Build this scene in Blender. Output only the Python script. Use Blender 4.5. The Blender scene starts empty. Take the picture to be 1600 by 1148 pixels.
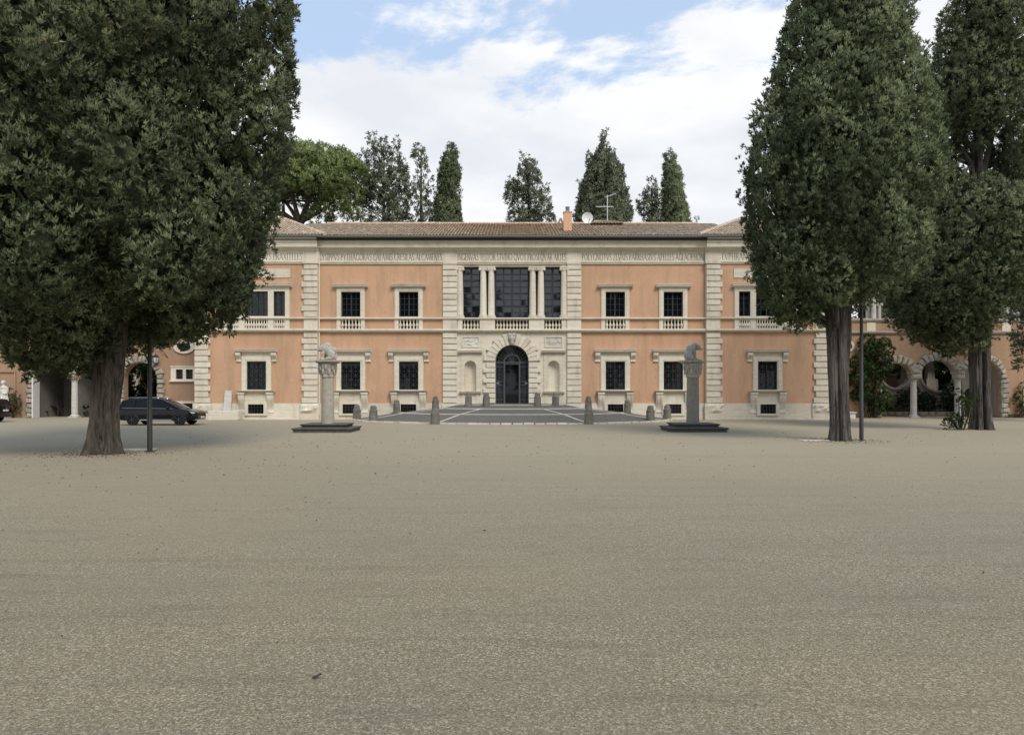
import bpy, bmesh, math, random
import numpy as np
from mathutils import Vector, Matrix
from mathutils.geometry import tessellate_polygon

R = math.radians
scene = bpy.context.scene
col = scene.collection

# ---------------------------------------------------------------- camera
F, H, HY = 1202.0, 2.0, 612.0          # focal length in photo pixels, eye height, horizon row
cam_d = bpy.data.cameras.new('camera')
cam = bpy.data.objects.new('camera', cam_d)
col.objects.link(cam)
cam.location = (0, 0, H)
cam.rotation_euler = (R(90), 0, 0)
cam_d.sensor_width = 36.0
cam_d.lens = 36.0 * F / 1600.0
cam_d.shift_y = 38.0 / 1600.0
cam_d.clip_start = 0.1
cam_d.clip_end = 3000
scene.camera = cam

# ---------------------------------------------------------------- sky, sun, exposure
SUN_EL, SUN_AZ = R(46), R(154)           # veiled sun behind the viewer, to the right
world = bpy.data.worlds.new('World')
scene.world = world
world.use_nodes = True
nt = world.node_tree
N, L = nt.nodes, nt.links
N.clear()
def wn(t, **k):
    n = N.new(t)
    for a, v in k.items():
        setattr(n, a, v)
    return n
def wmath(op, a, b=None, c=None, clamp=False):
    n = wn('ShaderNodeMath', operation=op, use_clamp=clamp)
    for i, v in enumerate((a, b, c)):
        if v is None: continue
        if hasattr(v, 'links'): L.new(v, n.inputs[i])
        else: n.inputs[i].default_value = v
    return n.outputs[0]
out = wn('ShaderNodeOutputWorld'); bg = wn('ShaderNodeBackground')
STR = 0.1
bg.inputs['Strength'].default_value = STR
sky = wn('ShaderNodeTexSky', sky_type='NISHITA')
sky.sun_disc = False
sky.sun_elevation = SUN_EL
sky.sun_rotation = SUN_AZ
sky.air_density = 1.0; sky.dust_density = 1.5; sky.ozone_density = 1.5
tc = wn('ShaderNodeTexCoord')
sep = wn('ShaderNodeSeparateXYZ'); L.new(tc.outputs['Generated'], sep.inputs[0])
zc = wmath('MAXIMUM', sep.outputs['Z'], 0.0)
den = wmath('ADD', zc, 0.55)
cu = wmath('DIVIDE', sep.outputs['X'], den); cv = wmath('DIVIDE', sep.outputs['Y'], den)
comb = wn('ShaderNodeCombineXYZ'); L.new(cu, comb.inputs[0]); L.new(cv, comb.inputs[1])
L.new(wmath('MULTIPLY', zc, 1.6), comb.inputs[2])
n1 = wn('ShaderNodeTexNoise'); n1.inputs['Scale'].default_value = 3.1; n1.inputs['Detail'].default_value = 9; n1.inputs['Roughness'].default_value = 0.6
n1.inputs['Distortion'].default_value = 0.25
mp = wn('ShaderNodeMapping'); mp.inputs['Location'].default_value = (6.1, 6.6, 0.2)
L.new(comb.outputs[0], mp.inputs[0]); L.new(mp.outputs[0], n1.inputs['Vector'])
# a cloud bank fills the lower sky and breaks up above
bias = wn('ShaderNodeMapRange'); bias.inputs['From Min'].default_value = 0.325; bias.inputs['From Max'].default_value = 0.50
bias.inputs['To Min'].default_value = 0.24; bias.inputs['To Max'].default_value = -0.13
L.new(zc, bias.inputs['Value'])
dens = wmath('ADD', n1.outputs['Fac'], bias.outputs[0])
msk = wn('ShaderNodeMapRange', interpolation_type='SMOOTHSTEP'); msk.inputs['From Min'].default_value = 0.475; msk.inputs['From Max'].default_value = 0.565
L.new(dens, msk.inputs['Value'])
n2 = wn('ShaderNodeTexNoise'); n2.inputs['Scale'].default_value = 3.4; n2.inputs['Detail'].default_value = 5; n2.inputs['Roughness'].default_value = 0.5
mp2 = wn('ShaderNodeMapping'); mp2.inputs['Location'].default_value = (1.3, 2.2, 4.0); mp2.inputs['Scale'].default_value = (1, 1, 1.6)
L.new(comb.outputs[0], mp2.inputs[0]); L.new(mp2.outputs[0], n2.inputs['Vector'])
crm = wn('ShaderNodeValToRGB')
crm.color_ramp.elements[0].position = 0.38; crm.color_ramp.elements[0].color = (0.615, 0.645, 0.69, 1)
crm.color_ramp.elements[1].position = 0.60; crm.color_ramp.elements[1].color = (0.755, 0.765, 0.775, 1)
L.new(n2.outputs['Fac'], crm.inputs[0])
sc_c = wn('ShaderNodeMix', data_type='RGBA', blend_type='MULTIPLY'); sc_c.inputs[0].default_value = 1.0
L.new(crm.outputs[0], sc_c.inputs[6]); sc_c.inputs[7].default_value = (1 / STR, 1 / STR, 1 / STR, 1)
hz = wn('ShaderNodeMix', data_type='RGBA'); hz.inputs[0].default_value = 0.62     # thin high veil over the blue
sk2 = wn('ShaderNodeMix', data_type='RGBA', blend_type='MULTIPLY'); sk2.inputs[0].default_value = 1.0
L.new(sky.outputs[0], sk2.inputs[6]); sk2.inputs[7].default_value = (1.0, 1.0, 1.0, 1)
L.new(sk2.outputs[2], hz.inputs[6]); hz.inputs[7].default_value = (5.4, 6.8, 9.0, 1)
mixs = wn('ShaderNodeMix', data_type='RGBA')
L.new(msk.outputs[0], mixs.inputs[0]); L.new(hz.outputs[2], mixs.inputs[6]); L.new(sc_c.outputs[2], mixs.inputs[7])
L.new(mixs.outputs[2], bg.inputs['Color']); L.new(bg.outputs[0], out.inputs[0])

sun_d = bpy.data.lights.new('sun', 'SUN')
sun_d.energy = 1.9; sun_d.angle = R(22); sun_d.color = (1.0, 0.95, 0.87)
sun = bpy.data.objects.new('sun', sun_d); col.objects.link(sun)
sd = Vector((math.sin(SUN_AZ) * math.cos(SUN_EL), math.cos(SUN_AZ) * math.cos(SUN_EL), math.sin(SUN_EL)))
sun.rotation_euler = sd.to_track_quat('Z', 'Y').to_euler()
sun.location = sd * 60

scene.view_settings.view_transform = 'Standard'
scene.view_settings.look = 'None'
scene.view_settings.exposure = 0.40
scene.view_settings.gamma = 1.0
scene.view_settings.use_curve_mapping = False
scene.cycles.max_bounces = 6
scene.cycles.diffuse_bounces = 3
scene.cycles.transparent_max_bounces = 8

# ---------------------------------------------------------------- materials
def new_mat(name):
    m = bpy.data.materials.new(name); m.use_nodes = True
    t = m.node_tree; t.nodes.clear()
    o = t.nodes.new('ShaderNodeOutputMaterial'); p = t.nodes.new('ShaderNodeBsdfPrincipled')
    t.links.new(p.outputs[0], o.inputs[0])
    return m, t, p, o

def pos_coord(t, scale=(1, 1, 1), loc=(0, 0, 0)):
    g = t.nodes.new('ShaderNodeNewGeometry'); mpn = t.nodes.new('ShaderNodeMapping')
    mpn.inputs['Scale'].default_value = scale; mpn.inputs['Location'].default_value = loc
    t.links.new(g.outputs['Position'], mpn.inputs[0])
    return mpn.outputs[0]

def noise(t, vec, scale, detail=4, rough=0.55, dist=0.0):
    n = t.nodes.new('ShaderNodeTexNoise')
    n.inputs['Scale'].default_value = scale; n.inputs['Detail'].default_value = detail
    n.inputs['Roughness'].default_value = rough; n.inputs['Distortion'].default_value = dist
    t.links.new(vec, n.inputs['Vector'])
    return n.outputs['Fac']

def ramp(t, fac, stops):
    r = t.nodes.new('ShaderNodeValToRGB')
    els = r.color_ramp.elements
    while len(els) < len(stops): els.new(0.5)
    for e, (p, c) in zip(els, stops):
        e.position = p
        e.color = (c, c, c, 1) if not isinstance(c, (tuple, list)) else (*c, 1)
    t.links.new(fac, r.inputs[0])
    return r.outputs[0]

def mixc(t, fac, a, b, blend='MIX'):
    m = t.nodes.new('ShaderNodeMix'); m.data_type = 'RGBA'; m.blend_type = blend
    for sock, v in ((m.inputs[0], fac), (m.inputs[6], a), (m.inputs[7], b)):
        if hasattr(v, 'links'): t.links.new(v, sock)
        elif isinstance(v, (int, float)): sock.default_value = v if sock == m.inputs[0] else (v, v, v, 1)
        else: sock.default_value = (*v, 1)
    return m.outputs[2]

def bump(t, p, h, strength, dist):
    b = t.nodes.new('ShaderNodeBump'); b.inputs['Strength'].default_value = strength; b.inputs['Distance'].default_value = dist
    t.links.new(h, b.inputs['Height']); t.links.new(b.outputs[0], p.inputs['Normal'])

M = {}
def stone_mat(name, c0, c1, streak=(0.6, 0.6, 3.0), pit=0.5, rough=0.85, stain=0.35, stain_c=(0.22, 0.20, 0.17)):
    m, t, p, o = new_mat(name)
    v = pos_coord(t, streak)
    a = noise(t, v, 2.2, 6, 0.62)
    base = mixc(t, ramp(t, a, [(0.3, 0.0), (0.7, 1.0)]), c0, c1)
    v2 = pos_coord(t, (1.6, 1.6, 0.35), (5, 3, 1))
    s = noise(t, v2, 1.1, 6, 0.65)
    base = mixc(t, ramp(t, s, [(0.52, 0.0), (0.78, stain)]), base, stain_c)
    v3 = pos_coord(t)
    f = noise(t, v3, 26, 3, 0.6)
    base = mixc(t, ramp(t, f, [(0.30, pit), (0.42, 0.0)]), base, stain_c)
    # each block its own tone
    oi = t.nodes.new('ShaderNodeObjectInfo')
    base = mixc(t, 0.16, base, ramp(t, oi.outputs['Random'], [(0, 0.25), (1, 0.95)]), 'OVERLAY')
    t.links.new(base, p.inputs['Base Color']); p.inputs['Roughness'].default_value = rough
    bump(t, p, f, 0.35, 0.02)
    M[name] = m
stone_mat('travertine', (0.70, 0.635, 0.51), (0.575, 0.512, 0.40), stain=0.5, pit=0.5)
stone_mat('rustic_stone', (0.42, 0.38, 0.31), (0.25, 0.225, 0.18), stain=0.6, stain_c=(0.10, 0.095, 0.085))
stone_mat('marble', (0.60, 0.58, 0.52), (0.45, 0.43, 0.38), stain=0.45)
stone_mat('pale_granite', (0.40, 0.37, 0.305), (0.29, 0.265, 0.215), streak=(3, 3, 3), stain=0.4, stain_c=(0.16, 0.15, 0.13))
stone_mat('granite', (0.29, 0.27, 0.225), (0.20, 0.185, 0.155), streak=(3, 3, 3), stain=0.4, stain_c=(0.10, 0.10, 0.09))
stone_mat('statue_stone', (0.48, 0.45, 0.385), (0.31, 0.29, 0.245), streak=(3, 3, 3), stain=0.7, stain_c=(0.12, 0.12, 0.11))
stone_mat('basalt', (0.105, 0.10, 0.09), (0.06, 0.058, 0.053), streak=(2, 2, 2), stain=0.4, stain_c=(0.16, 0.15, 0.13))
stone_mat('bollard_stone', (0.185, 0.168, 0.14), (0.105, 0.096, 0.08), streak=(2, 2, 2), stain=0.5, stain_c=(0.06, 0.06, 0.055))
stone_mat('rubble', (0.30, 0.26, 0.20), (0.18, 0.155, 0.12), stain=0.5)
stone_mat('grey_plaster', (0.40, 0.385, 0.35), (0.33, 0.32, 0.29), streak=(1, 1, 1), pit=0.1, stain=0.25)
stone_mat('white_plaster', (0.66, 0.65, 0.62), (0.56, 0.55, 0.52), streak=(1, 1, 1), pit=0.1, stain=0.2)
stone_mat('kerb_stone', (0.72, 0.67, 0.56), (0.46, 0.42, 0.34), stain=0.6)
stone_mat('band_stone', (0.60, 0.57, 0.49), (0.40, 0.375, 0.315), stain=0.6)

def plaster_mat(name, c0, c1, c2):
    m, t, p, o = new_mat(name)
    a = noise(t, pos_coord(t, (1, 1, 1)), 0.35, 5, 0.6)
    base = mixc(t, ramp(t, a, [(0.35, 0.0), (0.68, 1.0)]), c0, c1)
    s = noise(t, pos_coord(t, (1.5, 1.5, 0.22), (2, 0, 7)), 0.9, 6, 0.62)
    base = mixc(t, ramp(t, s, [(0.46, 0.0), (0.78, 0.75)]), base, c2)
    f = noise(t, pos_coord(t), 5.5, 5, 0.75)
    base = mixc(t, ramp(t, f, [(0.30, 0.30), (0.45, 0.0)]), base, (c2[0] * 0.6, c2[1] * 0.6, c2[2] * 0.6))
    w = noise(t, pos_coord(t, (1, 1, 1), (9, 9, 9)), 1.3, 6, 0.7)
    base = mixc(t, ramp(t, w, [(0.60, 0.0), (0.72, 0.22)]), base, (0.66, 0.48, 0.34))
    t.links.new(base, p.inputs['Base Color']); p.inputs['Roughness'].default_value = 0.95
    p.inputs['Specular IOR Level'].default_value = 0.15
    bump(t, p, noise(t, pos_coord(t), 9, 4, 0.7), 0.5, 0.03)
    M[name] = m
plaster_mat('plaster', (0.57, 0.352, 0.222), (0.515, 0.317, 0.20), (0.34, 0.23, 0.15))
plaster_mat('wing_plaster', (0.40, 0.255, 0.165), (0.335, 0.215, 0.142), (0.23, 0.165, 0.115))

def simple(name, c, rough=0.6, metal=0.0, spec=0.5, var=0.15, scale=8):
    m, t, p, o = new_mat(name)
    a = noise(t, pos_coord(t), scale, 4, 0.6)
    base = mixc(t, a, tuple(x * (1 - var) for x in c), tuple(min(1, x * (1 + var)) for x in c))
    t.links.new(base, p.inputs['Base Color'])
    p.inputs['Roughness'].default_value = rough; p.inputs['Metallic'].default_value = metal
    p.inputs['Specular IOR Level'].default_value = spec
    M[name] = m
    return m
simple('iron', (0.035, 0.037, 0.04), 0.55, 0.3)
simple('window_frame', (0.026, 0.033, 0.038), 0.55, 0.0, 0.3)
simple('gate_iron', (0.075, 0.08, 0.088), 0.5, 0.2)
simple('grille_iron', (0.03, 0.032, 0.035), 0.6, 0.0, 0.3)
simple('dark_glass', (0.006, 0.007, 0.008), 0.03, 0.0, 0.35)
simple('loggia_glass', (0.008, 0.010, 0.014), 0.03, 0.0, 0.5)
M['loggia_glass'].node_tree.nodes['Principled BSDF'].inputs['IOR'].default_value = 1.75
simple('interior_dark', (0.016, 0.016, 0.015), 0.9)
simple('gutter_metal', (0.17, 0.18, 0.17), 0.5, 0.2)
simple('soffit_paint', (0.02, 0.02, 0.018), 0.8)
simple('letter_paint', (0.14, 0.115, 0.085), 0.9)
simple('curtain', (0.50, 0.49, 0.45), 0.9)
simple('pole_paint', (0.035, 0.036, 0.034), 0.5, 0.1)
simple('car_paint', (0.008, 0.008, 0.010), 0.07, 0.0, 0.35)
simple('car_plastic', (0.022, 0.022, 0.023), 0.6)
simple('car_glass', (0.012, 0.014, 0.016), 0.12, 0.0, 0.15)
simple('rubber', (0.018, 0.018, 0.018), 0.8)
simple('alloy', (0.07, 0.07, 0.075), 0.4, 0.8)
simple('chrome', (0.55, 0.55, 0.56), 0.2, 0.9)
simple('lamp_lens', (0.55, 0.57, 0.60), 0.1)
simple('plate_white', (0.70, 0.70, 0.68), 0.5)
simple('dish_white', (0.70, 0.70, 0.68), 0.45)
simple('chimney_plaster', (0.60, 0.36, 0.22), 0.9)
simple('leaf_dry', (0.045, 0.034, 0.022), 0.8, var=0.5, scale=30)
simple('pebble', (0.36, 0.325, 0.265), 0.85, var=0.6, scale=60)
simple('soil', (0.10, 0.085, 0.06), 0.95)
simple('dark_wood', (0.035, 0.028, 0.022), 0.6)

# clay tiles: tone per tile from a stored attribute, lichen on top
m, t, p, o = new_mat('roof_tile')
at = t.nodes.new('ShaderNodeAttribute'); at.attribute_name = 'tint'
base = ramp(t, at.outputs['Fac'], [(0.0, (0.29, 0.215, 0.145)), (0.35, (0.46, 0.345, 0.24)), (0.7, (0.56, 0.43, 0.31)), (1.0, (0.70, 0.58, 0.44))])
li = noise(t, pos_coord(t), 2.4, 6, 0.7)
base = mixc(t, ramp(t, li, [(0.45, 0.0), (0.7, 0.6)]), base, (0.38, 0.32, 0.23))
t.links.new(base, p.inputs['Base Color']); p.inputs['Roughness'].default_value = 0.92
M['roof_tile'] = m

# cobbled forecourt
m, t, p, o = new_mat('cobble')
vo = t.nodes.new('ShaderNodeTexVoronoi'); vo.inputs['Scale'].default_value = 9.0
t.links.new(pos_coord(t), vo.inputs['Vector'])
c = ramp(t, vo.outputs['Color'], [(0.0, 0.06), (1.0, 0.175)])
c = mixc(t, 0.5, c, (0.112, 0.109, 0.088))
big = noise(t, pos_coord(t), 0.5, 5, 0.6)
c = mixc(t, ramp(t, big, [(0.4, 0.0), (0.75, 0.6)]), c, (0.17, 0.155, 0.125))
c = mixc(t, ramp(t, vo.outputs['Distance'], [(0.35, 0.0), (0.6, 0.6)]), c, (0.12, 0.11, 0.09))
t.links.new(c, p.inputs['Base Color']); p.inputs['Roughness'].default_value = 0.85
bump(t, p, vo.outputs['Distance'], -0.5, 0.02)
M['cobble'] = m

# gravel court
m, t, p, o = new_mat('gravel')
v1 = t.nodes.new('ShaderNodeTexVoronoi'); v1.inputs['Scale'].default_value = 112.0; t.links.new(pos_coord(t), v1.inputs['Vector'])
v2 = t.nodes.new('ShaderNodeTexVoronoi'); v2.inputs['Scale'].default_value = 64.0; t.links.new(pos_coord(t, (1, 1, 1), (3, 1, 0)), v2.inputs['Vector'])
sepc = t.nodes.new('ShaderNodeSeparateColor'); t.links.new(v1.outputs['Color'], sepc.inputs[0])
sepd = t.nodes.new('ShaderNodeSeparateColor'); t.links.new(v2.outputs['Color'], sepd.inputs[0])
g = ramp(t, sepc.outputs[0], [(0.0, (0.085, 0.069, 0.042)), (0.25, (0.178, 0.149, 0.092)), (0.78, (0.268, 0.226, 0.143)), (1.0, (0.46, 0.41, 0.30))])
g = mixc(t, ramp(t, sepd.outputs[1], [(0.90, 0.0), (0.93, 0.75)]), g, (0.48, 0.42, 0.32))
g = mixc(t, ramp(t, sepd.outputs[2], [(0.91, 0.0), (0.94, 0.6)]), g, (0.115, 0.10, 0.08))
big = noise(t, pos_coord(t, (0.5, 1.0, 1)), 0.35, 6, 0.6)
g = mixc(t, ramp(t, big, [(0.38, 0.0), (0.66, 0.5)]), g, (0.165, 0.145, 0.093))
warm = noise(t, pos_coord(t, (0.6, 0.6, 1), (4, 2, 0)), 0.16, 4, 0.55)
g = mixc(t, ramp(t, warm, [(0.45, 0.0), (0.68, 0.4)]), g, (0.28, 0.222, 0.14))
dk = noise(t, pos_coord(t, (0.35, 2.2, 1), (0, 7, 0)), 1.2, 8, 0.7)
g = mixc(t, ramp(t, dk, [(0.52, 0.0), (0.72, 0.5)]), g, (0.12, 0.104, 0.07))
trk = noise(t, pos_coord(t, (0.06, 0.9, 1), (2, 5, 0)), 1.0, 4, 0.6, 0.5)
g = mixc(t, ramp(t, trk, [(0.52, 0.0), (0.66, 0.24)]), g, (0.145, 0.125, 0.084))
gn = noise(t, pos_coord(t), 34.0, 4, 0.8)
g = mixc(t, 0.55, g, ramp(t, gn, [(0.28, 0.12), (0.5, 0.5), (0.72, 0.88)]), 'OVERLAY')
# paler towards the house: brightness at grazing view painted into the gravel colour
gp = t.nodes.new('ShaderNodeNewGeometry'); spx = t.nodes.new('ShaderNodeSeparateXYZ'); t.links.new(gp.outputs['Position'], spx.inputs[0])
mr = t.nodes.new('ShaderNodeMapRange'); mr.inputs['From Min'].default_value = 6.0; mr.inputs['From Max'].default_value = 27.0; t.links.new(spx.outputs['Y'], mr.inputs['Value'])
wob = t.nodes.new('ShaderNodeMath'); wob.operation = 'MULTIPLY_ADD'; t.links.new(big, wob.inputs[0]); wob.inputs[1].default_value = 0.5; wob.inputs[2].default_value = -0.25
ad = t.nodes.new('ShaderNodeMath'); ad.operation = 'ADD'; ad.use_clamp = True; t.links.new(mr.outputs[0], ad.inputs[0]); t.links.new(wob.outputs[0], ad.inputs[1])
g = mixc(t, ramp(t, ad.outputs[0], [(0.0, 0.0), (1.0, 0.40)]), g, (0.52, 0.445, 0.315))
t.links.new(g, p.inputs['Base Color']); p.inputs['Roughness'].default_value = 0.95
p.inputs['Specular IOR Level'].default_value = 0.2
hm = mixc(t, 0.4, v1.outputs['Distance'], dk)
bump(t, p, hm, -0.6, 0.012)
M['gravel'] = m

def bark_mat(name, c0, c1):
    m, t, p, o = new_mat(name)
    a = noise(t, pos_coord(t, (8, 8, 1.0)), 1.7, 8, 0.72, 0.6)
    b = noise(t, pos_coord(t, (2, 2, 0.3), (3, 3, 3)), 1.2, 4, 0.6)
    base = mixc(t, ramp(t, a, [(0.38, 0.0), (0.62, 1.0)]), c0, c1)
    base = mixc(t, ramp(t, b, [(0.5, 0.0), (0.7, 0.5)]), base, tuple(x * 1.5 for x in c1))
    t.links.new(base, p.inputs['Base Color']); p.inputs['Roughness'].default_value = 0.95
    bump(t, p, a, 1.0, 0.05)
    M[name] = m
bark_mat('bark', (0.017, 0.014, 0.011), (0.105, 0.088, 0.068))
bark_mat('grey_bark', (0.019, 0.017, 0.015), (0.122, 0.11, 0.095))

def leaf_mat(name, stops, trans=0.22):
    m, t, p, o = new_mat(name)
    at = t.nodes.new('ShaderNodeAttribute'); at.attribute_name = 'tint'
    base = ramp(t, at.outputs['Fac'], stops)
    d = t.nodes.new('ShaderNodeBsdfDiffuse'); tr = t.nodes.new('ShaderNodeBsdfTranslucent'); mx = t.nodes.new('ShaderNodeMixShader')
    t.links.new(base, d.inputs[0]); t.links.new(base, tr.inputs[0]); mx.inputs[0].default_value = trans
    t.links.new(d.outputs[0], mx.inputs[1]); t.links.new(tr.outputs[0], mx.inputs[2]); t.links.new(mx.outputs[0], o.inputs[0])
    t.nodes.remove(p)
    M[name] = m
leaf_mat('cypress_leaf', [(0.0, (0.071, 0.089, 0.050)), (0.45, (0.159, 0.187, 0.104)), (0.95, (0.275, 0.313, 0.176)), (1.0, (0.30, 0.24, 0.145))], 0.35)
leaf_mat('cypress_green', [(0.0, (0.073, 0.095, 0.051)), (0.45, (0.159, 0.197, 0.108)), (1.0, (0.310, 0.358, 0.203))], 0.35)
leaf_mat('pine_leaf', [(0.0, (0.145, 0.195, 0.075)), (0.5, (0.218, 0.276, 0.111)), (1.0, (0.305, 0.350, 0.157))], 0.3)
leaf_mat('far_leaf', [(0.0, (0.117, 0.139, 0.088)), (0.5, (0.182, 0.208, 0.130)), (1.0, (0.260, 0.276, 0.182))], 0.3)
leaf_mat('ivy_leaf', [(0.0, (0.025, 0.042, 0.016)), (0.5, (0.055, 0.085, 0.03)), (1.0, (0.10, 0.15, 0.05))], 0.15)
leaf_mat('grass_leaf', [(0.0, (0.06, 0.10, 0.025)), (1.0, (0.11, 0.16, 0.05))])

# ---------------------------------------------------------------- building helpers
def tag(o, label=None, cat=None, group=None, kind=None):
    if label: o['label'] = label
    if cat: o['category'] = cat
    if group: o['group'] = group
    if kind or cat: o['kind'] = kind or 'thing'
    return o

def link(name, me, mat, parent=None):
    o = bpy.data.objects.new(name, me)
    if mat is not None and len(me.materials) == 0:
        for q in (mat if isinstance(mat, (list, tuple)) else [mat]):
            me.materials.append(M[q] if isinstance(q, str) else q)
    col.objects.link(o)
    if parent is not None: o.parent = parent
    return o

def empty(name, loc=(0, 0, 0), rz=0, parent=None):
    o = bpy.data.objects.new(name, None); col.objects.link(o)
    o.location = loc; o.rotation_euler = (0, 0, rz); o.empty_display_size = 0.2
    if parent is not None: o.parent = parent
    return o

kids = {}
def copy_tree(o, parent=None):
    c = o.copy(); col.objects.link(c); c.parent = parent
    for ch in [x for x in bpy.data.objects if x.parent == o]:
        copy_tree(ch, c)
    return c

class MB:
    def __init__(self): self.v = []; self.f = []
    def add(self, vs, fs):
        b = len(self.v); self.v += [tuple(x) for x in vs]; self.f += [tuple(i + b for i in q) for q in fs]; return self
    def box(self, x0, x1, y0, y1, z0, z1):
        vs = [(x0, y0, z0), (x1, y0, z0), (x1, y1, z0), (x0, y1, z0), (x0, y0, z1), (x1, y0, z1), (x1, y1, z1), (x0, y1, z1)]
        return self.add(vs, [(0, 3, 2, 1), (4, 5, 6, 7), (0, 1, 5, 4), (1, 2, 6, 5), (2, 3, 7, 6), (3, 0, 4, 7)])
    def chamfer_box(self, x0, x1, y0, y1, z0, z1, c):      # front (y0) edges chamfered
        vs = [(x0, y1, z0), (x1, y1, z0), (x1, y1, z1), (x0, y1, z1), (x0, y0 + c, z0), (x1, y0 + c, z0), (x1, y0 + c, z1), (x0, y0 + c, z1),
              (x0 + c, y0, z0 + c), (x1 - c, y0, z0 + c), (x1 - c, y0, z1 - c), (x0 + c, y0, z1 - c)]
        fs = [(0, 1, 2, 3)]
        for a, b in ((0, 4), (4, 8)):
            for i in range(4): j = (i + 1) % 4; fs.append((a + i, a + j, b + j, b + i))
        fs.append((8, 9, 10, 11))
        return self.add(vs, fs)
    def prism_x(self, prof, x0, x1):                        # closed (y,z) profile swept along x
        n = len(prof)
        vs = [(x0, y, z) for y, z in prof] + [(x1, y, z) for y, z in prof]
        fs = [tuple(range(n)), tuple(range(2 * n - 1, n - 1, -1))] + [(i, (i + 1) % n, n + (i + 1) % n, n + i) for i in range(n)]
        return self.add(vs, fs)
    def prism_y(self, prof, y0, y1):                        # closed (x,z) outline swept along y
        n = len(prof)
        vs = [(x, y0, z) for x, z in prof] + [(x, y1, z) for x, z in prof]
        fs = [tuple(range(n)), tuple(range(2 * n - 1, n - 1, -1))] + [(i, (i + 1) % n, n + (i + 1) % n, n + i) for i in range(n)]
        return self.add(vs, fs)
    def prism_z(self, prof, z0, z1):
        n = len(prof)
        vs = [(x, y, z0) for x, y in prof] + [(x, y, z1) for x, y in prof]
        fs = [tuple(range(n)), tuple(range(2 * n - 1, n - 1, -1))] + [(i, (i + 1) % n, n + (i + 1) % n, n + i) for i in range(n)]
        return self.add(vs, fs)
    def lathe(self, prof, cx=0, cy=0, n=12, a0=0.0, sy=1.0):
        k = len(prof); vs = []
        for i in range(n):
            a = a0 + 2 * math.pi * i / n
            vs += [(cx + r * math.cos(a), cy + r * sy * math.sin(a), z) for r, z in prof]
        fs = []
        for i in range(n):
            j = (i + 1) % n
            for q in range(k - 1): fs.append((i * k + q, j * k + q, j * k + q + 1, i * k + q + 1))
        fs.append(tuple(i * k for i in range(n))[::-1]); fs.append(tuple(i * k + k - 1 for i in range(n)))
        return self.add(vs, fs)
    def tube(self, pts, rad, n=6, cap=True):
        pts = [Vector(p_) for p_ in pts]; m_ = len(pts)
        rads = rad if isinstance(rad, (list, tuple)) else [rad] * m_
        vs = []; fs = []
        for i, p_ in enumerate(pts):
            d = (pts[min(i + 1, m_ - 1)] - pts[max(i - 1, 0)]).normalized()
            u = d.cross(Vector((0, 0, 1)))
            if u.length < 1e-3: u = d.cross(Vector((1, 0, 0)))
            u.normalize(); w = d.cross(u).normalized()
            for k in range(n):
                a = 2 * math.pi * k / n
                vs.append(p_ + (u * math.cos(a) + w * math.sin(a)) * rads[i])
        for i in range(m_ - 1):
            for k in range(n): fs.append((i * n + k, i * n + (k + 1) % n, (i + 1) * n + (k + 1) % n, (i + 1) * n + k))
        if cap: fs.append(tuple(range(n))[::-1]); fs.append(tuple((m_ - 1) * n + k for k in range(n)))
        return self.add(vs, fs)
    def bar(self, a, b, w, d=None):                         # flat bar between two (x,y,z) points lying in an xz plane
        a = Vector(a); b = Vector(b); d = d or w
        u = (b - a); u.normalize(); s = Vector((-u.z, 0, u.x)) * (w / 2); e = Vector((0, d / 2, 0))
        vs = [a + s - e, a - s - e, b - s - e, b + s - e, a + s + e, a - s + e, b - s + e, b + s + e]
        return self.add(vs, [(0, 1, 2, 3), (7, 6, 5, 4), (0, 4, 5, 1), (1, 5, 6, 2), (2, 6, 7, 3), (3, 7, 4, 0)])
    def ball(self, c, r, seg=10, ring=6):
        if not isinstance(r, (tuple, list)): r = (r, r, r)
        vs = [(c[0], c[1], c[2] - r[2])]; fs = []
        for i in range(1, ring):
            ph = -math.pi / 2 + math.pi * i / ring
            for k in range(seg):
                a = 2 * math.pi * k / seg
                vs.append((c[0] + r[0] * math.cos(ph) * math.cos(a), c[1] + r[1] * math.cos(ph) * math.sin(a), c[2] + r[2] * math.sin(ph)))
        vs.append((c[0], c[1], c[2] + r[2])); top = len(vs) - 1
        for k in range(seg):
            fs.append((0, 1 + (k + 1) % seg, 1 + k))
            for i in range(ring - 2): fs.append((1 + i * seg + k, 1 + i * seg + (k + 1) % seg, 1 + (i + 1) * seg + (k + 1) % seg, 1 + (i + 1) * seg + k))
            fs.append((1 + (ring - 2) * seg + k, 1 + (ring - 2) * seg + (k + 1) % seg, top))
        return self.add(vs, fs)
    def panel(self, outer, holes, y0, depth):
        """wall sheet in the xz plane with holes; edges run back by depth (a solid slab with openings)."""
        loops = [outer] + holes
        flat = [q for lp in loops for q in lp]
        tris = tessellate_polygon([[Vector((x, z, 0)) for x, z in lp] for lp in loops])
        n = len(flat)
        vs = [(x, y0, z) for x, z in flat] + [(x, y0 + depth, z) for x, z in flat]
        fs = [tuple(t_) for t_ in tris] + [tuple(i + n for i in t_[::-1]) for t_ in tris]
        b = 0
        for lp in loops:
            k = len(lp)
            for i in range(k): fs.append((b + i, b + (i + 1) % k, n + b + (i + 1) % k, n + b + i))
            b += k
        return self.add(vs, fs)
    def jitter(self, amt, seed=0):
        rg = random.Random(seed)
        seen = {}
        for i, q in enumerate(self.v):
            k = (round(q[0], 4), round(q[1], 4), round(q[2], 4))
            if k not in seen: seen[k] = (rg.uniform(-amt, amt), rg.uniform(-amt, amt), rg.uniform(-amt, amt))
            d = seen[k]; self.v[i] = (q[0] + d[0], q[1] + d[1], q[2] + d[2])
        return self
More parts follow.
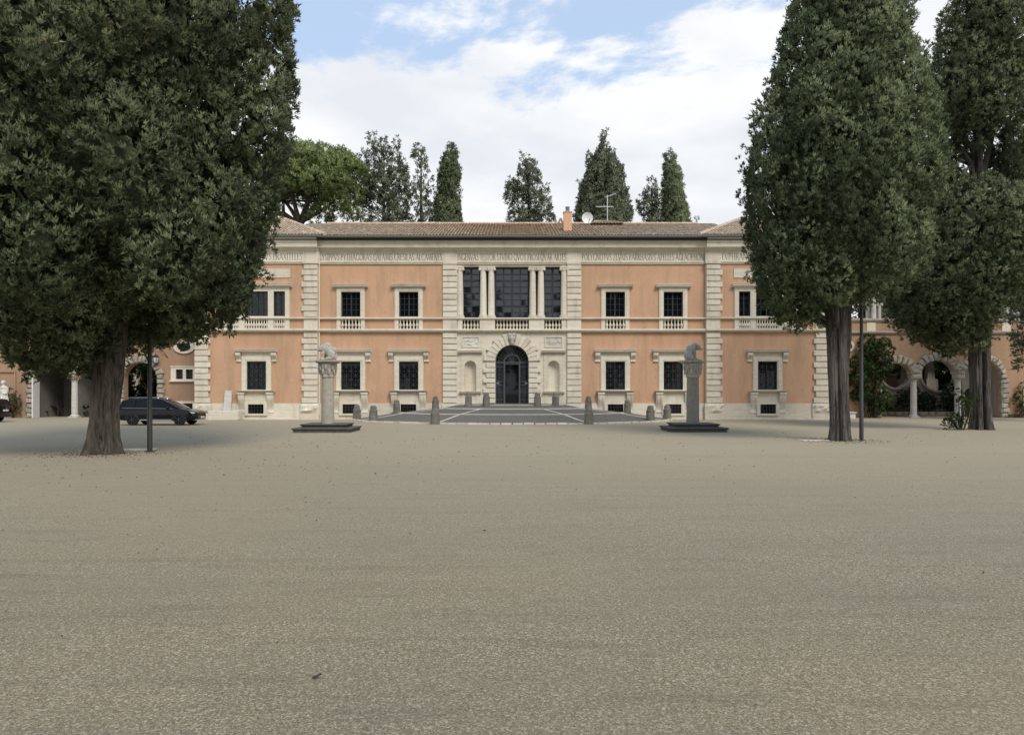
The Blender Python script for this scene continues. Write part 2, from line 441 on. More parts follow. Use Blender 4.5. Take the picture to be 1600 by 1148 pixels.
    def mesh(self, name, smooth=False, bevel=0.0):
        me = bpy.data.meshes.new(name); me.from_pydata(self.v, [], self.f)
        bm = bmesh.new(); bm.from_mesh(me)
        bmesh.ops.recalc_face_normals(bm, faces=bm.faces)
        if bevel:
            bmesh.ops.bevel(bm, geom=[e for e in bm.edges if e.is_manifold and e.calc_face_angle(0) > 0.5], offset=bevel, segments=2, affect='EDGES', profile=0.6)
        if smooth:
            for f_ in bm.faces: f_.smooth = True
            for e in bm.edges:
                if e.is_manifold and e.calc_face_angle(0) > R(40): e.smooth = False
        bm.to_mesh(me); bm.free()
        return me
    def build(self, name, mat, parent=None, smooth=False, bevel=0.0):
        return link(name, self.mesh(name, smooth, bevel), mat, parent)

def arc(cx, cz, r, a0, a1, n, rz=None):
    rz = rz or r
    return [(cx + r * math.cos(R(a0 + (a1 - a0) * i / n)), cz + rz * math.sin(R(a0 + (a1 - a0) * i / n))) for i in range(n + 1)]

def rect(x0, x1, z0, z1): return [(x0, z0), (x1, z0), (x1, z1), (x0, z1)]

def np_mesh(name, verts, faces, tint=None, mat=None, parent=None, normals=None):
    """big meshes: verts (n,3), faces (m,3|4) numpy."""
    me = bpy.data.meshes.new(name)
    k = faces.shape[1]
    me.vertices.add(len(verts)); me.vertices.foreach_set('co', np.asarray(verts, np.float32).ravel())
    me.loops.add(faces.size); me.loops.foreach_set('vertex_index', np.asarray(faces, np.int32).ravel())
    me.polygons.add(len(faces)); me.polygons.foreach_set('loop_start', np.arange(0, faces.size, k, dtype=np.int32))
    me.update(calc_edges=True)
    if tint is not None:
        a = me.attributes.new('tint', 'FLOAT', 'POINT'); a.data.foreach_set('value', np.asarray(tint, np.float32))
    if normals is not None:
        me.polygons.foreach_set('use_smooth', np.ones(len(faces), bool))
        me.normals_split_custom_set_from_vertices(normals)
    return link(name, me, mat, parent)

def PX(px, D): return (px - 800.0) * D / F
def PZ(py, D): return H - (py - HY) * D / F
# ================================================================ the ground
rng = np.random.default_rng(7)
g = MB()
for i in range(-8, 8):
    for j in range(-3, 13):
        pass
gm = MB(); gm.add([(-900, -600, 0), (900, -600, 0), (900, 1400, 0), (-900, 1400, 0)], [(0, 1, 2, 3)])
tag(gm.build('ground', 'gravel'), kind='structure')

# ================================================================ paved forecourt
DF = 55.6                      # distance of the facade plane
U = DF / F                     # metres per photo pixel on the facade
def fx(px): return (px - 800.0) * U
def fz(py): return H - (py - HY) * U
FA, FB = 11.25, 8.5            # half axes of the half-oval forecourt
PROF = [(0.0, 1.17), (0.30, 1.12), (0.36, 1.04), (0.45, 0.83), (0.72, 0.53), (0.88, 0.25), (1.0, 0.06)]
def court_z(rho):
    return float(np.interp(rho, [a for a, b in PROF], [b for a, b in PROF]))
def court_pt(rho, th, dz=0.0):
    return (-FA * rho * math.cos(th), DF + 0.05 - FB * rho * math.sin(th), court_z(rho) + dz)
fc = MB(); nr, na = 28, 72
vs = []; fs = []
for i in range(nr + 1):
    for k in range(na + 1): vs.append(court_pt(0.02 + 0.98 * i / nr, math.pi * k / na))
for i in range(nr):
    for k in range(na):
        a = i * (na + 1) + k; fs.append((a, a + na + 1, a + na + 2, a + 1))
fc.add(vs, fs)
# outer skirt
vs = [court_pt(1.0, math.pi * k / na) for k in range(na + 1)] + [court_pt(1.0, math.pi * k / na, -0.3) for k in range(na + 1)]
fc.add(vs, [(k, k + 1, na + 2 + k, na + 1 + k) for k in range(na)])
court = tag(fc.build('paved_forecourt', 'cobble', smooth=True), kind='structure')
nk = 52
rk = random.Random(3)
for k in range(nk):                                            # kerb stones round the rim
    a0, a1 = math.pi * (k + rk.uniform(0.03, 0.10)) / nk, math.pi * (k + rk.uniform(0.90, 0.97)) / nk
    h_ = 0.10 + rk.uniform(-0.025, 0.02)
    r0, r1 = 1.0, 1.026 + rk.uniform(-0.002, 0.003)
    b = MB(); q = []
    for a in (a0, a1):
        for r_ in (r0, r1):
            x = -FA * r_ * math.cos(a); y = DF + 0.05 - FB * r_ * math.sin(a)
            q.append((x, y, -0.1)); q.append((x, y, h_))
    b.add(q, [(0, 1, 3, 2), (4, 6, 7, 5), (0, 4, 5, 1), (2, 3, 7, 6), (1, 5, 7, 3), (0, 2, 6, 4)])
    b.build('kerb_stone', 'kerb_stone', court)
def band_arc(rho, w, a0, a1):
    b = MB(); n = 60; vs = []
    for i in range(n + 1):
        a = a0 + (a1 - a0) * i / n
        vs.append(court_pt(rho - w, a, 0.012)); vs.append(court_pt(rho + w, a, 0.012))
    b.add(vs, [(2 * i, 2 * i + 1, 2 * i + 3, 2 * i + 2) for i in range(n)])
    b.build('stone_band', 'band_stone', court)
band_arc(0.72, 0.014, R(2), R(178)); band_arc(0.455, 0.015, R(6), R(174)); band_arc(0.34, 0.016, R(20), R(160))
def band_rad(a, r0, r1, w):
    b = MB(); n = 12; vs = []
    for i in range(n + 1):
        r_ = r0 + (r1 - r0) * i / n
        x, y, z = court_pt(r_, a, 0.014)
        vs += [(x - w, y, z), (x + w, y, z)]
    b.add(vs, [(2 * i, 2 * i + 1, 2 * i + 3, 2 * i + 2) for i in range(n)])
    b.build('stone_band', 'band_stone', court)
for s in (1, -1):
    band_rad(math.pi / 2 - s * R(24.5 + 41), 0.46, 1.0, 0.09)
    band_rad(math.pi / 2 - s * R(24.5), 0.46, 1.0, 0.10)

# ================================================================ the villa
villa = empty('villa_building', (0, DF, 0))
tag(villa, 'long two-storey orange villa with travertine trim and low tiled roof', 'building')
YP = -0.25                     # end pavilions stand this far forward

def mirror_pairs(px0, px1): return [(px0, px1), (1600 - px1, 1600 - px0)]

# ---- plaster walls
def wall(px0, px1, holes, y):
    b = MB(); b.panel(rect(fx(px0), fx(px1), fz(632), fz(410)), holes, y, 0.45)
    b.build('wall', 'plaster', villa)
LOWC, UPC = [548.2, 638.7], [548.2, 638.7]
HW = 0.705
for s in (0, 1):
    mx = (lambda p: p) if s == 0 else (lambda p: 1600 - p)
    hs = []
    for c in LOWC:
        x = fx(mx(c)); hs.append(rect(x - HW, x + HW, fz(609), fz(564.5))); hs.append(rect(x - HW, x + HW, fz(514), fz(456)))
    a, b_ = sorted((mx(496), mx(694))); wall(a, b_, hs, 0.0)
    x = fx(mx(402.8))
    hs = [rect(x - HW, x + HW, fz(609), fz(564.5)), rect(x - 2.1, x + 2.1, fz(514), fz(456))]
    a, b_ = sorted((mx(322), mx(480))); wall(a, b_, hs, YP)
    # plinth
    for (p0, p1, y) in ((322, 480, YP), (497, 694, 0.0)):
        a, b_ = sorted((mx(p0), mx(p1)))
        pb = MB(); pb.box(fx(a), fx(b_), y - 0.10, y + 0.3, -0.2, fz(646)); pb.box(fx(a), fx(b_), y - 0.07, y + 0.3, fz(646), fz(630))
        pb.box(fx(a), fx(b_), y - 0.16, y - 0.10, -0.2, 0.10)
        pb.build('plinth', 'travertine', villa)
# closed body behind the front
bw = MB()
xo = fx(309)
bw.box(xo, xo + 0.4, YP + 0.1, 13, -0.2, fz(376)); bw.box(-xo - 0.4, -xo, YP + 0.1, 13, -0.2, fz(376)); bw.box(xo + 0.4, -xo - 0.4, 12.6, 13, -0.2, fz(376))
bw.build('rear_wall', 'plaster', villa)
fl = MB(); fl.box(xo + 0.4, -xo - 0.4, 0.5, 12.6, fz(519) - 0.2, fz(519)); fl.build('floor_slab', 'grey_plaster', villa)

# ---- quoin piers with their blocks
rq = random.Random(11)
def quoin(px0, px1, narrow_px, side, y, lower=True, base=True):
    """side -1: blocks vary on the left edge, +1 on the right, 0 plain."""
    b = MB()
    n0 = narrow_px if side < 0 else 0; n1 = narrow_px if side > 0 else 0
    b.box(fx(px0 + n0), fx(px1 - n1), y - 0.035, y + 0.3, fz(519.0), fz(411))
    if base: b.box(fx(px0 + n0), fx(px1 - n1), y - 0.035, y + 0.3, fz(632), fz(519.0))
    else: b.box(fx(px0), fx(px1), y - 0.035, y + 0.3, 0.3, fz(519.0))
    b.box(fx(px0 + n0), fx(px1 - n1), y - 0.09, y - 0.035, fz(514.5), fz(499.5))
    pier = b.build('quoin_pier', 'travertine', villa)
    def course(y0, y1, n, start):
        st = (y1 - y0) / n
        for i in range(n):
            wide = (i + start) % 2 == 0
            a = px0 if (wide or side >= 0) else px0 + narrow_px
            c = px1 if (wide or side <= 0) else px1 - narrow_px
            z1, z0 = fz(y0 + st * i + 0.7), fz(y0 + st * (i + 1) - 0.7)
            q = MB(); q.chamfer_box(fx(a), fx(c), y - 0.125 - rq.uniform(0, 0.02), y - 0.03, z0, z1, 0.022)
            q.build('quoin_block', 'travertine', pier)
    course(413, 496.5, 9, 1)
    course(519.5, 630, 12, 1)
    if base:
        q = MB()                                               # rough-hewn foot stone
        nx, nz = 7, 4; x0, x1 = fx(px0 - 2.5), fx(px1 + 2.5); z0, z1 = fz(645), fz(630)
        vs = []; fs = []
        for i in range(nx + 1):
            for j in range(nz + 1):
                e = 0.0 if i in (0, nx) or j in (0, nz) else rq.uniform(0.04, 0.17)
                vs.append((x0 + (x1 - x0) * i / nx, y - 0.16 - e, z0 + (z1 - z0) * j / nz))
        for i in range(nx):
            for j in range(nz): a = i * (nz + 1) + j; fs.append((a, a + nz + 1, a + nz + 2, a + 1))
        q.add(vs, fs); q.box(x0, x1, y - 0.158, y, z0, z1)
        q.build('foot_stone', 'travertine', pier)
        q = MB(); q.box(fx(px0 - 2.5), fx(px1 + 2.5), y - 0.2, y, -0.2, fz(645) - 0.01); q.build('base_stone', 'travertine', pier)
    else:
        q = MB(); q.box(fx(px0 - 1), fx(px1 + 1), y - 0.16, y, 0.2, fz(630) - 0.01); q.build('base_stone', 'travertine', pier)
quoin(307, 331.5, 3.5, 1, YP); quoin(1268.5, 1293, 3.5, -1, YP)
quoin(473, 498, 3.5, -1, YP); quoin(1102, 1127, 3.5, 1, YP)
quoin(692, 714, 0, 0, -0.02, base=False); quoin(886, 908, 0, 0, -0.02, base=False)

# ---- string courses
def string(px0, px1, y):
    for (ya, yb, pr) in ((496.6, 499.4, 0.22), (514.2, 519.2, 0.30)):
        b = MB(); zt, zb = fz(ya), fz(yb)
        b.prism_x([(y + 0.05, zb), (y - pr * 0.55, zb), (y - pr * 0.7, zb + (zt - zb) * 0.35), (y - pr, zb + (zt - zb) * 0.45), (y - pr, zt - 0.015), (y - pr + 0.02, zt), (y + 0.05, zt)], fx(px0), fx(px1))
        b.build('string_course', 'travertine', villa)
string(305, 499, YP); string(1101, 1295, YP); string(499.05, 1100.95, 0.0)

# ---- entablature: architrave, frieze with inscriptions, cornice
def entab(px0, px1, y, ret0, ret1):
    x0, x1 = fx(px0), fx(px1)
    b = MB()
    za = fz(413.2)
    b.prism_x([(y + 0.1, za), (y - 0.10, za), (y - 0.10, fz(411.4)), (y - 0.15, fz(411.2)), (y - 0.17, fz(409.2)), (y - 0.09, fz(408.8)), (y - 0.09, fz(393.5)),
               (y - 0.17, fz(392.9)), (y - 0.20, fz(390.8)), (y - 0.30, fz(389.4)), (y - 0.52, fz(388.6)), (y - 0.54, fz(382.4)), (y - 0.60, fz(381.8)), (y - 0.64, fz(378.4)), (y - 0.72, fz(377.4)), (y - 0.74, fz(375.0)), (y + 0.1, fz(375.0))], x0, x1)
    e = b.build('entablature', 'travertine', villa)
    return e
ents = [entab(303, 499.5, YP, 1, 0), entab(499.55, 1100.45, 0.0, 0, 0), entab(1100.5, 1297, YP, 0, 1)]
for (p0, p1, y, e) in ((476, 498.5, YP, 0), (693.5, 713.5, 0, 1), (886.5, 906.5, 0, 1), (1101.5, 1124, YP, 2), (309, 330, YP, 0), (1270, 1291, YP, 2)):
    q = MB(); q.box(fx(p0), fx(p1), y - 0.125, y - 0.07, fz(408.9), fz(393.4)); q.box(fx(p0 - 0.8), fx(p1 + 0.8), y - 0.205, y - 0.1, fz(413.25), fz(409)); q.build('frieze_block', 'travertine', ents[e])

# inscription capitals cut in strokes (thick and thin)
TK, TN = 0.115, 0.06
def _arc(cx, cz, rx, rz, a0, a1, n=9): return [(cx + rx * math.cos(R(a0 + (a1 - a0) * i / n)), cz + rz * math.sin(R(a0 + (a1 - a0) * i / n))) for i in range(n + 1)]
def serif(x, z, w=0.13): return ([(x - w / 2, z), (x + w / 2, z)], 0.045)
GL = {
 'A': (0.74, [([(0.02, 0), (0.36, 1)], TN), ([(0.36, 1), (0.72, 0)], TK), ([(0.15, 0.36), (0.58, 0.36)], TN), serif(0.02, 0.02), serif(0.72, 0.02)]),
 'C': (0.72, [(_arc(0.44, 0.5, 0.40, 0.48, 50, 310, 14), 0.09)]),
 'D': (0.74, [([(0.10, 0), (0.10, 1)], TK), (_arc(0.10, 0.5, 0.58, 0.48, 90, -90, 12), 0.09)]),
 'E': (0.48, [([(0.10, 0), (0.10, 1)], TK), ([(0.10, 0.97), (0.46, 0.97)], TN), ([(0.10, 0.52), (0.40, 0.52)], TN), ([(0.10, 0.03), (0.48, 0.03)], TN)]),
 'G': (0.76, [(_arc(0.44, 0.5, 0.40, 0.48, 50, 320, 14), 0.09), ([(0.72, 0.08), (0.72, 0.42)], TK)]),
 'H': (0.74, [([(0.12, 0), (0.12, 1)], TK), ([(0.62, 0), (0.62, 1)], TK), ([(0.12, 0.52), (0.62, 0.52)], TN), serif(0.12, 0.02), serif(0.62, 0.02), serif(0.12, 0.98), serif(0.62, 0.98)]),
 'I': (0.24, [([(0.12, 0), (0.12, 1)], TK), serif(0.12, 0.02, 0.2), serif(0.12, 0.98, 0.2)]),
 'L': (0.48, [([(0.10, 0), (0.10, 1)], TK), ([(0.10, 0.03), (0.47, 0.03)], TN), serif(0.10, 0.98)]),
 'M': (0.90, [([(0.06, 0), (0.18, 1)], TN), ([(0.18, 1), (0.45, 0.05)], TK), ([(0.45, 0.05), (0.72, 1)], TN), ([(0.72, 1), (0.84, 0)], TK)]),
 'N': (0.78, [([(0.10, 0), (0.10, 1)], TN), ([(0.10, 1), (0.68, 0)], TK), ([(0.68, 0), (0.68, 1)], TN), serif(0.10, 0.02), serif(0.68, 0.98)]),
 'O': (0.86, [(_arc(0.43, 0.5, 0.39, 0.48, 0, 360, 20), 0.09)]),
 'P': (0.54, [([(0.10, 0), (0.10, 1)], TK), (_arc(0.10, 0.73, 0.38, 0.25, 90, -90, 9), 0.08), serif(0.10, 0.02)]),
 'Q': (0.86, [(_arc(0.43, 0.5, 0.39, 0.48, 0, 360, 20), 0.09), ([(0.45, 0.12), (0.90, -0.18)], 0.08)]),
 'R': (0.62, [([(0.10, 0), (0.10, 1)], TK), (_arc(0.10, 0.73, 0.38, 0.25, 90, -90, 9), 0.08), ([(0.28, 0.5), (0.62, 0)], TK), serif(0.10, 0.02)]),
 'S': (0.52, [([(0.46, 0.86), (0.36, 0.97), (0.2, 0.97), (0.08, 0.86), (0.09, 0.68), (0.24, 0.55), (0.40, 0.43), (0.48, 0.25), (0.40, 0.06), (0.22, 0.02), (0.05, 0.13)], 0.09)]),
 'T': (0.62, [([(0.31, 0), (0.31, 1)], TK), ([(0.02, 0.97), (0.60, 0.97)], TN), serif(0.31, 0.02)]),
 'V': (0.72, [([(0.02, 1), (0.37, 0)], TK), ([(0.37, 0), (0.70, 1)], TN), serif(0.02, 0.98), serif(0.70, 0.98)]),
 'X': (0.70, [([(0.04, 1), (0.64, 0)], TK), ([(0.64, 1), (0.04, 0)], TN)]),
 'Y': (0.68, [([(0.03, 1), (0.34, 0.5)], TK), ([(0.65, 1), (0.34, 0.5)], TN), ([(0.34, 0), (0.34, 0.5)], TK)]),
 'Z': (0.62, [([(0.06, 0.97), (0.58, 0.97)], TN), ([(0.58, 0.97), (0.04, 0.03)], TK), ([(0.04, 0.03), (0.60, 0.03)], TN)]),
 ' ': (0.24, []),
}
def inscription(text, px0, px1, y, parent):
    adv = [GL[ch][0] + 0.10 for ch in text]; tot = sum(adv)
    hz_ = fz(396.8) - fz(407.2); z0 = fz(407.2); sx = (fx(px1) - fx(px0)) / tot; b = MB(); cx = fx(px0)
    for ch, ad in zip(text, adv):
        for pl, w in GL[ch][1]:
            for (xa, za), (xb, zb) in zip(pl[:-1], pl[1:]):
                a = Vector((cx + xa * sx, 0, z0 + za * hz_)); c = Vector((cx + xb * sx, 0, z0 + zb * hz_))
                d = (c - a).normalized() * 0.008
                b.bar((a.x - d.x, y, a.z - d.z), (c.x + d.x, y, c.z + d.z), w * hz_ * 0.62, 0.012)
        cx += ad * sx
    o = b.build('inscription', 'letter_paint', parent)
    o['label'] = 'incised Roman capitals reading ' + text
inscription('POLYCLETVS PRAXITELES', 376, 475, YP - 0.094, ents[0])
inscription('LYSIPPVS PYTHAGORAS CALAMIS CRESILAS ALCAMENES', 500, 691.5, -0.094, ents[1])
inscription('INGENVAS TESTOR STVDIO QVOT PROSEQVAR ARTES', 715, 885, -0.094, ents[1])
inscription('POLYGNOTVS ZEVXIS PARRHASIVS APELLES AGLAOPHON', 909, 1099.5, -0.094, ents[1])
inscription('EVPHRANOR', 1126, 1178, YP - 0.094, ents[2])

# ---- windows
def scroll_profile(y0, dep, z0, z1):
    """S bracket in (y,z): bulges forward at the top, curls at the foot."""
    h_ = z1 - z0; pts = []
    for i in range(17):
        t_ = i / 16.0; z = z1 - h_ * t_
        d = dep * (0.95 - 0.75 * t_ + 0.16 * math.sin(t_ * 2 * math.pi) + 0.22 * math.exp(-((t_ - 0.93) / 0.06) ** 2))
        pts.append((y0 - d, z))
    return [(y0, z1)] + pts + [(y0, z0)]
def cornice_prof(y, zb, zt, pr):
    h_ = zt - zb
    return [(y + 0.02, zb), (y - pr * 0.35, zb), (y - pr * 0.5, zb + h_ * 0.3), (y - pr * 0.85, zb + h_ * 0.38), (y - pr * 0.88, zb + h_ * 0.78), (y - pr, zb + h_ * 0.86), (y - pr, zt), (y + 0.02, zt)]

def lower_window():
    b = MB(); b.panel(rect(-1.065, 1.065, fz(610), fz(557)), [rect(-0.70, 0.70, fz(608.8), fz(564.7))], -0.09, 0.12)
    b.panel(rect(-1.0, 1.0, fz(609.9), fz(558.5)), [rect(-0.78, 0.78, fz(609.0), fz(563.0))], -0.12, 0.03)
    b.box(-1.065, 1.065, -0.075, 0.01, fz(557) + 0.002, fz(551.2))
    w = b.build('window', 'travertine')
    q = MB(); q.prism_x(cornice_prof(0, fz(551.4), fz(546.4), 0.42), -1.5, 1.5); q.build('lintel_cornice', 'travertine', w)
    for s in (-1, 1):
        q = MB(); q.prism_x(scroll_profile(0, 0.30, fz(565.6), fz(551.4) - 0.004), min(s * 1.10, s * 1.45), max(s * 1.10, s * 1.45))
        for k in (0.17, 0.28): q.prism_x(scroll_profile(0, 0.335, fz(564.6), fz(553)), min(s * (1.06 + k), s * (1.10 + k)), max(s * (1.06 + k), s * (1.10 + k)))
        q.build('console', 'travertine', w)
        q = MB(); q.prism_x(scroll_profile(0, 0.34, fz(646.5), fz(613.6)), min(s * 0.81, s * 1.25), max(s * 0.81, s * 1.25))
        for k in (0.90, 1.12): q.prism_x(scroll_profile(0, 0.375, fz(645.5), fz(615)), min(s * k, s * (k + 0.05)), max(s * k, s * (k + 0.05)))
        q.box(min(s * 0.78, s * 1.28), max(s * 0.78, s * 1.28), -0.40, 0, fz(615.6), fz(613.0))
        q.build('sill_bracket', 'travertine', w)
    q = MB(); q.prism_x(cornice_prof(0, fz(612.9), fz(609.9), 0.46), -1.34, 1.34); q.build('sill', 'travertine', w)
    q = MB(); q.box(-0.80, 0.80, -0.13, 0, fz(629.5), fz(613.2)); q.panel(rect(-0.806, 0.806, fz(649), fz(629.4)), [rect(-0.56, 0.56, fz(645.8), fz(631.4))], -0.20, 0.2)
    q.build('apron_panel', 'travertine', w)
    q = MB(); q.box(-0.57, 0.57, -0.115, -0.106, fz(646), fz(631.2)); q.build('basement_pane', 'dark_glass', w)
    q = MB()
    for i in range(1, 5): q.bar((-0.56 + 1.12 * i / 5, -0.15, fz(645.8)), (-0.56 + 1.12 * i / 5, -0.15, fz(631.4)), 0.025)
    for i in range(1, 3): q.bar((-0.56, -0.152, fz(645.8) + (fz(631.4) - fz(645.8)) * i / 3), (0.56, -0.152, fz(645.8) + (fz(631.4) - fz(645.8)) * i / 3), 0.025)
    q.build('basement_grille', 'iron', w)
    q = MB(); q.box(-0.70, 0.70, 0.24, 0.26, fz(608.9), fz(564.6)); q.build('pane', 'dark_glass', w)
    q = MB()
    z0, z1 = fz(608.8), fz(564.7)
    q.panel(rect(-0.70, 0.70, z0, z1), [rect(-0.63, 0.63, z0 + 0.07, z1 - 0.07)], 0.16, 0.05)
    q.box(-0.035, 0.035, 0.16, 0.21, z0 + 0.07, z1 - 0.07)
    q.build('casement_frame', 'window_frame', w)
    q = MB()
    gx = [-0.66 + 1.32 * i / 4 for i in range(5)]; gz = [z0 + 0.05 + (z1 - z0 - 0.1) * i / 6 for i in range(7)]
    for x in gx: q.bar((x, 0.06, gz[0]), (x, 0.06, gz[-1]), 0.028)
    for z in gz: q.bar((gx[0], 0.062, z), (gx[-1], 0.062, z), 0.026)
    for i in (0, 2):
        for j in (0, 2, 4):
            q.bar((gx[i], 0.064, gz[j]), (gx[i + 2], 0.064, gz[j + 2]), 0.026); q.bar((gx[i], 0.066, gz[j + 2]), (gx[i + 2], 0.066, gz[j]), 0.026)
    q.build('grille', 'grille_iron', w)
    return w

bal_prof = [(0.085, 0), (0.085, 0.05), (0.05, 0.07), (0.045, 0.11), (0.10, 0.20), (0.115, 0.27), (0.075, 0.36), (0.045, 0.42), (0.06, 0.445), (0.045, 0.47), (0.05, 0.54), (0.085, 0.60), (0.085, 0.66)]
BH = fz(499.6) - fz(513.6)
bal_prof = [(r * 0.92, z * BH / 0.66) for r, z in bal_prof]
baluster_mesh = None
def balusters(x0, x1, n, parent, y=-0.02):
    global baluster_mesh
    if baluster_mesh is None:
        b = MB(); b.lathe(bal_prof, 0, 0, 8); baluster_mesh = b.mesh('baluster', smooth=True); baluster_mesh.materials.append(M['travertine'])
    for i in range(n):
        o = link('baluster', baluster_mesh, None, parent); o.location = (x0 + (x1 - x0) * (i + 0.5) / n, y, fz(513.6))

def panes(x0, x1, z0, z1, nx, nz, y, parent, mat='dark_glass', tilt=0.8, seed=0, gap=0.0):
    rg = random.Random(seed); w = (x1 - x0) / nx; h_ = (z1 - z0) / nz
    b = MB(); b.box(-w / 2, w / 2, -0.004, 0.004, -h_ / 2, h_ / 2); me = b.mesh('pane'); me.materials.append(M[mat])
    for i in range(nx):
        for j in range(nz):
            o = link('pane', me, None, parent); o.location = (x0 + w * (i + 0.5), y, z0 + h_ * (j + 0.5))
            o.rotation_euler = (R(rg.uniform(-tilt, tilt)), 0, R(rg.uniform(-tilt, tilt)))

def upper_window():
    zo0, zo1, zb0, zb1 = fz(495.0), fz(456), fz(513.8), fz(499.4)
    b = MB(); b.panel(rect(-1.02, 1.02, fz(514.1), fz(449.6)), [rect(-0.70, 0.70, zo0, zo1), rect(-0.73, 0.73, zb0, zb1)], -0.085, 0.12)
    b.panel(rect(-0.96, 0.96, fz(496.5), fz(451)), [rect(-0.78, 0.78, fz(495.5), fz(454.4))], -0.11, 0.025)
    w = b.build('window', 'travertine')
    q = MB(); q.prism_x(cornice_prof(0, fz(449.8), fz(444.4), 0.38), -1.26, 1.26); q.build('lintel_cornice', 'travertine', w)
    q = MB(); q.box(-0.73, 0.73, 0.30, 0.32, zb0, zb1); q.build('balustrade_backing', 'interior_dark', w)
    balusters(-0.72, 0.72, 6, w)
    panes(-0.70, 0.70, zo0, zo1, 4, 3, 0.26, w, seed=5)
    q = MB(); q.panel(rect(-0.70, 0.70, zo0, zo1), [rect(-0.62, -0.05, zo0 + 0.1, zo1 - 0.07), rect(0.05, 0.62, zo0 + 0.1, zo1 - 0.07)], 0.18, 0.05)
    for x in (-0.335, 0.335): q.box(x - 0.018, x + 0.018, 0.185, 0.225, zo0 + 0.1, zo1 - 0.07)
    for k in (1, 2, 3):
        z = zo0 + 0.1 + (zo1 - zo0 - 0.17) * k / 4
        q.box(-0.62, -0.05, 0.187, 0.222, z - 0.016, z + 0.016); q.box(0.05, 0.62, 0.187, 0.222, z - 0.016, z + 0.016)
    q.build('casement_frame', 'window_frame', w)
    return w

def glass_clear():
    m, t, p, o = new_mat('clear_glass')
    tr = t.nodes.new('ShaderNodeBsdfTransparent'); tr.inputs[0].default_value = (0.55, 0.58, 0.58, 1)
    gl = t.nodes.new('ShaderNodeBsdfGlossy'); gl.inputs['Roughness'].default_value = 0.03
    mx = t.nodes.new('ShaderNodeMixShader'); fr = t.nodes.new('ShaderNodeFresnel'); fr.inputs[0].default_value = 1.5
    t.links.new(fr.outputs[0], mx.inputs[0]); t.links.new(tr.outputs[0], mx.inputs[1]); t.links.new(gl.outputs[0], mx.inputs[2]); t.links.new(mx.outputs[0], o.inputs[0])
    t.nodes.remove(p); M['clear_glass'] = m
glass_clear()

def triple_window():
    zo0, zo1, zb0, zb1 = fz(494.6), fz(456), fz(513.8), fz(499.4)
    hs = []; lights = [(-2.06, -1.24), (-0.835, 0.835), (1.24, 2.06)]
    for a, c in lights: hs += [rect(a, c, zo0, zo1), rect(a, c, zb0, zb1)]
    b = MB(); b.panel(rect(-2.38, 2.38, fz(514.1), fz(449.6)), hs, -0.085, 0.12)
    w = b.build('triple_window', 'travertine')
    q = MB(); q.prism_x(cornice_prof(0, fz(449.8), fz(444.4), 0.38), -2.58, 2.58); q.build('lintel_cornice', 'travertine', w)
    q = MB(); q.panel(rect(-2.42, 2.42, fz(434.8), fz(420.8)), [], -0.05, 0.06); q.build('stone_panel', 'travertine', w)
    for (a, c), n, nx in zip(lights, (5, 9, 5), (2, 4, 2)):
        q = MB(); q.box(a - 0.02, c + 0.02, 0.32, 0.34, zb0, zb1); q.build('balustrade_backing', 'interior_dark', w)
        balusters(a, c, n, w)
        panes(a, c, zo0, zo1, nx, 4, 0.24, w, 'clear_glass', seed=n)
        q = MB(); q.panel(rect(a, c, zo0, zo1), [rect(a + 0.07, c - 0.07, zo0 + 0.08, zo1 - 0.07)], 0.17, 0.05)
        for k in range(1, nx):
            x = a + (c - a) * k / nx; ww = 0.05 if 2 * k == nx else 0.025
            q.box(x - ww, x + ww, 0.172, 0.216, zo0 + 0.08, zo1 - 0.07)
        for k in (1, 2, 3):
            z = zo0 + 0.08 + (zo1 - zo0 - 0.15) * k / 4
            for i in range(nx):
                xa = a + (c - a) * i / nx + (0.07 if i == 0 else 0.05); xb = a + (c - a) * (i + 1) / nx - (0.07 if i == nx - 1 else 0.05)
                q.box(xa, xb, 0.174, 0.21, z - 0.014, z + 0.014)
        q.build('casement_frame', 'window_frame', w)
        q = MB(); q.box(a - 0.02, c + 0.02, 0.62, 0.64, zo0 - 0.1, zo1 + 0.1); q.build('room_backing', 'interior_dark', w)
        q = MB(); nq = 22; vs = []; wid = (c - a) * (0.32 if n == 9 else 0.45)
        for sgn, xs in ((1, a), (-1, c)):
            vs = []
            for i in range(nq + 1):
                x = xs + sgn * wid * i / nq; y = 0.40 + 0.03 * math.sin(i * 1.9)
                vs += [(x, y, zo0), (x, y, zo1 - (0.0 if n == 9 else 0.25))]
            q.add(vs, [(2 * i, 2 * i + 1, 2 * i + 3, 2 * i + 2) for i in range(nq)])
        q.build('curtain', 'curtain', w)
    return w

lw = lower_window(); uw = upper_window(); tw = triple_window()
lw.parent = uw.parent = tw.parent = villa
def place(w, px, y, first): 
    o = w if first else copy_tree(w, villa)
    o.location = (fx(px), y, 0); return o
for i, px in enumerate((548.2, 638.7, 961.3, 1051.8)):
    place(lw, px, 0.0, i == 0); place(uw, px, 0.0, i == 0)
for i, px in enumerate((402.8, 1197.2)):
    place(lw, px, YP, False); place(tw, px, YP, i == 0)

# roller shutters half down in the two windows beside the left column
for px in (548.2, 638.7):
    q = MB(); z1 = fz(564.8)
    for k in range(5): q.box(-0.69, 0.69, 0.105, 0.125, z1 - 0.06 * (k + 1) + 0.004, z1 - 0.06 * k)
    o = q.build('roller_shutter', 'window_frame', villa); o.location = (fx(px), 0, 0)

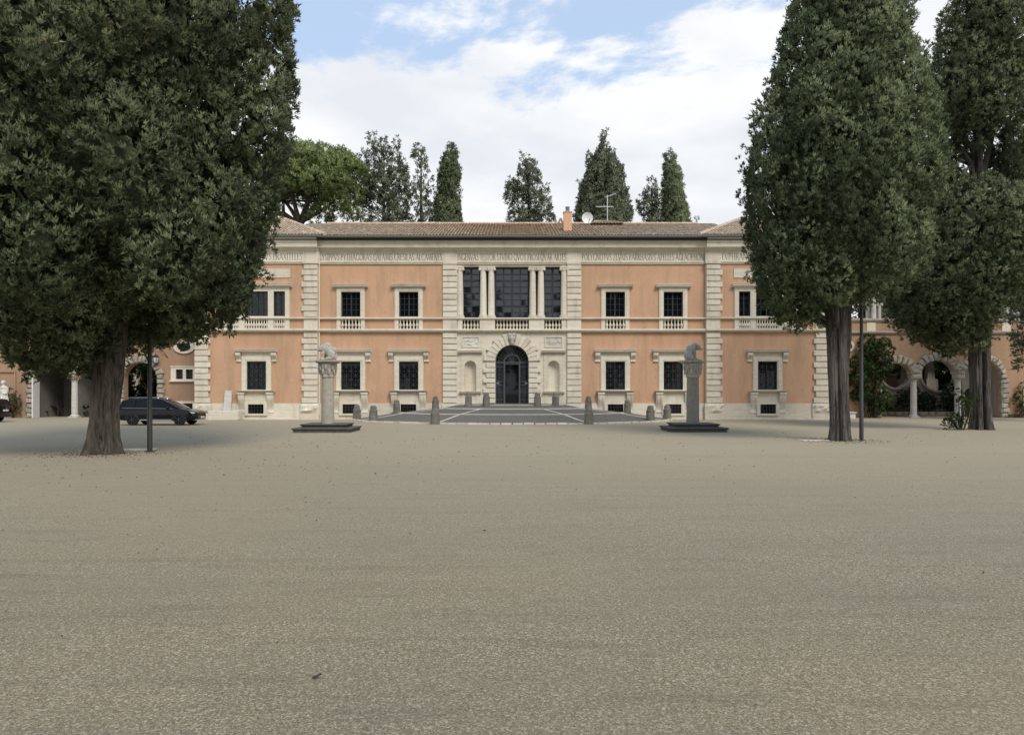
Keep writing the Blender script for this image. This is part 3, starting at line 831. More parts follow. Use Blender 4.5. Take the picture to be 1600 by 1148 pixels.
# ---- central bay: loggia window above, portal below
CX0, CX1 = 714, 886
lg = MB()
lg.box(fx(CX0), fx(CX1), -0.02, 0.9, fz(515), fz(513.7))
lg.box(fx(713), fx(722), -0.03, 0.9, fz(514), fz(411)); lg.box(fx(878), fx(887), -0.03, 0.9, fz(514), fz(411))
lg.box(fx(722), fx(878), 0.02, 0.9, fz(416.6), fz(409))
loggia = lg.build('loggia_window', 'travertine', villa)
for (a, c) in ((749.6, 773.6), (826.4, 850.4)):
    q = MB(); q.box(fx(a), fx(c), -0.10, 0.5, fz(513.9), fz(499.2)); q.build('pedestal', 'travertine', loggia)
    q = MB(); q.box(fx(a + 6), fx(c - 6), 0.42, 0.60, fz(499), fz(416)); q.build('pier', 'window_frame', loggia)
for (a, c) in ((715.5, 722.6), (877.4, 884.5)):
    q = MB(); q.box(fx(a), fx(c), -0.09, 0.3, fz(513.9), fz(499.2)); q.build('pedestal', 'travertine', loggia)
rl = MB(); rl.box(fx(714), fx(886), 0.0, 0.5, fz(499.3), fz(496.7)); rl.build('rail', 'travertine', loggia)
def ionic():
    zb, zt = fz(496.4), fz(416.8); h_ = zt - zb
    b = MB(); r0 = 0.245
    b.lathe([(r0 * 1.32, zb), (r0 * 1.32, zb + 0.07), (r0 * 1.36, zb + 0.10), (r0 * 1.3, zb + 0.14), (r0 * 1.1, zb + 0.16), (r0 * 1.2, zb + 0.20), (r0 * 1.05, zb + 0.235), (r0, zb + 0.27),
             (r0 * 0.99, zb + h_ * 0.4), (r0 * 0.84, zt - 0.34), (r0 * 0.92, zt - 0.32), (r0 * 0.92, zt - 0.28), (r0 * 1.05, zt - 0.2), (r0 * 1.05, zt - 0.1)], 0, 0, 16)
    q = b; q.box(-0.30, 0.30, -0.26, 0.26, zt - 0.07, zt); q.box(-0.27, 0.27, -0.23, 0.23, zt - 0.17, zt - 0.07)
    for s in (-1, 1):
        n = 12; pr = [(s * 0.235 + 0.10 * math.cos(2 * math.pi * k / n), zt - 0.185 + 0.10 * math.sin(2 * math.pi * k / n)) for k in range(n)]
        q.prism_y(pr, -0.25, 0.25)
        pr = [(s * 0.235 + 0.045 * math.cos(2 * math.pi * k / n), zt - 0.185 + 0.045 * math.sin(2 * math.pi * k / n)) for k in range(n)]
        q.prism_y(pr, -0.275, 0.275)
    return b.build('column', 'travertine', smooth=True)
ic = ionic(); ic.parent = loggia; ic.location = (fx(755), 0.10, 0)
# capitals are sub-parts of the loggia, so the columns stay one level up
for px in (767.6, 832.4, 845.2, 718.6, 881.4):
    o = copy_tree(ic, loggia); o.location = (fx(px), 0.10, 0)
for k, (a, c, nx) in enumerate(((722.6, 749.5, 2), (774, 826, 4), (850.5, 877.4, 2))):
    x0, x1, z0, z1 = fx(a), fx(c), fz(497), fz(417)
    balusters(x0 + 0.03, x1 - 0.03, 10 if nx == 4 else 5, loggia, 0.12)
    panes(x0 - 0.15, x1 + 0.15, z0, z1, nx, 8, 0.56, loggia, 'loggia_glass', seed=20 + k, tilt=0.7)
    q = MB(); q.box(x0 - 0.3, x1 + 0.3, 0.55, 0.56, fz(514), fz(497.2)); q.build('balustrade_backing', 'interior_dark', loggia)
    q = MB()
    q.panel(rect(x0 - 0.3, x1 + 0.3, z0, z1), [rect(x0 + 0.06, x1 - 0.06, z0 + 0.08, z1 - 0.06)], 0.44, 0.08)
    for i in range(1, nx):
        x = x0 + (x1 - x0) * i / nx; ww = 0.06 if 2 * i == nx else 0.04
        q.box(x - ww, x + ww, 0.45, 0.51, z0, z1)
    for j in range(1, 8):
        z = z0 + (z1 - z0) * j / 8; ww = 0.055 if j % 2 == 0 else 0.014
        q.box(x0, x1, 0.452, 0.505, z - ww, z + ww)
    q.build('glazing_bars', 'window_frame', loggia)

# portal wall
AR = 26 * U; ZS = fz(565)
pw = MB()
outer = [(fx(CX0), 0.2), (-AR, 0.2)] + [(x, z) for x, z in arc(0, ZS, AR, 180, 0, 28)] + [(AR, 0.2), (fx(CX1), 0.2), (fx(CX1), fz(514)), (fx(CX0), fz(514))]
holes = []
NR = 9.2 * U
for px in (735, 865):
    c = fx(px); holes.append([(c - NR, fz(611))] + [(c + NR, fz(611))] + arc(c, fz(572.6), NR, 0, 180, 14))
pw.panel(outer, holes, 0.0, 0.9)
pwo = pw.build('portal_wall', 'travertine', villa)
for px in (735, 865):
    c = fx(px)
    q = MB(); n, k = 12, 8; vs = []; fs = []                    # curved niche shell
    zz = [fz(611), fz(598), fz(585), fz(572.6)]
    for z in zz:
        for i in range(n + 1): a = math.pi * i / n; vs.append((c + NR * math.cos(a), 0.0 + NR * math.sin(a), z))
    for j in range(1, k + 1):
        ph = math.pi / 2 * j / k
        for i in range(n + 1): a = math.pi * i / n; vs.append((c + NR * math.cos(a) * math.cos(ph), NR * math.sin(a) * math.cos(ph), fz(572.6) + NR * math.sin(ph)))
    rows = len(zz) + k
    for j in range(rows - 1):
        for i in range(n): a = j * (n + 1) + i; fs.append((a, a + 1, a + n + 2, a + n + 1))
    q.add(vs, fs); nb = q.build('niche', 'travertine', villa, smooth=True)
    q = MB(); hole = [(c - NR * 1.01, fz(611)), (c + NR * 1.01, fz(611))] + arc(c, fz(572.6), NR * 1.01, 0, 180, 14)
    q.panel(rect(c - 15.5 * U, c + 15.5 * U, fz(611.2), fz(553)), [hole], -0.05, 0.055); q.build('niche_frame', 'travertine', nb)
    q = MB(); q.prism_x(cornice_prof(0, fz(551.8), fz(547.2), 0.34), c - 18.4 * U, c + 18.4 * U); q.build('niche_cornice', 'travertine', nb)
    q = MB(); q.box(c - 15.6 * U, c + 15.6 * U, -0.03, 0.01, fz(556.5), fz(552)); q.build('niche_frieze', 'travertine', nb)
    q = MB(); q.prism_x(cornice_prof(0, fz(615), fz(611.2), 0.26), c - 16.6 * U, c + 16.6 * U); q.box(c - NR, c + NR, 0, NR, fz(612), fz(611) - 0.01); q.build('niche_sill', 'travertine', nb)
    q = MB(); q.panel(rect(c - 13 * U, c + 13 * U, 0.4, fz(615.1)), [rect(c - 9.5 * U, c + 9.5 * U, fz(628), fz(617))], -0.05, 0.055); q.build('niche_pedestal', 'travertine', nb)
    # carved relief tablet
    q = MB(); nx, nz = 30, 18; x0, x1, z0, z1 = c - 12.6 * U, c + 12.6 * U, fz(541), fz(527); vs = []; fs = []
    rr = random.Random(px)
    blobs = [(rr.uniform(0.12, 0.88), rr.uniform(0.2, 0.75), rr.uniform(0.05, 0.14), rr.uniform(0.03, 0.09)) for _ in range(16)]
    for i in range(nx + 1):
        for j in range(nz + 1):
            uu, vv = i / nx, j / nz
            h_ = max([d * math.exp(-(((uu - a) * 1.8) ** 2 + (vv - b_) ** 2) / (r_ * r_)) for a, b_, r_, d in blobs])
            e = 0.0 if i in (0, nx) or j in (0, nz) else h_
            vs.append((x0 + (x1 - x0) * uu, -0.006 - e, z0 + (z1 - z0) * vv))
    for i in range(nx):
        for j in range(nz): a = i * (nz + 1) + j; fs.append((a, a + nz + 1, a + nz + 2, a + 1))
    q.add(vs, fs); rp = q.build('relief_panel', 'marble', villa, smooth=True)
    q = MB(); q.panel(rect(x0 - 0.07, x1 + 0.07, z0 - 0.07, z1 + 0.07), [rect(x0, x1, z0, z1)], -0.06, 0.058); q.build('relief_frame', 'travertine', rp)

# arch stones, jamb stones and carved keystone
rv = random.Random(5)
portal = empty('portal', (0, 0, 0), 0, villa)
edges = [-92 + 8.5] 
angs = [90 - 9.0] ; stepa = (90 - 9.0 - 2.0) / 7
for s in (-1, 1):
    for k in range(7):
        a0 = 9.0 + stepa * k + 0.55; a1 = 9.0 + stepa * (k + 1) - 0.55
        ro = (44.5 if k % 2 == 0 else 40.5) * U; ri = AR + 0.005
        pts = [(s * ri * math.sin(R(a0)), ZS + ri * math.cos(R(a0))), (s * ro * math.sin(R(a0)), ZS + ro * math.cos(R(a0))), (s * ro * math.sin(R(a1)), ZS + ro * math.cos(R(a1))), (s * ri * math.sin(R(a1)), ZS + ri * math.cos(R(a1)))]
        pts = [(x, min(z, fz(519.6))) for x, z in pts]
        q = MB(); q.prism_y(pts, -0.15 - rv.uniform(0, 0.03), 0.25); q.build('voussoir', 'travertine', portal)
    for k in range(8):
        wpx = 18.8 if k % 2 == 1 else 14.0; y0_ = 567.0 + k * 7.95
        q = MB(); xa, xb = sorted((s * (AR + 0.005), s * (AR + wpx * U)))
        q.chamfer_box(xa, xb, -0.15 - rv.uniform(0, 0.02), 0.25, fz(y0_ + 7.0), fz(y0_), 0.02); q.build('jamb_block', 'travertine', portal)
q = MB()
for a0 in (-8.4,): pass
ro = 45.2 * U
q.prism_y([(AR * math.sin(R(-8.4)), ZS + AR * math.cos(R(8.4))), (ro * math.sin(R(-8.4)), ZS + ro * 0.99), (ro * math.sin(R(8.4)), ZS + ro * 0.99), (AR * math.sin(R(8.4)), ZS + AR * math.cos(R(8.4)))], -0.20, 0.25)
zc_ = ZS + AR + 0.42
q.ball((0, -0.27, zc_), (0.17, 0.16, 0.27)); q.ball((0, -0.40, zc_ - 0.02), (0.045, 0.07, 0.09)); q.ball((0, -0.30, zc_ - 0.24), (0.12, 0.12, 0.17))
for s in (-1, 1): q.ball((s * 0.15, -0.26, zc_ + 0.08), (0.10, 0.10, 0.22)); q.ball((s * 0.085, -0.40, zc_ + 0.07), (0.05, 0.04, 0.035)); q.ball((s * 0.11, -0.28, zc_ + 0.27), (0.11, 0.1, 0.1))
o = q.build('keystone', 'statue_stone', portal, smooth=True); o['label'] = 'keystone carved as a bearded mask'
# glazed door and iron gate
ZD = fz(631.0)
q = MB(); q.panel([(-AR, ZD), (AR, ZD)] + arc(0, ZS, AR, 0, 180, 24), [], 0.62, 0.02); q.build('door_glass', 'dark_glass', portal)
q = MB(); q.box(-AR - 0.1, AR + 0.1, -0.35, 0.6, ZD - 0.25, ZD); q.build('threshold', 'travertine', portal)
q = MB(); yb = 0.40; T = 0.055
dx = 11.8 * U; zt_ = fz(566)
for s in (-1, 1):
    q.bar((s * (AR - 0.04), yb, ZD), (s * (AR - 0.04), yb, zt_), 0.07); q.bar((s * dx, yb, ZD), (s * dx, yb, zt_), 0.10); q.bar((s * (dx + 0.10), yb, ZD), (s * (dx + 0.10), yb, zt_), 0.03)
q.bar((-AR, yb - 0.002, zt_), (AR, yb - 0.002, zt_), 0.08); q.bar((-dx, yb - 0.004, zt_ - 0.12), (dx, yb - 0.004, zt_ - 0.12), 0.05)
for rr_, w_ in ((12.2 * U, 0.07), (AR - 0.03, 0.06)):
    ap = arc(0, zt_, rr_, 0, 180, 24)
    for (a, b1), (c, d1) in zip(ap[:-1], ap[1:]): q.bar((a, yb - 0.003, b1), (c, yb - 0.003, d1), w_)
q.build('gate_frame', 'gate_iron', portal)
q = MB()
for k in range(1, 10):
    a = math.pi * k / 10; q.bar((0.05 * math.cos(a), yb, zt_ + 0.05 * math.sin(a)), (12 * U * math.cos(a), yb, zt_ + 12 * U * math.sin(a)), 0.018)
for ring, nn, rad in ((0.70, 10, 0.085), (0.96, 13, 0.085)):
    for k in range(nn):
        a = math.pi * (k + 0.5) / nn; cx_, cz_ = ring * math.cos(a), zt_ + ring * math.sin(a)
        ap = arc(cx_, cz_, rad, 0, 360, 8)
        for (a1, b1), (c1, d1) in zip(ap[:-1], ap[1:]): q.bar((a1, yb + 0.002, b1), (c1, yb + 0.002, d1), 0.02)
for k in range(13):
    a = math.pi * (k + 0.5) / 13; q.bar((12.6 * U * math.cos(a), yb, zt_ + 12.6 * U * math.sin(a)), ((AR - 0.05) * math.cos(a), yb, zt_ + (AR - 0.05) * math.sin(a)), 0.018)
for s in (-1, 1):
    xa, xb = dx + 0.12, AR - 0.07; xm = (xa + xb) / 2
    rows = [ZD + 0.02, ZD + 0.32, (ZD + zt_) / 2 - 0.14, (ZD + zt_) / 2 + 0.14, zt_ - 0.30, zt_ - 0.04]
    for z in rows: q.bar((s * xa, yb, z), (s * xb, yb, z), 0.035)
    for x in (xa + (xb - xa) * 0.25, xm, xa + (xb - xa) * 0.75): q.bar((s * x, yb + 0.002, ZD), (s * x, yb + 0.002, zt_), 0.018)
    for za, zb in ((rows[1], rows[2]), (rows[3], rows[4])):
        nn = 4; st = (zb - za) / nn
        for k in range(nn):
            for sg in (-1, 1):
                z = za + st * k
                q.bar((s * xm, yb - 0.003, z), (s * (xm + sg * (xb - xa) * 0.30), yb - 0.003, z + st / 2), 0.022); q.bar((s * (xm + sg * (xb - xa) * 0.30), yb - 0.003, z + st / 2), (s * xm, yb - 0.003, z + st), 0.022)
    for za, zb in ((rows[0], rows[1]), (rows[2], rows[3]), (rows[4], rows[5])):
        q.bar((s * xa, yb - 0.003, za), (s * xb, yb - 0.003, zb), 0.02); q.bar((s * xa, yb - 0.003, zb), (s * xb, yb - 0.003, za), 0.02)
q.build('gate_scrollwork', 'gate_iron', portal)
for s in (-1, 1):
    q = MB(); q.prism_y([(s * (AR - 0.06), (ZD + zt_) / 2), (s * (AR - 0.30), (ZD + zt_) / 2 + 0.12), (s * (AR - 0.22), (ZD + zt_) / 2), (s * (AR - 0.30), (ZD + zt_) / 2 - 0.12)][:: s], yb - 0.05, yb - 0.02)
    q.build('gate_handle', 'chrome', portal)

# rain pipe down the right inner quoin, one on the left
for px in (1102.5, 499.6):
    q = MB(); q.tube([(fx(px), -0.16, 0.3), (fx(px), -0.16, fz(376))], 0.05, 8); q.build('downpipe', 'travertine', villa)

# ---- roof
def tile_field(origin, ux, us, nrm, width, length, keep, rngt, tw_=0.235, tl=0.44):
    """rows of half-round cover tiles as geometry; keep(u,s) says if a tile belongs to this slope."""
    nu, ns = int(width / tw_), int(length / tl)
    k = 4; V = []; Fc = []; T_ = []
    for i in range(nu):
        for j in range(ns):
            u0, s0 = i * tw_, j * tl
            if not keep(u0 + tw_ / 2, s0 + tl / 2): continue
            b = len(V); tint = float(np.clip(rngt.normal(0.5, 0.22), 0, 1)); du = rngt.uniform(-0.012, 0.012)
            for (ss, lift) in ((s0 - 0.03, 0.035), (s0 + tl, 0.0)):
                for q_ in range(k + 1):
                    a = math.pi * q_ / k
                    x = u0 + tw_ / 2 + du - math.cos(a) * tw_ * 0.5; h_ = math.sin(a) * 0.075 + lift
                    V.append(origin + ux * x + us * ss + nrm * h_); T_.append(tint)
            for q_ in range(k): Fc.append((b + q_, b + q_ + 1, b + k + 2 + q_, b + k + 1 + q_))
            Fc.append((b, b + 1, b + 3, b + 4))      # mortared front end
    return V, Fc, T_
rt = np.random.default_rng(4)
roof_parts = ([], [], [])
def add_field(*a, **k):
    V, Fc, T_ = tile_field(*a, **k); b = len(roof_parts[0])
    roof_parts[0].extend(V); roof_parts[1].extend(tuple(i + b for i in q) for q in Fc); roof_parts[2].extend(T_)
ZE = PZ(368.2, 54.75); YE = -0.85
# main slope
RY, RZ = 9.0, PZ(350.0, DF + 9.0)
deck = MB()
us = Vector((0, RY - YE, RZ - ZE)); Ls = us.length; us.normalize(); nrm = Vector((0, -us.z, us.y))
XM = 17.0
def main_keep(u, s): return True
add_field(Vector((-XM, YE, ZE)), Vector((1, 0, 0)), us, nrm, 2 * XM, Ls, main_keep, rt)
deck.add([(-XM, YE, ZE - 0.03), (XM, YE, ZE - 0.03), (XM, RY, RZ - 0.03), (-XM, RY, RZ - 0.03), (-XM, 13.6, ZE - 0.03), (XM, 13.6, ZE - 0.03)], [(0, 1, 2, 3), (3, 2, 5, 4)])
# pavilion pyramids
PA = 5.5; PH = PZ(341.0, DF + PA)
caps = MB()
def cap_row(a, b, r=0.13, step=0.42):
    a = Vector(a); b = Vector(b); d = b - a; n = max(2, int(d.length / step)); d.normalize()
    for i in range(n):
        p0 = a.lerp(b, i / n); p1 = a.lerp(b, (i + 1.12) / n)
        caps.tube([p0, p1], [r * 1.12, r * 0.92], 8)
cap_row((-XM + 1.5, RY, RZ + 0.02), (XM - 1.5, RY, RZ + 0.02))
for s in (-1, 1):
    cx_ = s * (abs(fx(307) + fx(498.5)) / 2); hw = (fx(498.5) - fx(307)) / 2 + 0.66; ye = YE - 0.15; ZP = ZE + 0.02
    apex = Vector((cx_, PA, PH)); yb_ = PA + (PA - ye)
    cs = [Vector((cx_ - hw, ye, ZP)), Vector((cx_ + hw, ye, ZP)), Vector((cx_ + hw, yb_, ZP)), Vector((cx_ - hw, yb_, ZP))]
    for i in range(4):
        a, b_ = cs[i], cs[(i + 1) % 4]; ux = (b_ - a).normalized(); wd = (b_ - a).length; mid = (a + b_) / 2
        uv = apex - mid; ln = uv.length; uv.normalize(); nn = ux.cross(uv).normalized()
        if nn.z < 0: nn = -nn
        add_field(a, ux, uv, nn, wd, ln, lambda u, q_, w=wd, l=ln: abs(u - w / 2) < (w / 2) * (1 - q_ / l) + 0.02, rt)
        dn = Vector((0, 0, -0.03)); deck.add([a + dn, b_ + dn, apex + dn], [(0, 1, 2)])
        cap_row(a + Vector((0, 0, 0.05)), apex + Vector((0, 0, 0.05)))
roof = deck.build('roof', 'roof_tile', villa)
a = roof.data.attributes.new('tint', 'FLOAT', 'POINT'); a.data.foreach_set('value', np.full(len(roof.data.vertices), 0.4, np.float32))
o = np_mesh('roof_tiles', np.array([tuple(v) for v in roof_parts[0]]), np.array(roof_parts[1]), np.array(roof_parts[2]), 'roof_tile', roof); o['kind'] = 'stuff'
o = caps.build('ridge_tiles', 'roof_tile', roof, smooth=True); o['kind'] = 'stuff'
a = o.data.attributes.new('tint', 'FLOAT', 'POINT'); a.data.foreach_set('value', np.repeat(rt.uniform(0.3, 0.9, len(o.data.vertices) // 8 + 1), 8)[:len(o.data.vertices)].astype(np.float32))
# soffit board and gutter
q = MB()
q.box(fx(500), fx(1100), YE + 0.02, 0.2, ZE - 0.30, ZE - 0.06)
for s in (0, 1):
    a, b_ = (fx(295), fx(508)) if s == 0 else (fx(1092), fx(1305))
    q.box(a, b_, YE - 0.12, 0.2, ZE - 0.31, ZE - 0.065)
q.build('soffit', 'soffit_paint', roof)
q = MB()
def gutter(x0, x1, y):
    pr = [(y - 0.13 * math.cos(math.pi * k / 8) - 0.0, ZE - 0.07 - 0.09 * math.sin(math.pi * k / 8)) for k in range(9)]
    q.prism_x(pr + [(y + 0.13, ZE + 0.0), (y - 0.14, ZE + 0.0)], x0, x1)
gutter(fx(508), fx(1092), YE - 0.06); gutter(fx(294), fx(508.6), YE - 0.22); gutter(fx(1091.4), fx(1306), YE - 0.22)
q.build('gutter', 'gutter_metal', roof)
# chimney
Dc = DF + 2.6; zb_ = ZE + (2.6 - YE) * (RZ - ZE) / (RY - YE)
q = MB(); x0, x1 = PX(880.5, Dc), PX(893, Dc); q.box(x0, x1, 2.3, 2.9, zb_ - 0.5, PZ(333.0, Dc)); q.box(x0 - 0.04, x1 + 0.04, 2.26, 2.94, PZ(333.0, Dc) + 0.002, PZ(331.6, Dc))
chim = q.build('chimney', 'chimney_plaster', roof)
q = MB(); q.lathe([(0.15, PZ(331.5, Dc)), (0.15, PZ(324.5, Dc)), (0.18, PZ(324.3, Dc)), (0.18, PZ(323.6, Dc))], (x0 + x1) / 2, 2.6, 12); q.build('chimney_pipe', 'gutter_metal', roof)
# a low hipped tiled turret on the ridge, and a small A-shaped vent hood
Dt = DF + 8.0; xa, xb = PX(921, Dt), PX(972, Dt); xm = PX(942, Dt); zt_ = PZ(345.5, Dt); zb2 = PZ(352.5, Dt)
q = MB(); q.add([(xa, 7.0, zb2), (xb, 7.0, zb2), (xb, 9.4, zb2), (xa, 9.4, zb2), (xm - 0.5, 8.2, zt_), (xm + 0.6, 8.2, zt_)], [(0, 1, 5, 4), (1, 2, 5), (2, 3, 4, 5), (3, 0, 4), (0, 3, 2, 1)])
q.box(xa + 0.5, xb - 0.5, 7.4, 9.0, zb2 - 1.0, zb2)
for k in range(10):
    xx = xa + (xb - xa) * (k + 0.5) / 10; q.tube([(xx, 6.95, zb2 + 0.03), (xm + (xx - xm) * 0.3, 8.2, zt_ + 0.03)], 0.085, 6)
q.build('roof_turret', 'roof_tile', roof)
q = MB(); xh = PX(876.5, Dt); zh = PZ(351, Dt)
q.tube([(xh - 0.28, 8.4, zh), (xh, 8.4, zh + 0.62)], 0.09, 6); q.tube([(xh + 0.28, 8.4, zh), (xh, 8.4, zh + 0.62)], 0.09, 6)
q.build('vent_hood', 'roof_tile', roof)

# antenna and dish stand on the roof
Da = DF + 8.2; xa = PX(949, Da); zg = zt_ - 0.1
ant = empty('tv_antenna', (xa, Da, zg)); tag(ant, 'thin grey aerial mast with crossbars on the roof turret', 'antenna')
q = MB(); q.tube([(0, 0, -0.1), (0, 0, PZ(305, Da) - zg)], 0.03, 6); q.build('mast', 'dish_white', ant)
for (py, hl) in ((323, 0.85), (345.0, 0.0)):
    z = PZ(py, Da) - zg
    q = MB()
    if hl: q.tube([(-0.95, 0, z), (0.5, 0, z)], 0.03, 6)
    else: q.tube([(-1.1, 0, z), (0, 0, z)], 0.035, 6)
    q.build('crossbar', 'dish_white', ant)
q = MB(); z = PZ(306, Da) - zg; q.tube([(-0.15, 0, z - 0.12), (0.72, 0, z + 0.2)], 0.022, 6)
for k in range(5): q.tube([(0.0 + 0.15 * k, -0.22 + 0.02 * k, z - 0.06 + 0.055 * k), (0.0 + 0.15 * k, 0.22 - 0.02 * k, z - 0.06 + 0.055 * k)], 0.014, 5)
q.build('yagi_boom', 'dish_white', ant)
dish = empty('satellite_dish', (PX(916.5, Da), Da - 0.6, PZ(352, Da))); tag(dish, 'round white satellite dish beside the chimney on the roof', 'satellite dish')
q = MB(); vs = []; fs = []; rd = 0.46; n = 20
for j in range(5):
    for k in range(n): r_ = rd * (j + 0.15) / 4.15; vs.append((r_ * math.cos(2 * math.pi * k / n), -0.32 * (r_ / rd) ** 2 * 0.5, 0.45 + r_ * math.sin(2 * math.pi * k / n)))
for j in range(4):
    for k in range(n): fs.append((j * n + k, j * n + (k + 1) % n, (j + 1) * n + (k + 1) % n, (j + 1) * n + k))
fs.append(tuple(range(n))); q.add(vs, fs); q.build('reflector', 'dish_white', dish, smooth=True)
q = MB(); q.tube([(0, 0.08, -0.6), (0, 0.08, 0.45), (0, 0.0, 0.45)], 0.03, 6); q.build('mount', 'gutter_metal', dish)
q = MB(); q.tube([(0.05, -0.12, 0.02), (0.13, -0.5, 0.22)], 0.018, 5); q.ball((0.13, -0.52, 0.24), 0.05); q.build('feed_arm', 'gutter_metal', dish)
# ================================================================ garden walls either side (set back from the villa front)
DW = 59.4; UW = DW / F
def wx(px): return (px - 800.0) * UW
def wz(py): return H - (py - HY) * UW
ZSP = wz(592.0)                                                # springing of the arches
rs = random.Random(21)

def rough_stone(pts, y0, y1, seed, amt=0.05):
    """wedge from four (x,z) corners, front pillowed and knocked about."""
    b = MB(); cx_ = sum(p_[0] for p_ in pts) / 4; cz_ = sum(p_[1] for p_ in pts) / 4
    vs = [(x, y1, z) for x, z in pts] + [(x, y0 + 0.10, z) for x, z in pts] + [(cx_ + (x - cx_) * 0.62, y0, cz_ + (z - cz_) * 0.62) for x, z in pts]
    fs = [(3, 2, 1, 0)]
    for a in (0, 4):
        for i in range(4): j = (i + 1) % 4; fs.append((a + i, a + j, a + 4 + j, a + 4 + i))
    fs.append((8, 9, 10, 11)); b.add(vs, fs); b.jitter(amt, seed)
    return b

def arch_ring(name, px, rpx, parent, skip=None, a0=0, a1=180):
    """an archway part: a ring of rough stones (each its own piece)."""
    arch = empty(name, (0, 0, 0), 0, parent)
    r_ = rpx * UW; n = max(9, int(math.pi * (r_ + 0.25) / 0.36)); c = wx(px)
    for k in range(n):
        b0, b1 = a0 + (a1 - a0) * (k + 0.05) / n, a0 + (a1 - a0) * (k + 0.95) / n
        ro = r_ + rs.uniform(0.42, 0.66)
        pts = [(c + q_ * math.cos(R(b_)), ZSP + q_ * math.sin(R(b_))) for q_, b_ in ((r_, b0), (ro, b0), (ro, b1), (r_, b1))]
        rough_stone(pts, -0.22 - rs.uniform(0, 0.08), 0.2, rs.randint(0, 9999), 0.04).build('arch_stone', 'rustic_stone', arch)
    return arch
def jamb_stones(px, side, parent, zb=0.0):
    n = 8; st = (ZSP - zb) / n
    for k in range(n):
        x0 = wx(px); w = (0.62 if k % 2 else 0.50) + rs.uniform(-0.05, 0.05); x1 = x0 + side * w
        xa, xb = sorted((x0, x1)); z0 = zb + st * k + 0.02; z1 = zb + st * (k + 1) - 0.02
        rough_stone([(xa, z0), (xb, z0), (xb, z1), (xa, z1)], -0.20 - rs.uniform(0, 0.06), 0.2, rs.randint(0, 9999), 0.03).build('jamb_stone', 'rustic_stone', parent)

def arcade_column(px, parent):
    x = wx(px); r0 = 0.235
    b = MB(); zt = wz(594.5)
    b.box(x - 0.34, x + 0.34, -0.10, 0.58, 0.0, 0.10)
    b.lathe([(0.32, 0.10), (0.33, 0.15), (0.27, 0.20), (r0, 0.24), (r0 * 1.0, 1.2), (r0 * 0.90, zt - 0.06), (r0 * 1.05, zt - 0.04), (r0 * 1.05, zt)], x, 0.24, 16)
    c = b.build('column', 'marble', parent, smooth=True)
    q = MB(); z0, z1 = zt, wz(581.5); h_ = z1 - z0
    q.lathe([(r0 * 0.95, z0), (r0 * 1.0, z0 + h_ * 0.3), (r0 * 1.25, z0 + h_ * 0.75), (r0 * 1.3, z0 + h_ * 0.85)], x, 0.24, 14)
    q.box(x - 0.36, x + 0.36, -0.12, 0.60, z0 + h_ * 0.84, z1)
    for ring, zz, rad in ((8, 0.25, 0.075), (8, 0.58, 0.085)):
        for k in range(ring):
            a = 2 * math.pi * (k + (0.5 if zz > 0.4 else 0)) / ring; rr = r0 * (1.05 if zz < 0.4 else 1.28)
            q.ball((x + rr * math.cos(a), 0.24 + rr * math.sin(a), z0 + h_ * zz), (rad, rad, rad * 1.5), 6, 4)
    q.build('capital', 'marble', c, smooth=True)
    for k in range(3):                                          # rough stones over the capital
        rough_stone([(x - 0.42 + 0.05 * k, z1 + 0.19 * k), (x + 0.42 - 0.05 * k, z1 + 0.19 * k), (x + 0.40 - 0.05 * k, z1 + 0.18 * (k + 1)), (x - 0.40 + 0.05 * k, z1 + 0.18 * (k + 1))], -0.26, 0.5, rs.randint(0, 999), 0.035).build('arch_stone', 'rustic_stone', c)
    return c

def wing_outline(x0, x1, arches):
    """outline of a wall with open arches standing on the ground; arches = [(cx, r)] grouped; shared columns carry the springing."""
    pts = [(x0, -0.2)]
    for grp in arches:
        for k, (c, r_) in enumerate(grp):
            if k == 0: pts.append((c - r_, -0.2))
            pts += arc(c, ZSP, r_, 180, 0, 22)
        pts.append((grp[-1][0] + grp[-1][1], -0.2))
    pts += [(x1, -0.2), (x1, wz(500)), (x0, wz(500))]
    return pts

def parapet(x0, x1, parent):
    for (ya, yb, pr) in ((497.4, 503.2, 0.16), (517.6, 522.4, 0.20)):
        b = MB(); zt, zb = wz(ya), wz(yb)
        b.prism_x([(0.3, zb), (-pr * 0.5, zb), (-pr, zb + (zt - zb) * 0.45), (-pr, zt - 0.03), (-pr + 0.04, zt), (0.75, zt), (0.75, zb)] if ya < 500 else [(0.1, zb), (-pr * 0.5, zb), (-pr, zb + (zt - zb) * 0.5), (-pr, zt - 0.03), (-pr + 0.04, zt), (0.1, zt)], x0, x1)
        b.build('coping' if ya < 500 else 'string_course', 'rustic_stone', parent)

# ---------------- left wall
lwall = empty('garden_wall', (0, DW, 0)); tag(lwall, 'weathered orange garden wall with rough stone arches left of the villa', 'wall')
XL0, XL1 = wx(-260), wx(309)
r27 = 27 * UW
def ellipse(cx_, cz_, rx, rz, n=28): return [(cx_ + rx * math.cos(2 * math.pi * k / n), cz_ + rz * math.sin(2 * math.pi * k / n)) for k in range(n)]
ovc = (wx(288.5), wz(542.3))
b = MB()
b.panel(wing_outline(XL0, XL1, [[(wx(81), r27), (wx(147), r27)], [(wx(220.3), 26 * UW)]]),
        [ellipse(ovc[0], ovc[1], 10.6 * UW, 6.6 * UW), rect(wx(275.5), wx(286.5), wz(592.2), wz(577)), rect(wx(291), wx(302), wz(592.2), wz(577))], 0, 0.6)
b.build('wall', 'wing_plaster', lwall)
parapet(XL0, XL1, lwall)
ar = arch_ring('archway', 81, 27, lwall); jamb_stones(54, -1, ar)
arch_ring('archway', 147, 27, lwall); 
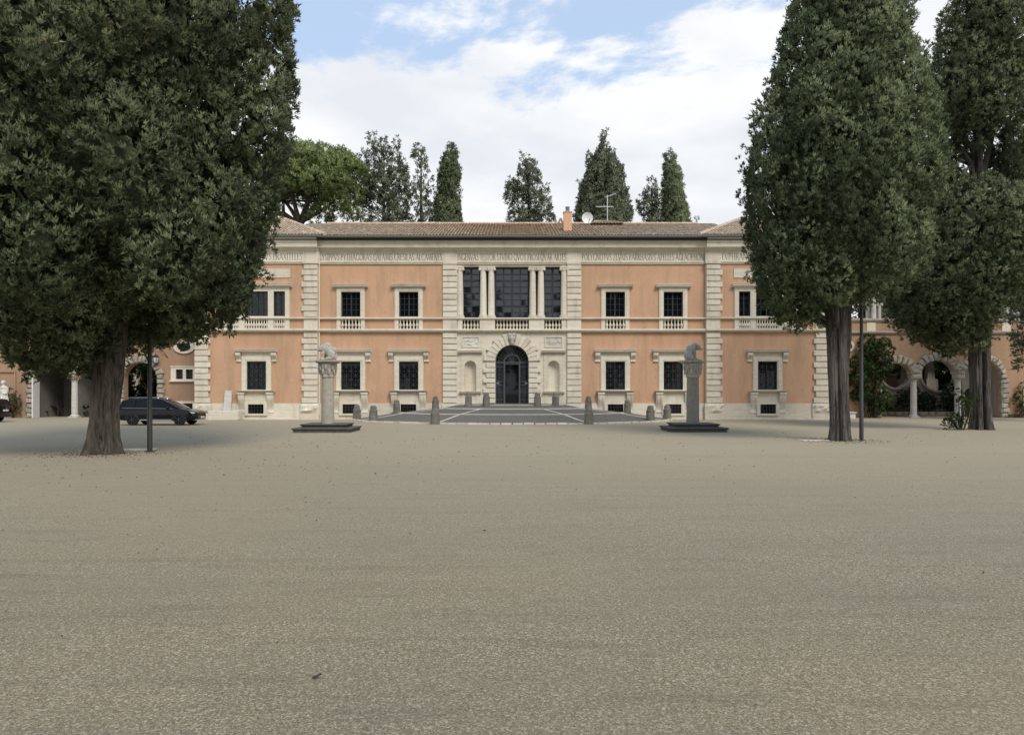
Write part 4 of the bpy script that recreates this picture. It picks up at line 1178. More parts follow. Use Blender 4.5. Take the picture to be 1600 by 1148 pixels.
ar = arch_ring('archway', 220.3, 26, lwall, a0=0, a1=180); jamb_stones(246.3, 1, ar); jamb_stones(194.3, -1, ar)
q = MB(); q.box(wx(52.5), wx(54.5), -0.24, 0.6, 0, ZSP + 0.1); q.build('door_jamb', 'white_plaster', ar)
arcade_column(114, lwall); arcade_column(180, lwall)
q = MB(); q.panel(ellipse(ovc[0], ovc[1], 16.4 * UW, 10 * UW), [ellipse(ovc[0], ovc[1], 10.6 * UW, 6.6 * UW)], -0.14, 0.18); ov = q.build('oval_window', 'travertine', lwall)
q = MB(); q.panel(ellipse(ovc[0], ovc[1], 10.7 * UW, 6.7 * UW), [], 0.25, 0.02); q.build('pane', 'dark_glass', ov)
q = MB(); q.panel(rect(wx(267.5), wx(309), wz(595), wz(572.5)), [rect(wx(275.5), wx(286.5), wz(592.2), wz(577)), rect(wx(291), wx(302), wz(592.2), wz(577))], -0.10, 0.13)
q.box(wx(266), wx(309), -0.18, 0, wz(596.2), wz(594.4)); q.box(wx(267), wx(309), -0.16, 0, wz(573.4), wz(571.8)); sw = q.build('twin_window', 'travertine', lwall)
for (a, c) in ((275.5, 286.5), (291, 302)):
    q = MB(); q.box(wx(a), wx(c), 0.22, 0.24, wz(592.2), wz(577)); q.build('pane', 'dark_glass', sw)
    q = MB()
    for k in (1, 2, 3): q.bar((wx(a) + (wx(c) - wx(a)) * k / 4, 0.08, wz(592)), (wx(a) + (wx(c) - wx(a)) * k / 4, 0.08, wz(577)), 0.03)
    for k in (1, 2): q.bar((wx(a), 0.082, wz(592) + (wz(577) - wz(592)) * k / 3), (wx(c), 0.082, wz(592) + (wz(577) - wz(592)) * k / 3), 0.03)
    q.build('grille', 'window_frame', sw)
q = MB(); q.panel(rect(wx(276), wx(307), 0.3, wz(626.5)), [rect(wx(281), wx(302), 0.5, wz(630))], -0.08, 0.1); cw = q.build('cellar_window', 'travertine', lwall)
q = MB(); q.box(wx(281), wx(302), -0.008, -0.003, 0.5, wz(630)); q.build('pane', 'dark_glass', cw)
for px in (193.5, 240.5, 262.5, 15):
    q = MB(); q.box(wx(px) - 0.07, wx(px) + 0.07, -0.006, 0.0, wz(531.5), wz(527.5)); q.build('putlog_hole', 'interior_dark', lwall)
# shallow wall niche at the far left
q = MB(); q.panel(rect(wx(-60), wx(25.5), wz(655), wz(579.5)), [rect(wx(-58), wx(23.5), wz(656) + 0.2, wz(581.5))], -0.12, 0.118); q.build('blind_arch_frame', 'wing_plaster', lwall)
stone_mat('porch_shaded_plaster', (0.19, 0.185, 0.165), (0.15, 0.146, 0.13), streak=(1, 1, 1), pit=0.1, stain=0.3, stain_c=(0.1, 0.1, 0.09))  # grey plaster darkened, the shade inside the porch put into its colour
# room behind the first arch
q = MB(); x0, x1 = wx(50), wx(113.5)
q.box(x0 - 0.2, x0, 0.6, 4.2, 0, 6.2); q.box(x1 - 0.05, x1 + 0.12, 0.62, 4.2, 0, 6.2); q.box(x0 - 0.2, x1 + 0.12, 4.2, 4.4, 0, 6.2); q.box(x0 - 0.2, x1 + 0.12, 0.6, 4.4, 6.2, 6.35)
q.box(x0 + 2.25, x0 + 2.32, 4.12, 4.2, 0, 3.6)
q.build('porch_room', 'porch_shaded_plaster', lwall)

# ---------------- right wall with the arcade
rwall = empty('garden_wall', (0, DW, 0)); tag(rwall, 'orange garden wall with round-arched column arcade right of the villa', 'wall')
XR0, XR1 = wx(1291), wx(1860)
b = MB()
circ = (wx(1326), wz(541))
b.panel(wing_outline(XR0, XR1, [[(wx(1401), 24.5 * UW), (wx(1464.7), 29.7 * UW), (wx(1533.5), 29.7 * UW)]]), [ellipse(circ[0], circ[1], 5 * UW, 5 * UW)], 0, 0.6)
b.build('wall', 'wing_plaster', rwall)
parapet(XR0, XR1, rwall)
ar = arch_ring('archway', 1401, 24.5, rwall); jamb_stones(1376.5, -1, ar)
arch_ring('archway', 1464.7, 29.7, rwall)
ar = arch_ring('archway', 1533.5, 29.7, rwall); jamb_stones(1563.2, 1, ar)
arcade_column(1430, rwall); arcade_column(1499.3, rwall)
q = MB(); q.panel(ellipse(circ[0], circ[1], 8.6 * UW, 8.6 * UW), [ellipse(circ[0], circ[1], 5 * UW, 5 * UW)], -0.10, 0.13); ov = q.build('round_window', 'travertine', rwall)
q = MB(); q.panel(ellipse(circ[0], circ[1], 5.1 * UW, 5.1 * UW), [], 0.2, 0.02); q.build('pane', 'dark_glass', ov)
for px in (1513.5, 1561.5, 1582.5):
    q = MB(); q.box(wx(px) - 0.08, wx(px) + 0.08, -0.006, 0.0, wz(531.5), wz(527.5)); q.build('putlog_hole', 'interior_dark', rwall)
for px in (1354.5, 1565.5, 221, 0):
    if px < 1000 and px > 0: 
        q = MB(); q.box(wx(px + 12), wx(px + 26), -0.03, 0.01, wz(517.3), wz(503.4)); q.build('parapet_panel', 'travertine', lwall)
    elif px: 
        q = MB(); q.box(wx(px), wx(px + 13.5), -0.03, 0.01, wz(517.3), wz(503.4)); q.build('parapet_panel', 'travertine', rwall)
# side walls, terrace roof and pale blocked arch of the arcade passage
q = MB(); q.box(wx(1504), XR1, 0.6, 4.0, wz(500) - 0.5, wz(500) - 0.3); q.box(XR0, wx(1504), 0.6, 2.3, wz(500) - 0.5, wz(500) - 0.3); q.build('terrace', 'grey_plaster', rwall)
q = MB(); q.box(XL0, XL1, 0.6, 4.6, wz(500) - 0.5, wz(500) - 0.3); q.build('terrace', 'grey_plaster', lwall)
q = MB()
xb0, xb1 = wx(1504) + 1.6, wx(1570) + 0.6
q.panel([(xb0, 0), (xb1, 0), (xb1, wz(500) - 0.6), (xb0, wz(500) - 0.6)], [], 2.6, 0.2); q.box(xb1, xb1 + 0.2, 0.6, 2.8, 0, wz(500) - 0.6);
q.build('passage_wall', 'white_plaster', rwall)
q = MB(); xd = wx(1508) + 1.5
q.panel([(xd, 0), (xd + 0.75, 0)] + arc(xd + 0.375, 1.9, 0.375, 0, 180, 10), [], 2.56, 0.03); q.build('passage_door', 'dark_wood', rwall)

# little columns standing on the terraces
def terrace_column(x, y, h_, r_):
    z0 = wz(500) - 0.3
    o = empty('terrace_column', (x, y, z0))
    q = MB(); q.lathe([(r_ * 1.4, 0), (r_ * 1.4, 0.08), (r_ * 1.15, 0.14), (r_, 0.18), (r_ * 0.97, h_ * 0.4), (r_ * 0.83, h_ - 0.25)], 0, 0, 14); q.build('shaft', 'marble', o, smooth=True)
    q = MB(); q.lathe([(r_ * 0.85, h_ - 0.25), (r_ * 1.1, h_ - 0.12)], 0, 0, 12); q.box(-r_ * 1.4, r_ * 1.4, -r_ * 1.3, r_ * 1.3, h_ - 0.09, h_)
    for s in (-1, 1):
        n = 10; q.prism_y([(s * r_ * 1.15 + 0.08 * math.cos(2 * math.pi * k / n), h_ - 0.14 + 0.08 * math.sin(2 * math.pi * k / n)) for k in range(n)], -r_ * 1.2, r_ * 1.2)
    q.build('capital', 'marble', o)
    return o
# (photo column px, distance behind the wall front, height px)
place_txt = {1355.5: 'left tall one', 1365.2: 'right tall one', 1373.6: 'short one'}
for (px, dy, pyt, r_, txt, lab) in (
        (1355.6, 1.5, 457, 0.15, 'R', 'left tall pale column of the trio on the right terrace beside the tall cypress'),
        (1364.8, 1.0, 457, 0.20, 'R', 'thick middle pale column of the trio on the right terrace beside the tall cypress'),
        (1373.8, 2.0, 474, 0.14, 'R', 'shorter right-hand pale column of the trio on the right terrace beside the tall cypress'),
        (1565.2, 1.5, 459, 0.15, 'R', 'left tall pale column of the group on the terrace at the right edge'),
        (1573.6, 1.0, 457, 0.20, 'R', 'thick tall pale column of the group on the terrace at the right edge'),
        (1584.0, 2.0, 474, 0.14, 'R', 'short pale column next to the tall one on the terrace at the right edge'),
        (1590.5, 1.4, 473, 0.15, 'R', 'rightmost short pale column on the terrace at the right edge'),
        (236.0, 1.0, 457, 0.20, 'L', 'pale column on the left terrace just right of the lamp post'),
        (248.5, 1.5, 462, 0.20, 'L', 'pale column on the left terrace under the hanging cypress boughs')):
    D = DW + dy; hh = (wz(500) - 0.3); top = PZ(pyt, D)
    o = terrace_column(PX(px, D), D, top - hh, r_); tag(o, lab, 'column', 'small columns on the terraces')

# ================================================================ behind the arcades
# rubble wall with two moon openings (right)
DM = 66.5
def mx_(px): return PX(px, DM)
def mz_(py): return PZ(py, DM)
moon = empty('rubble_garden_wall', (0, DM, 0)); tag(moon, 'rubble stone wall with two round moon openings behind the right arcade', 'wall')
b = MB(); c1 = ellipse(mx_(1400), mz_(584), 22 * DM / F, 22 * DM / F, 32); c2 = ellipse(mx_(1467), mz_(584), 27.5 * DM / F, 27.5 * DM / F, 32)
b.panel(rect(mx_(1330), mx_(1640), -0.2, mz_(535)), [c1, c2], 0, 0.7); b.build('wall', 'rubble', moon)
for (pc, pr) in ((1400, 22), (1467, 27.5)):
    q = MB(); r_ = pr * DM / F; q.panel(ellipse(mx_(pc), mz_(584), r_ + 0.16, r_ + 0.16, 32), [ellipse(mx_(pc), mz_(584), r_ - 0.02, r_ - 0.02, 32)], -0.08, 0.1); q.build('moon_ring', 'rustic_stone', moon)
rr2 = random.Random(8)
for row in range(9):                                            # coursed rubble, each stone its own piece
    z0 = 0.25 + row * 0.28; x = mx_(1368)
    while x < mx_(1504):
        w = rr2.uniform(0.35, 0.7); xe = x + w - 0.03; z1 = z0 + 0.25
        ok = True
        for pc, pr in ((1400, 22), (1467, 27.5)):
            r_ = pr * DM / F + 0.2
            for xx in (x, xe):
                for zz in (z0, z1):
                    if (xx - mx_(pc)) ** 2 + (zz - mz_(584)) ** 2 < r_ * r_: ok = False
        if ok: rough_stone([(x, z0), (xe, z0), (xe, z1), (x, z1)], -0.09, 0.05, rr2.randint(0, 9999), 0.02).build('stone', 'rubble', moon)
        x += w
# tapering stone posts beyond the moon openings
for (px, lab) in ((1415, 'tapering grey stone post seen through the smaller moon opening'), (1452.5, 'tapering grey stone post seen through the larger moon opening')):
    D = DM + 1.6; q = MB(); x = PX(px, D); z0, z1 = PZ(592, D), PZ(560, D)
    q.add([(x - 0.34, D - 0.3, z0), (x + 0.34, D - 0.3, z0), (x + 0.34, D + 0.3, z0), (x - 0.34, D + 0.3, z0), (x - 0.2, D - 0.2, z1), (x + 0.2, D - 0.2, z1), (x + 0.2, D + 0.2, z1), (x - 0.2, D + 0.2, z1)], [(0, 3, 2, 1), (4, 5, 6, 7), (0, 1, 5, 4), (1, 2, 6, 5), (2, 3, 7, 6), (3, 0, 4, 7)])
    q.box(x - 0.5, x + 0.5, D - 0.45, D + 0.45, 0, z0)
    tag(q.build('stone_post', 'rustic_stone'), lab, 'post')
# broken brick pier seen in the smaller opening
D = DM + 2.6; bp = empty('brick_pier', (PX(1391, D), D, 0)); tag(bp, 'broken brick pier with stone cap behind the smaller moon opening', 'pier')
simple('brick', (0.34, 0.20, 0.13), 0.9, var=0.4, scale=6)
q = MB(); q.box(-0.42, 0.42, -0.4, 0.4, 0, PZ(586, D)); q.build('core', 'brick', bp)
q = MB(); q.box(-0.5, 0.5, -0.48, 0.48, PZ(586, D), PZ(584, D)); q.build('cap', 'rustic_stone', bp)
for row in range(8):
    for k in range(2):
        q = MB(); z = PZ(603, D) + row * 0.115; x = -0.42 + k * 0.42 + (0.1 if row % 2 else 0)
        q.box(x, min(x + 0.38, 0.43), -0.43 - rr2.uniform(0, 0.02), -0.39, z, z + 0.095); q.build('brick', 'brick', bp)
# low stone bed edge and lawn behind the right arcade
kb = MB()
lk = empty('bed_edging', (0, 63.4, 0)); tag(lk, 'low stone edging of the planting bed behind the right arcade', 'edging')
x = PX(1370, 63.4)
while x < PX(1500, 63.4):
    w = rr2.uniform(0.5, 0.9)
    rough_stone([(x, 0), (x + w - 0.03, 0), (x + w - 0.03, 0.34), (x, 0.34)], -0.2, 0.2, rr2.randint(0, 999), 0.03).build('edging_stone', 'rubble', lk); x += w
q = MB(); q.box(PX(1340, 64), PX(1520, 64), 63.5, 66.4, 0.0, 0.36); tag(q.build('planting_bed', 'soil'), kind='structure')
# left: far garden house glimpsed through the third arch
gh = empty('garden_house', (PX(204, 84), 84, 0)); tag(gh, 'orange garden house with white pilasters glimpsed through the left arch', 'building')
q = MB(); q.box(-6.5, 6.5, 0, 5, 0, 6.0); q.build('wall', 'wing_plaster', gh)
for k in range(8):
    q = MB(); x = -5.4 + 1.5 * k; q.box(x - 0.2, x + 0.2, -0.16, 0, 0, 5.6); q.build('pilaster', 'marble', gh)
for k in range(7):
    q = MB(); x = -4.65 + 1.5 * k; q.box(x - 0.3, x + 0.3, -0.05, 0, 1.2, 3.4); q.build('window', 'dark_glass', gh)
q = MB(); q.box(-6.8, 6.8, -0.4, 5.3, 6.0, 6.3); q.build('roof', 'roof_tile', gh)

# ================================================================ animal columns
def animal(name, loc, rz, spec, label):
    b = MB()
    for c, r_ in spec: b.ball(c, r_, 12, 8)
    me = b.mesh(name); me.materials.append(M['statue_stone'])
    o = bpy.data.objects.new(name, me); col.objects.link(o); o.location = loc; o.rotation_euler = (0, 0, rz)
    md = o.modifiers.new('remesh', 'REMESH'); md.mode = 'VOXEL'; md.voxel_size = 0.022; md.use_smooth_shade = True
    s_ = o.modifiers.new('smooth', 'SMOOTH'); s_.iterations = 3; s_.factor = 0.5
    tag(o, label, 'statue', 'animal statues on columns')
    return o
def animal_column(X, D, label, stone):
    c = empty('stone_column', (X, D, 0)); tag(c, label, 'column', 'columns flanking the forecourt')
    for (hw, z0, z1, l) in ((1.45, 0.0, 0.22, 0), (1.12, 0.22, 0.40, 1)):
        q = MB()
        pr = [(hw - 0.08, z0), (hw - 0.08, z0 + (z1 - z0) * 0.45), (hw, z0 + (z1 - z0) * 0.8), (hw, z1 - 0.02), (hw - 0.02, z1)]
        n = len(pr); vs = []
        for sx, sy in ((-1, -1), (1, -1), (1, 1), (-1, 1)): vs += [(sx * r_, sy * r_, z) for r_, z in pr]
        fs = [tuple(i * n for i in range(4))[::-1], tuple(i * n + n - 1 for i in range(4))]
        for i in range(4):
            j = (i + 1) % 4
            for k in range(n - 1): fs.append((i * n + k, j * n + k, j * n + k + 1, i * n + k + 1))
        q.add(vs, fs); q.build('plinth_slab', 'basalt', c)
    zt = PZ(588, D); zc = PZ(563.2, D)
    q = MB(); q.lathe([(0.325, 0.395), (0.325, 0.5), (0.315, 1.6), (0.30, zt - 0.05)], 0, 0, 24); q.build('shaft', stone, c, smooth=True)
    h_ = zc - zt
    q = MB(); q.lathe([(0.30, zt - 0.05), (0.36, zt - 0.03), (0.36, zt + 0.05), (0.33, zt + 0.07), (0.37, zt + h_ * 0.25), (0.44, zt + h_ * 0.6), (0.48, zt + h_ * 0.80), (0.44, zt + h_ * 0.84)], 0, 0, 8, R(22.5))
    for k in range(8):
        a = 2 * math.pi * (k + 0.5) / 8
        q.ball((0.385 * math.cos(a), 0.385 * math.sin(a), zt + h_ * 0.30), (0.07, 0.07, 0.17), 7, 5); 
        a = 2 * math.pi * k / 8
        q.ball((0.425 * math.cos(a), 0.425 * math.sin(a), zt + h_ * 0.58), (0.07, 0.07, 0.18), 7, 5)
    q.jitter(0.008, 2); q.build('capital', 'statue_stone', c, smooth=True)
    q = MB(); q.box(-0.50, 0.50, -0.50, 0.50, zt + h_ * 0.84, zt + h_ * 0.90); q.box(-0.575, 0.575, -0.575, 0.575, zt + h_ * 0.90, zc); q.jitter(0.012, 3); q.build('abacus', 'statue_stone', c)
    return zc
zc = animal_column(-9.34, 39.0, 'pale granite column on dark steps left of the forecourt, lion on top', 'pale_granite')
# hunched animal, head low to the left, hindquarters to the right
animal('lion_statue', (-9.34, 39.0, zc - 0.02), 0,
       [((0, 0, 0.05), (0.46, 0.30, 0.06)), ((0.14, 0, 0.42), (0.27, 0.22, 0.34)), ((-0.10, 0, 0.62), (0.24, 0.21, 0.28)), ((-0.02, 0, 0.78), (0.20, 0.17, 0.16)),
        ((-0.34, -0.06, 0.60), (0.15, 0.13, 0.13)), ((-0.44, -0.07, 0.54), (0.09, 0.09, 0.08)), ((-0.24, -0.02, 0.68), (0.17, 0.16, 0.15)), ((-0.32, -0.17, 0.70), (0.04, 0.03, 0.05)), ((-0.28, 0.07, 0.70), (0.04, 0.03, 0.05)),
        ((-0.20, -0.14, 0.30), (0.075, 0.08, 0.26)), ((-0.24, -0.15, 0.10), (0.12, 0.08, 0.06)), ((-0.18, 0.14, 0.30), (0.075, 0.08, 0.26)), ((-0.24, 0.15, 0.10), (0.12, 0.08, 0.06)),
        ((0.24, -0.20, 0.28), (0.20, 0.10, 0.22)), ((0.10, -0.23, 0.12), (0.19, 0.08, 0.07)), ((0.24, 0.20, 0.28), (0.20, 0.10, 0.22)), ((0.38, -0.10, 0.16), (0.10, 0.07, 0.10)), ((0.33, 0, 0.52), (0.12, 0.14, 0.18))],
       'weathered stone lion crouching on the left column, head lowered to the left')
zc = animal_column(9.26, 39.4, 'grey granite column on dark steps right of the forecourt, bear-like beast on top', 'granite')
animal('beast_statue', (9.26, 39.4, zc - 0.02), 0,
       [((0.02, 0, 0.05), (0.46, 0.30, 0.06)), ((-0.22, 0, 0.34), (0.22, 0.20, 0.27)), ((-0.08, 0, 0.58), (0.27, 0.20, 0.26)), ((0.08, 0, 0.76), (0.20, 0.17, 0.17)),
        ((0.26, -0.04, 0.68), (0.15, 0.13, 0.14)), ((0.40, -0.05, 0.60), (0.12, 0.08, 0.07)), ((0.24, -0.14, 0.79), (0.04, 0.03, 0.05)), ((0.22, 0.07, 0.79), (0.04, 0.03, 0.05)),
        ((0.06, -0.15, 0.32), (0.075, 0.08, 0.28)), ((0.12, -0.16, 0.10), (0.12, 0.08, 0.06)), ((0.14, 0.15, 0.32), (0.075, 0.08, 0.28)), ((0.20, 0.16, 0.10), (0.12, 0.08, 0.06)),
        ((-0.24, -0.19, 0.26), (0.18, 0.10, 0.20)), ((-0.12, -0.22, 0.12), (0.17, 0.08, 0.07)), ((-0.24, 0.19, 0.26), (0.18, 0.10, 0.20)), ((-0.36, 0, 0.22), (0.08, 0.08, 0.14))],
       'weathered stone beast on the right column, head stretched out to the right')

# ================================================================ bollards
def bollard_mesh():
    b = MB()
    b.lathe([(0.27, -0.1), (0.27, 0.18), (0.255, 0.22), (0.25, 0.60), (0.255, 0.64), (0.24, 0.69), (0.20, 0.74), (0.19, 0.90), (0.15, 0.97), (0.07, 1.0)], 0, 0, 10, 0.3)
    b.jitter(0.012, 4)
    me = b.mesh('bollard', smooth=True); me.materials.append(M['bollard_stone']); return me
bme = bollard_mesh()
def put_bollard(x, y, label, first=[True]):
    rho = math.hypot(x / FA, (DF + 0.05 - y) / FB)
    o = bpy.data.objects.new('bollard', bme); col.objects.link(o)
    o.location = (x, y, court_z(rho) if rho < 1.0 else 0.0); o.rotation_euler = (0, 0, x * 1.7)
    o.scale = (1.12, 1.12, 1.0) if rho > 0.9 else (0.95, 0.95, 0.92)
    tag(o, label, 'bollard', 'stone bollards round the forecourt')
for s, side, col_ in ((-1, 'left', 'lion'), (1, 'right', 'beast')):
    put_bollard(s * 10.95, 54.3, f'dark stone bollard on the {side} tip of the forecourt kerb, against the villa plinth')
    put_bollard(s * 9.2, 51.1, f'squat dark stone bollard on the {side} forecourt kerb, nearest the {col_} column')
    put_bollard(s * 4.75, 47.5, f'large dark stone bollard on the front kerb, {side} of the entrance')
    put_bollard(s * 8.2, 54.7, f'small stone bollard in front of the inner {side} ground-floor window')
    put_bollard(s * 5.4, 54.35, f'stone bollard by the {side} portal quoins, behind the large front one')
    put_bollard(s * 3.03, 53.6, f'stone bollard on the ramp below the {side} niche')
    put_bollard(s * 1.76, 52.9, f'stone bollard beside the {side} jamb of the entrance')

# ================================================================ lamp posts, wall lantern, slabs, tablet
def lamp_post(px, py, h_, label, d):
    D = H * F / (py - HY); o = empty('lamp_post', (PX(px, D), D, 0)); tag(o, label, 'lamp post', 'dark lamp posts beside the cypresses')
    q = MB(); q.lathe([(0.085, 0), (0.085, 1.2), (0.075, 1.22), (0.06, h_)], 0, 0, 12); q.build('pole', 'pole_paint', o, smooth=True)
    q = MB(); q.lathe([(0.16, 0), (0.16, 0.02), (0.10, 0.03)], 0, 0, 12); q.build('base_plate', 'pole_paint', o)
    q = MB(); q.tube([(-0.35, 0, h_ - 0.3), (0.35, 0, h_ - 0.3)], 0.03, 8); q.build('arm', 'pole_paint', o)
    for s in (-1, 1):
        q = MB(); q.box(s * 0.35 - 0.14, s * 0.35 + 0.14, -0.16, 0.02, h_ - 0.28, h_ - 0.06); q.build('floodlight', 'pole_paint', o)
lamp_post(234, 705.5, 6.3, 'tall dark lamp post beside the thick left cypress trunk', 0)
lamp_post(1346, 687.5, 6.2, 'tall dark lamp post just right of the right cypress trunk', 1)

ln = empty('wall_lantern', (wx(262.5), DW, wz(542))); tag(ln, 'iron wall lantern hanging from a bracket beside the oval window', 'lantern')
q = MB(); q.tube([(0, 0.0, 0), (-0.75, -0.5, 0.02)], 0.028, 6); q.tube([(0.0, 0.0, -0.85), (-0.5, -0.36, 0.0)], 0.025, 6); q.tube([(-0.72, -0.48, 0.02), (-0.72, -0.48, -0.62)], 0.012, 5); q.build('bracket', 'iron', ln)
q = MB(); q.lathe([(0.02, -0.55), (0.06, -0.62), (0.27, -0.78), (0.27, -0.81)], -0.72, -0.48, 6); q.build('lantern_roof', 'iron', ln)
q = MB()
for k in range(6):
    a = 2 * math.pi * k / 6; q.tube([(-0.72 + 0.25 * math.cos(a), -0.48 + 0.25 * math.sin(a), -0.8), (-0.72 + 0.15 * math.cos(a), -0.48 + 0.15 * math.sin(a), -1.25)], 0.02, 5)
q.lathe([(0.17, -1.28), (0.17, -1.24), (0.05, -1.31)], -0.72, -0.48, 6); q.build('lantern_cage', 'iron', ln)
q = MB(); q.lathe([(0.235, -0.82), (0.14, -1.23)], -0.72, -0.48, 6); q.build('lantern_glass', 'lamp_lens', ln)

q = MB(); D = 54.1; q.box(PX(328, D), PX(375, D), D - 0.4, D + 0.6, 0, PZ(641.5, D)); q.jitter(0.02, 5)
tag(q.build('stone_bench', 'travertine', bevel=0.02), 'long low stone block bench against the villa plinth by the car', 'bench')
tb = MB(); D = 54.6; x0, x1 = PX(348.5, D), PX(360, D); z0, z1 = PZ(641.5, D), PZ(610, D)
tb.add([(x0, D, z0), (x1, D, z0), (x1, D + 0.12, z0), (x0, D + 0.12, z0), (x0, D + 0.35, z1), (x1, D + 0.35, z1), (x1, D + 0.47, z1), (x0, D + 0.47, z1)], [(0, 3, 2, 1), (4, 5, 6, 7), (0, 1, 5, 4), (1, 2, 6, 5), (2, 3, 7, 6), (3, 0, 4, 7)])
tag(tb.build('stone_tablet', 'marble', bevel=0.015), 'upright carved stone tablet leaning on the wall behind the low block', 'tablet')
def ground_slab(px, py, w, d, label):
    D = H * F / (py - HY); q = MB(); q.box(-w / 2, w / 2, -d / 2, d / 2, -0.05, 0.03)
    o = q.build('ground_slab', 'kerb_stone', bevel=0.008); o.location = (PX(px, D), D, 0); o.rotation_euler = (0, 0, 0.1); tag(o, label, 'slab', 'pale slabs set in the gravel')
ground_slab(1270, 688, 1.15, 0.55, 'flat pale stone slab in the gravel left of the right cypress trunk')
ground_slab(216, 702.5, 1.1, 0.5, 'flat pale stone slab in the gravel between the left trunk and lamp post')
q = MB(); D = 57.0; q.box(PX(1328, D), PX(1337, D), D, D + 0.5, 0, PZ(645, D)); q.box(PX(1326.5, D), PX(1338, D), D - 0.08, D + 0.58, PZ(645, D), PZ(643.5, D)); q.jitter(0.015, 7)
tag(q.build('stone_block', 'marble'), 'small pale stone block at the foot of the climbing plant', 'stone block')

# robed statue at the left edge
st = empty('robed_statue', (PX(5.5, DW - 1.3), DW - 1.3, 0)); tag(st, 'pale stone statue of a robed figure at the left edge of the wall', 'statue')
q = MB(); q.box(-0.38, 0.38, -0.35, 0.35, 0, 0.75); q.box(-0.44, 0.44, -0.41, 0.41, 0.75, 0.85); q.build('pedestal', 'statue_stone', st)
b = MB()
for c, r_ in (((0, 0, 1.05), (0.33, 0.26, 0.34)), ((0, 0, 1.5), (0.29, 0.23, 0.5)), ((0.02, 0, 2.0), (0.30, 0.22, 0.36)), ((0.02, 0, 2.28), (0.33, 0.19, 0.2)), ((0.0, 0, 2.5), (0.09, 0.09, 0.14)), ((-0.02, -0.02, 2.68), (0.14, 0.16, 0.18)), ((-0.02, 0.03, 2.72), (0.17, 0.17, 0.16)),
              ((0.30, -0.02, 2.1), (0.10, 0.11, 0.26)), ((0.20, -0.17, 1.88), (0.20, 0.09, 0.09)), ((-0.28, -0.04, 2.08), (0.10, 0.11, 0.28)), ((-0.14, -0.18, 2.12), (0.09, 0.10, 0.2)), ((-0.05, -0.2, 2.32), (0.08, 0.07, 0.10))): b.ball(c, r_, 12, 8)
for k in range(9):
    a = math.pi + math.pi * k / 8; b.tube([(0.30 * math.cos(a), 0.23 * math.sin(a), 0.86), (0.29 * math.cos(a) + 0.03 * (k % 3), 0.21 * math.sin(a), 1.4), (0.25 * math.cos(a) + 0.06, 0.19 * math.sin(a), 2.0)], [0.05, 0.045, 0.02], 6)
o = b.build('figure', 'marble', st); md = o.modifiers.new('r', 'REMESH'); md.mode = 'VOXEL'; md.voxel_size = 0.03; md.use_smooth_shade = True

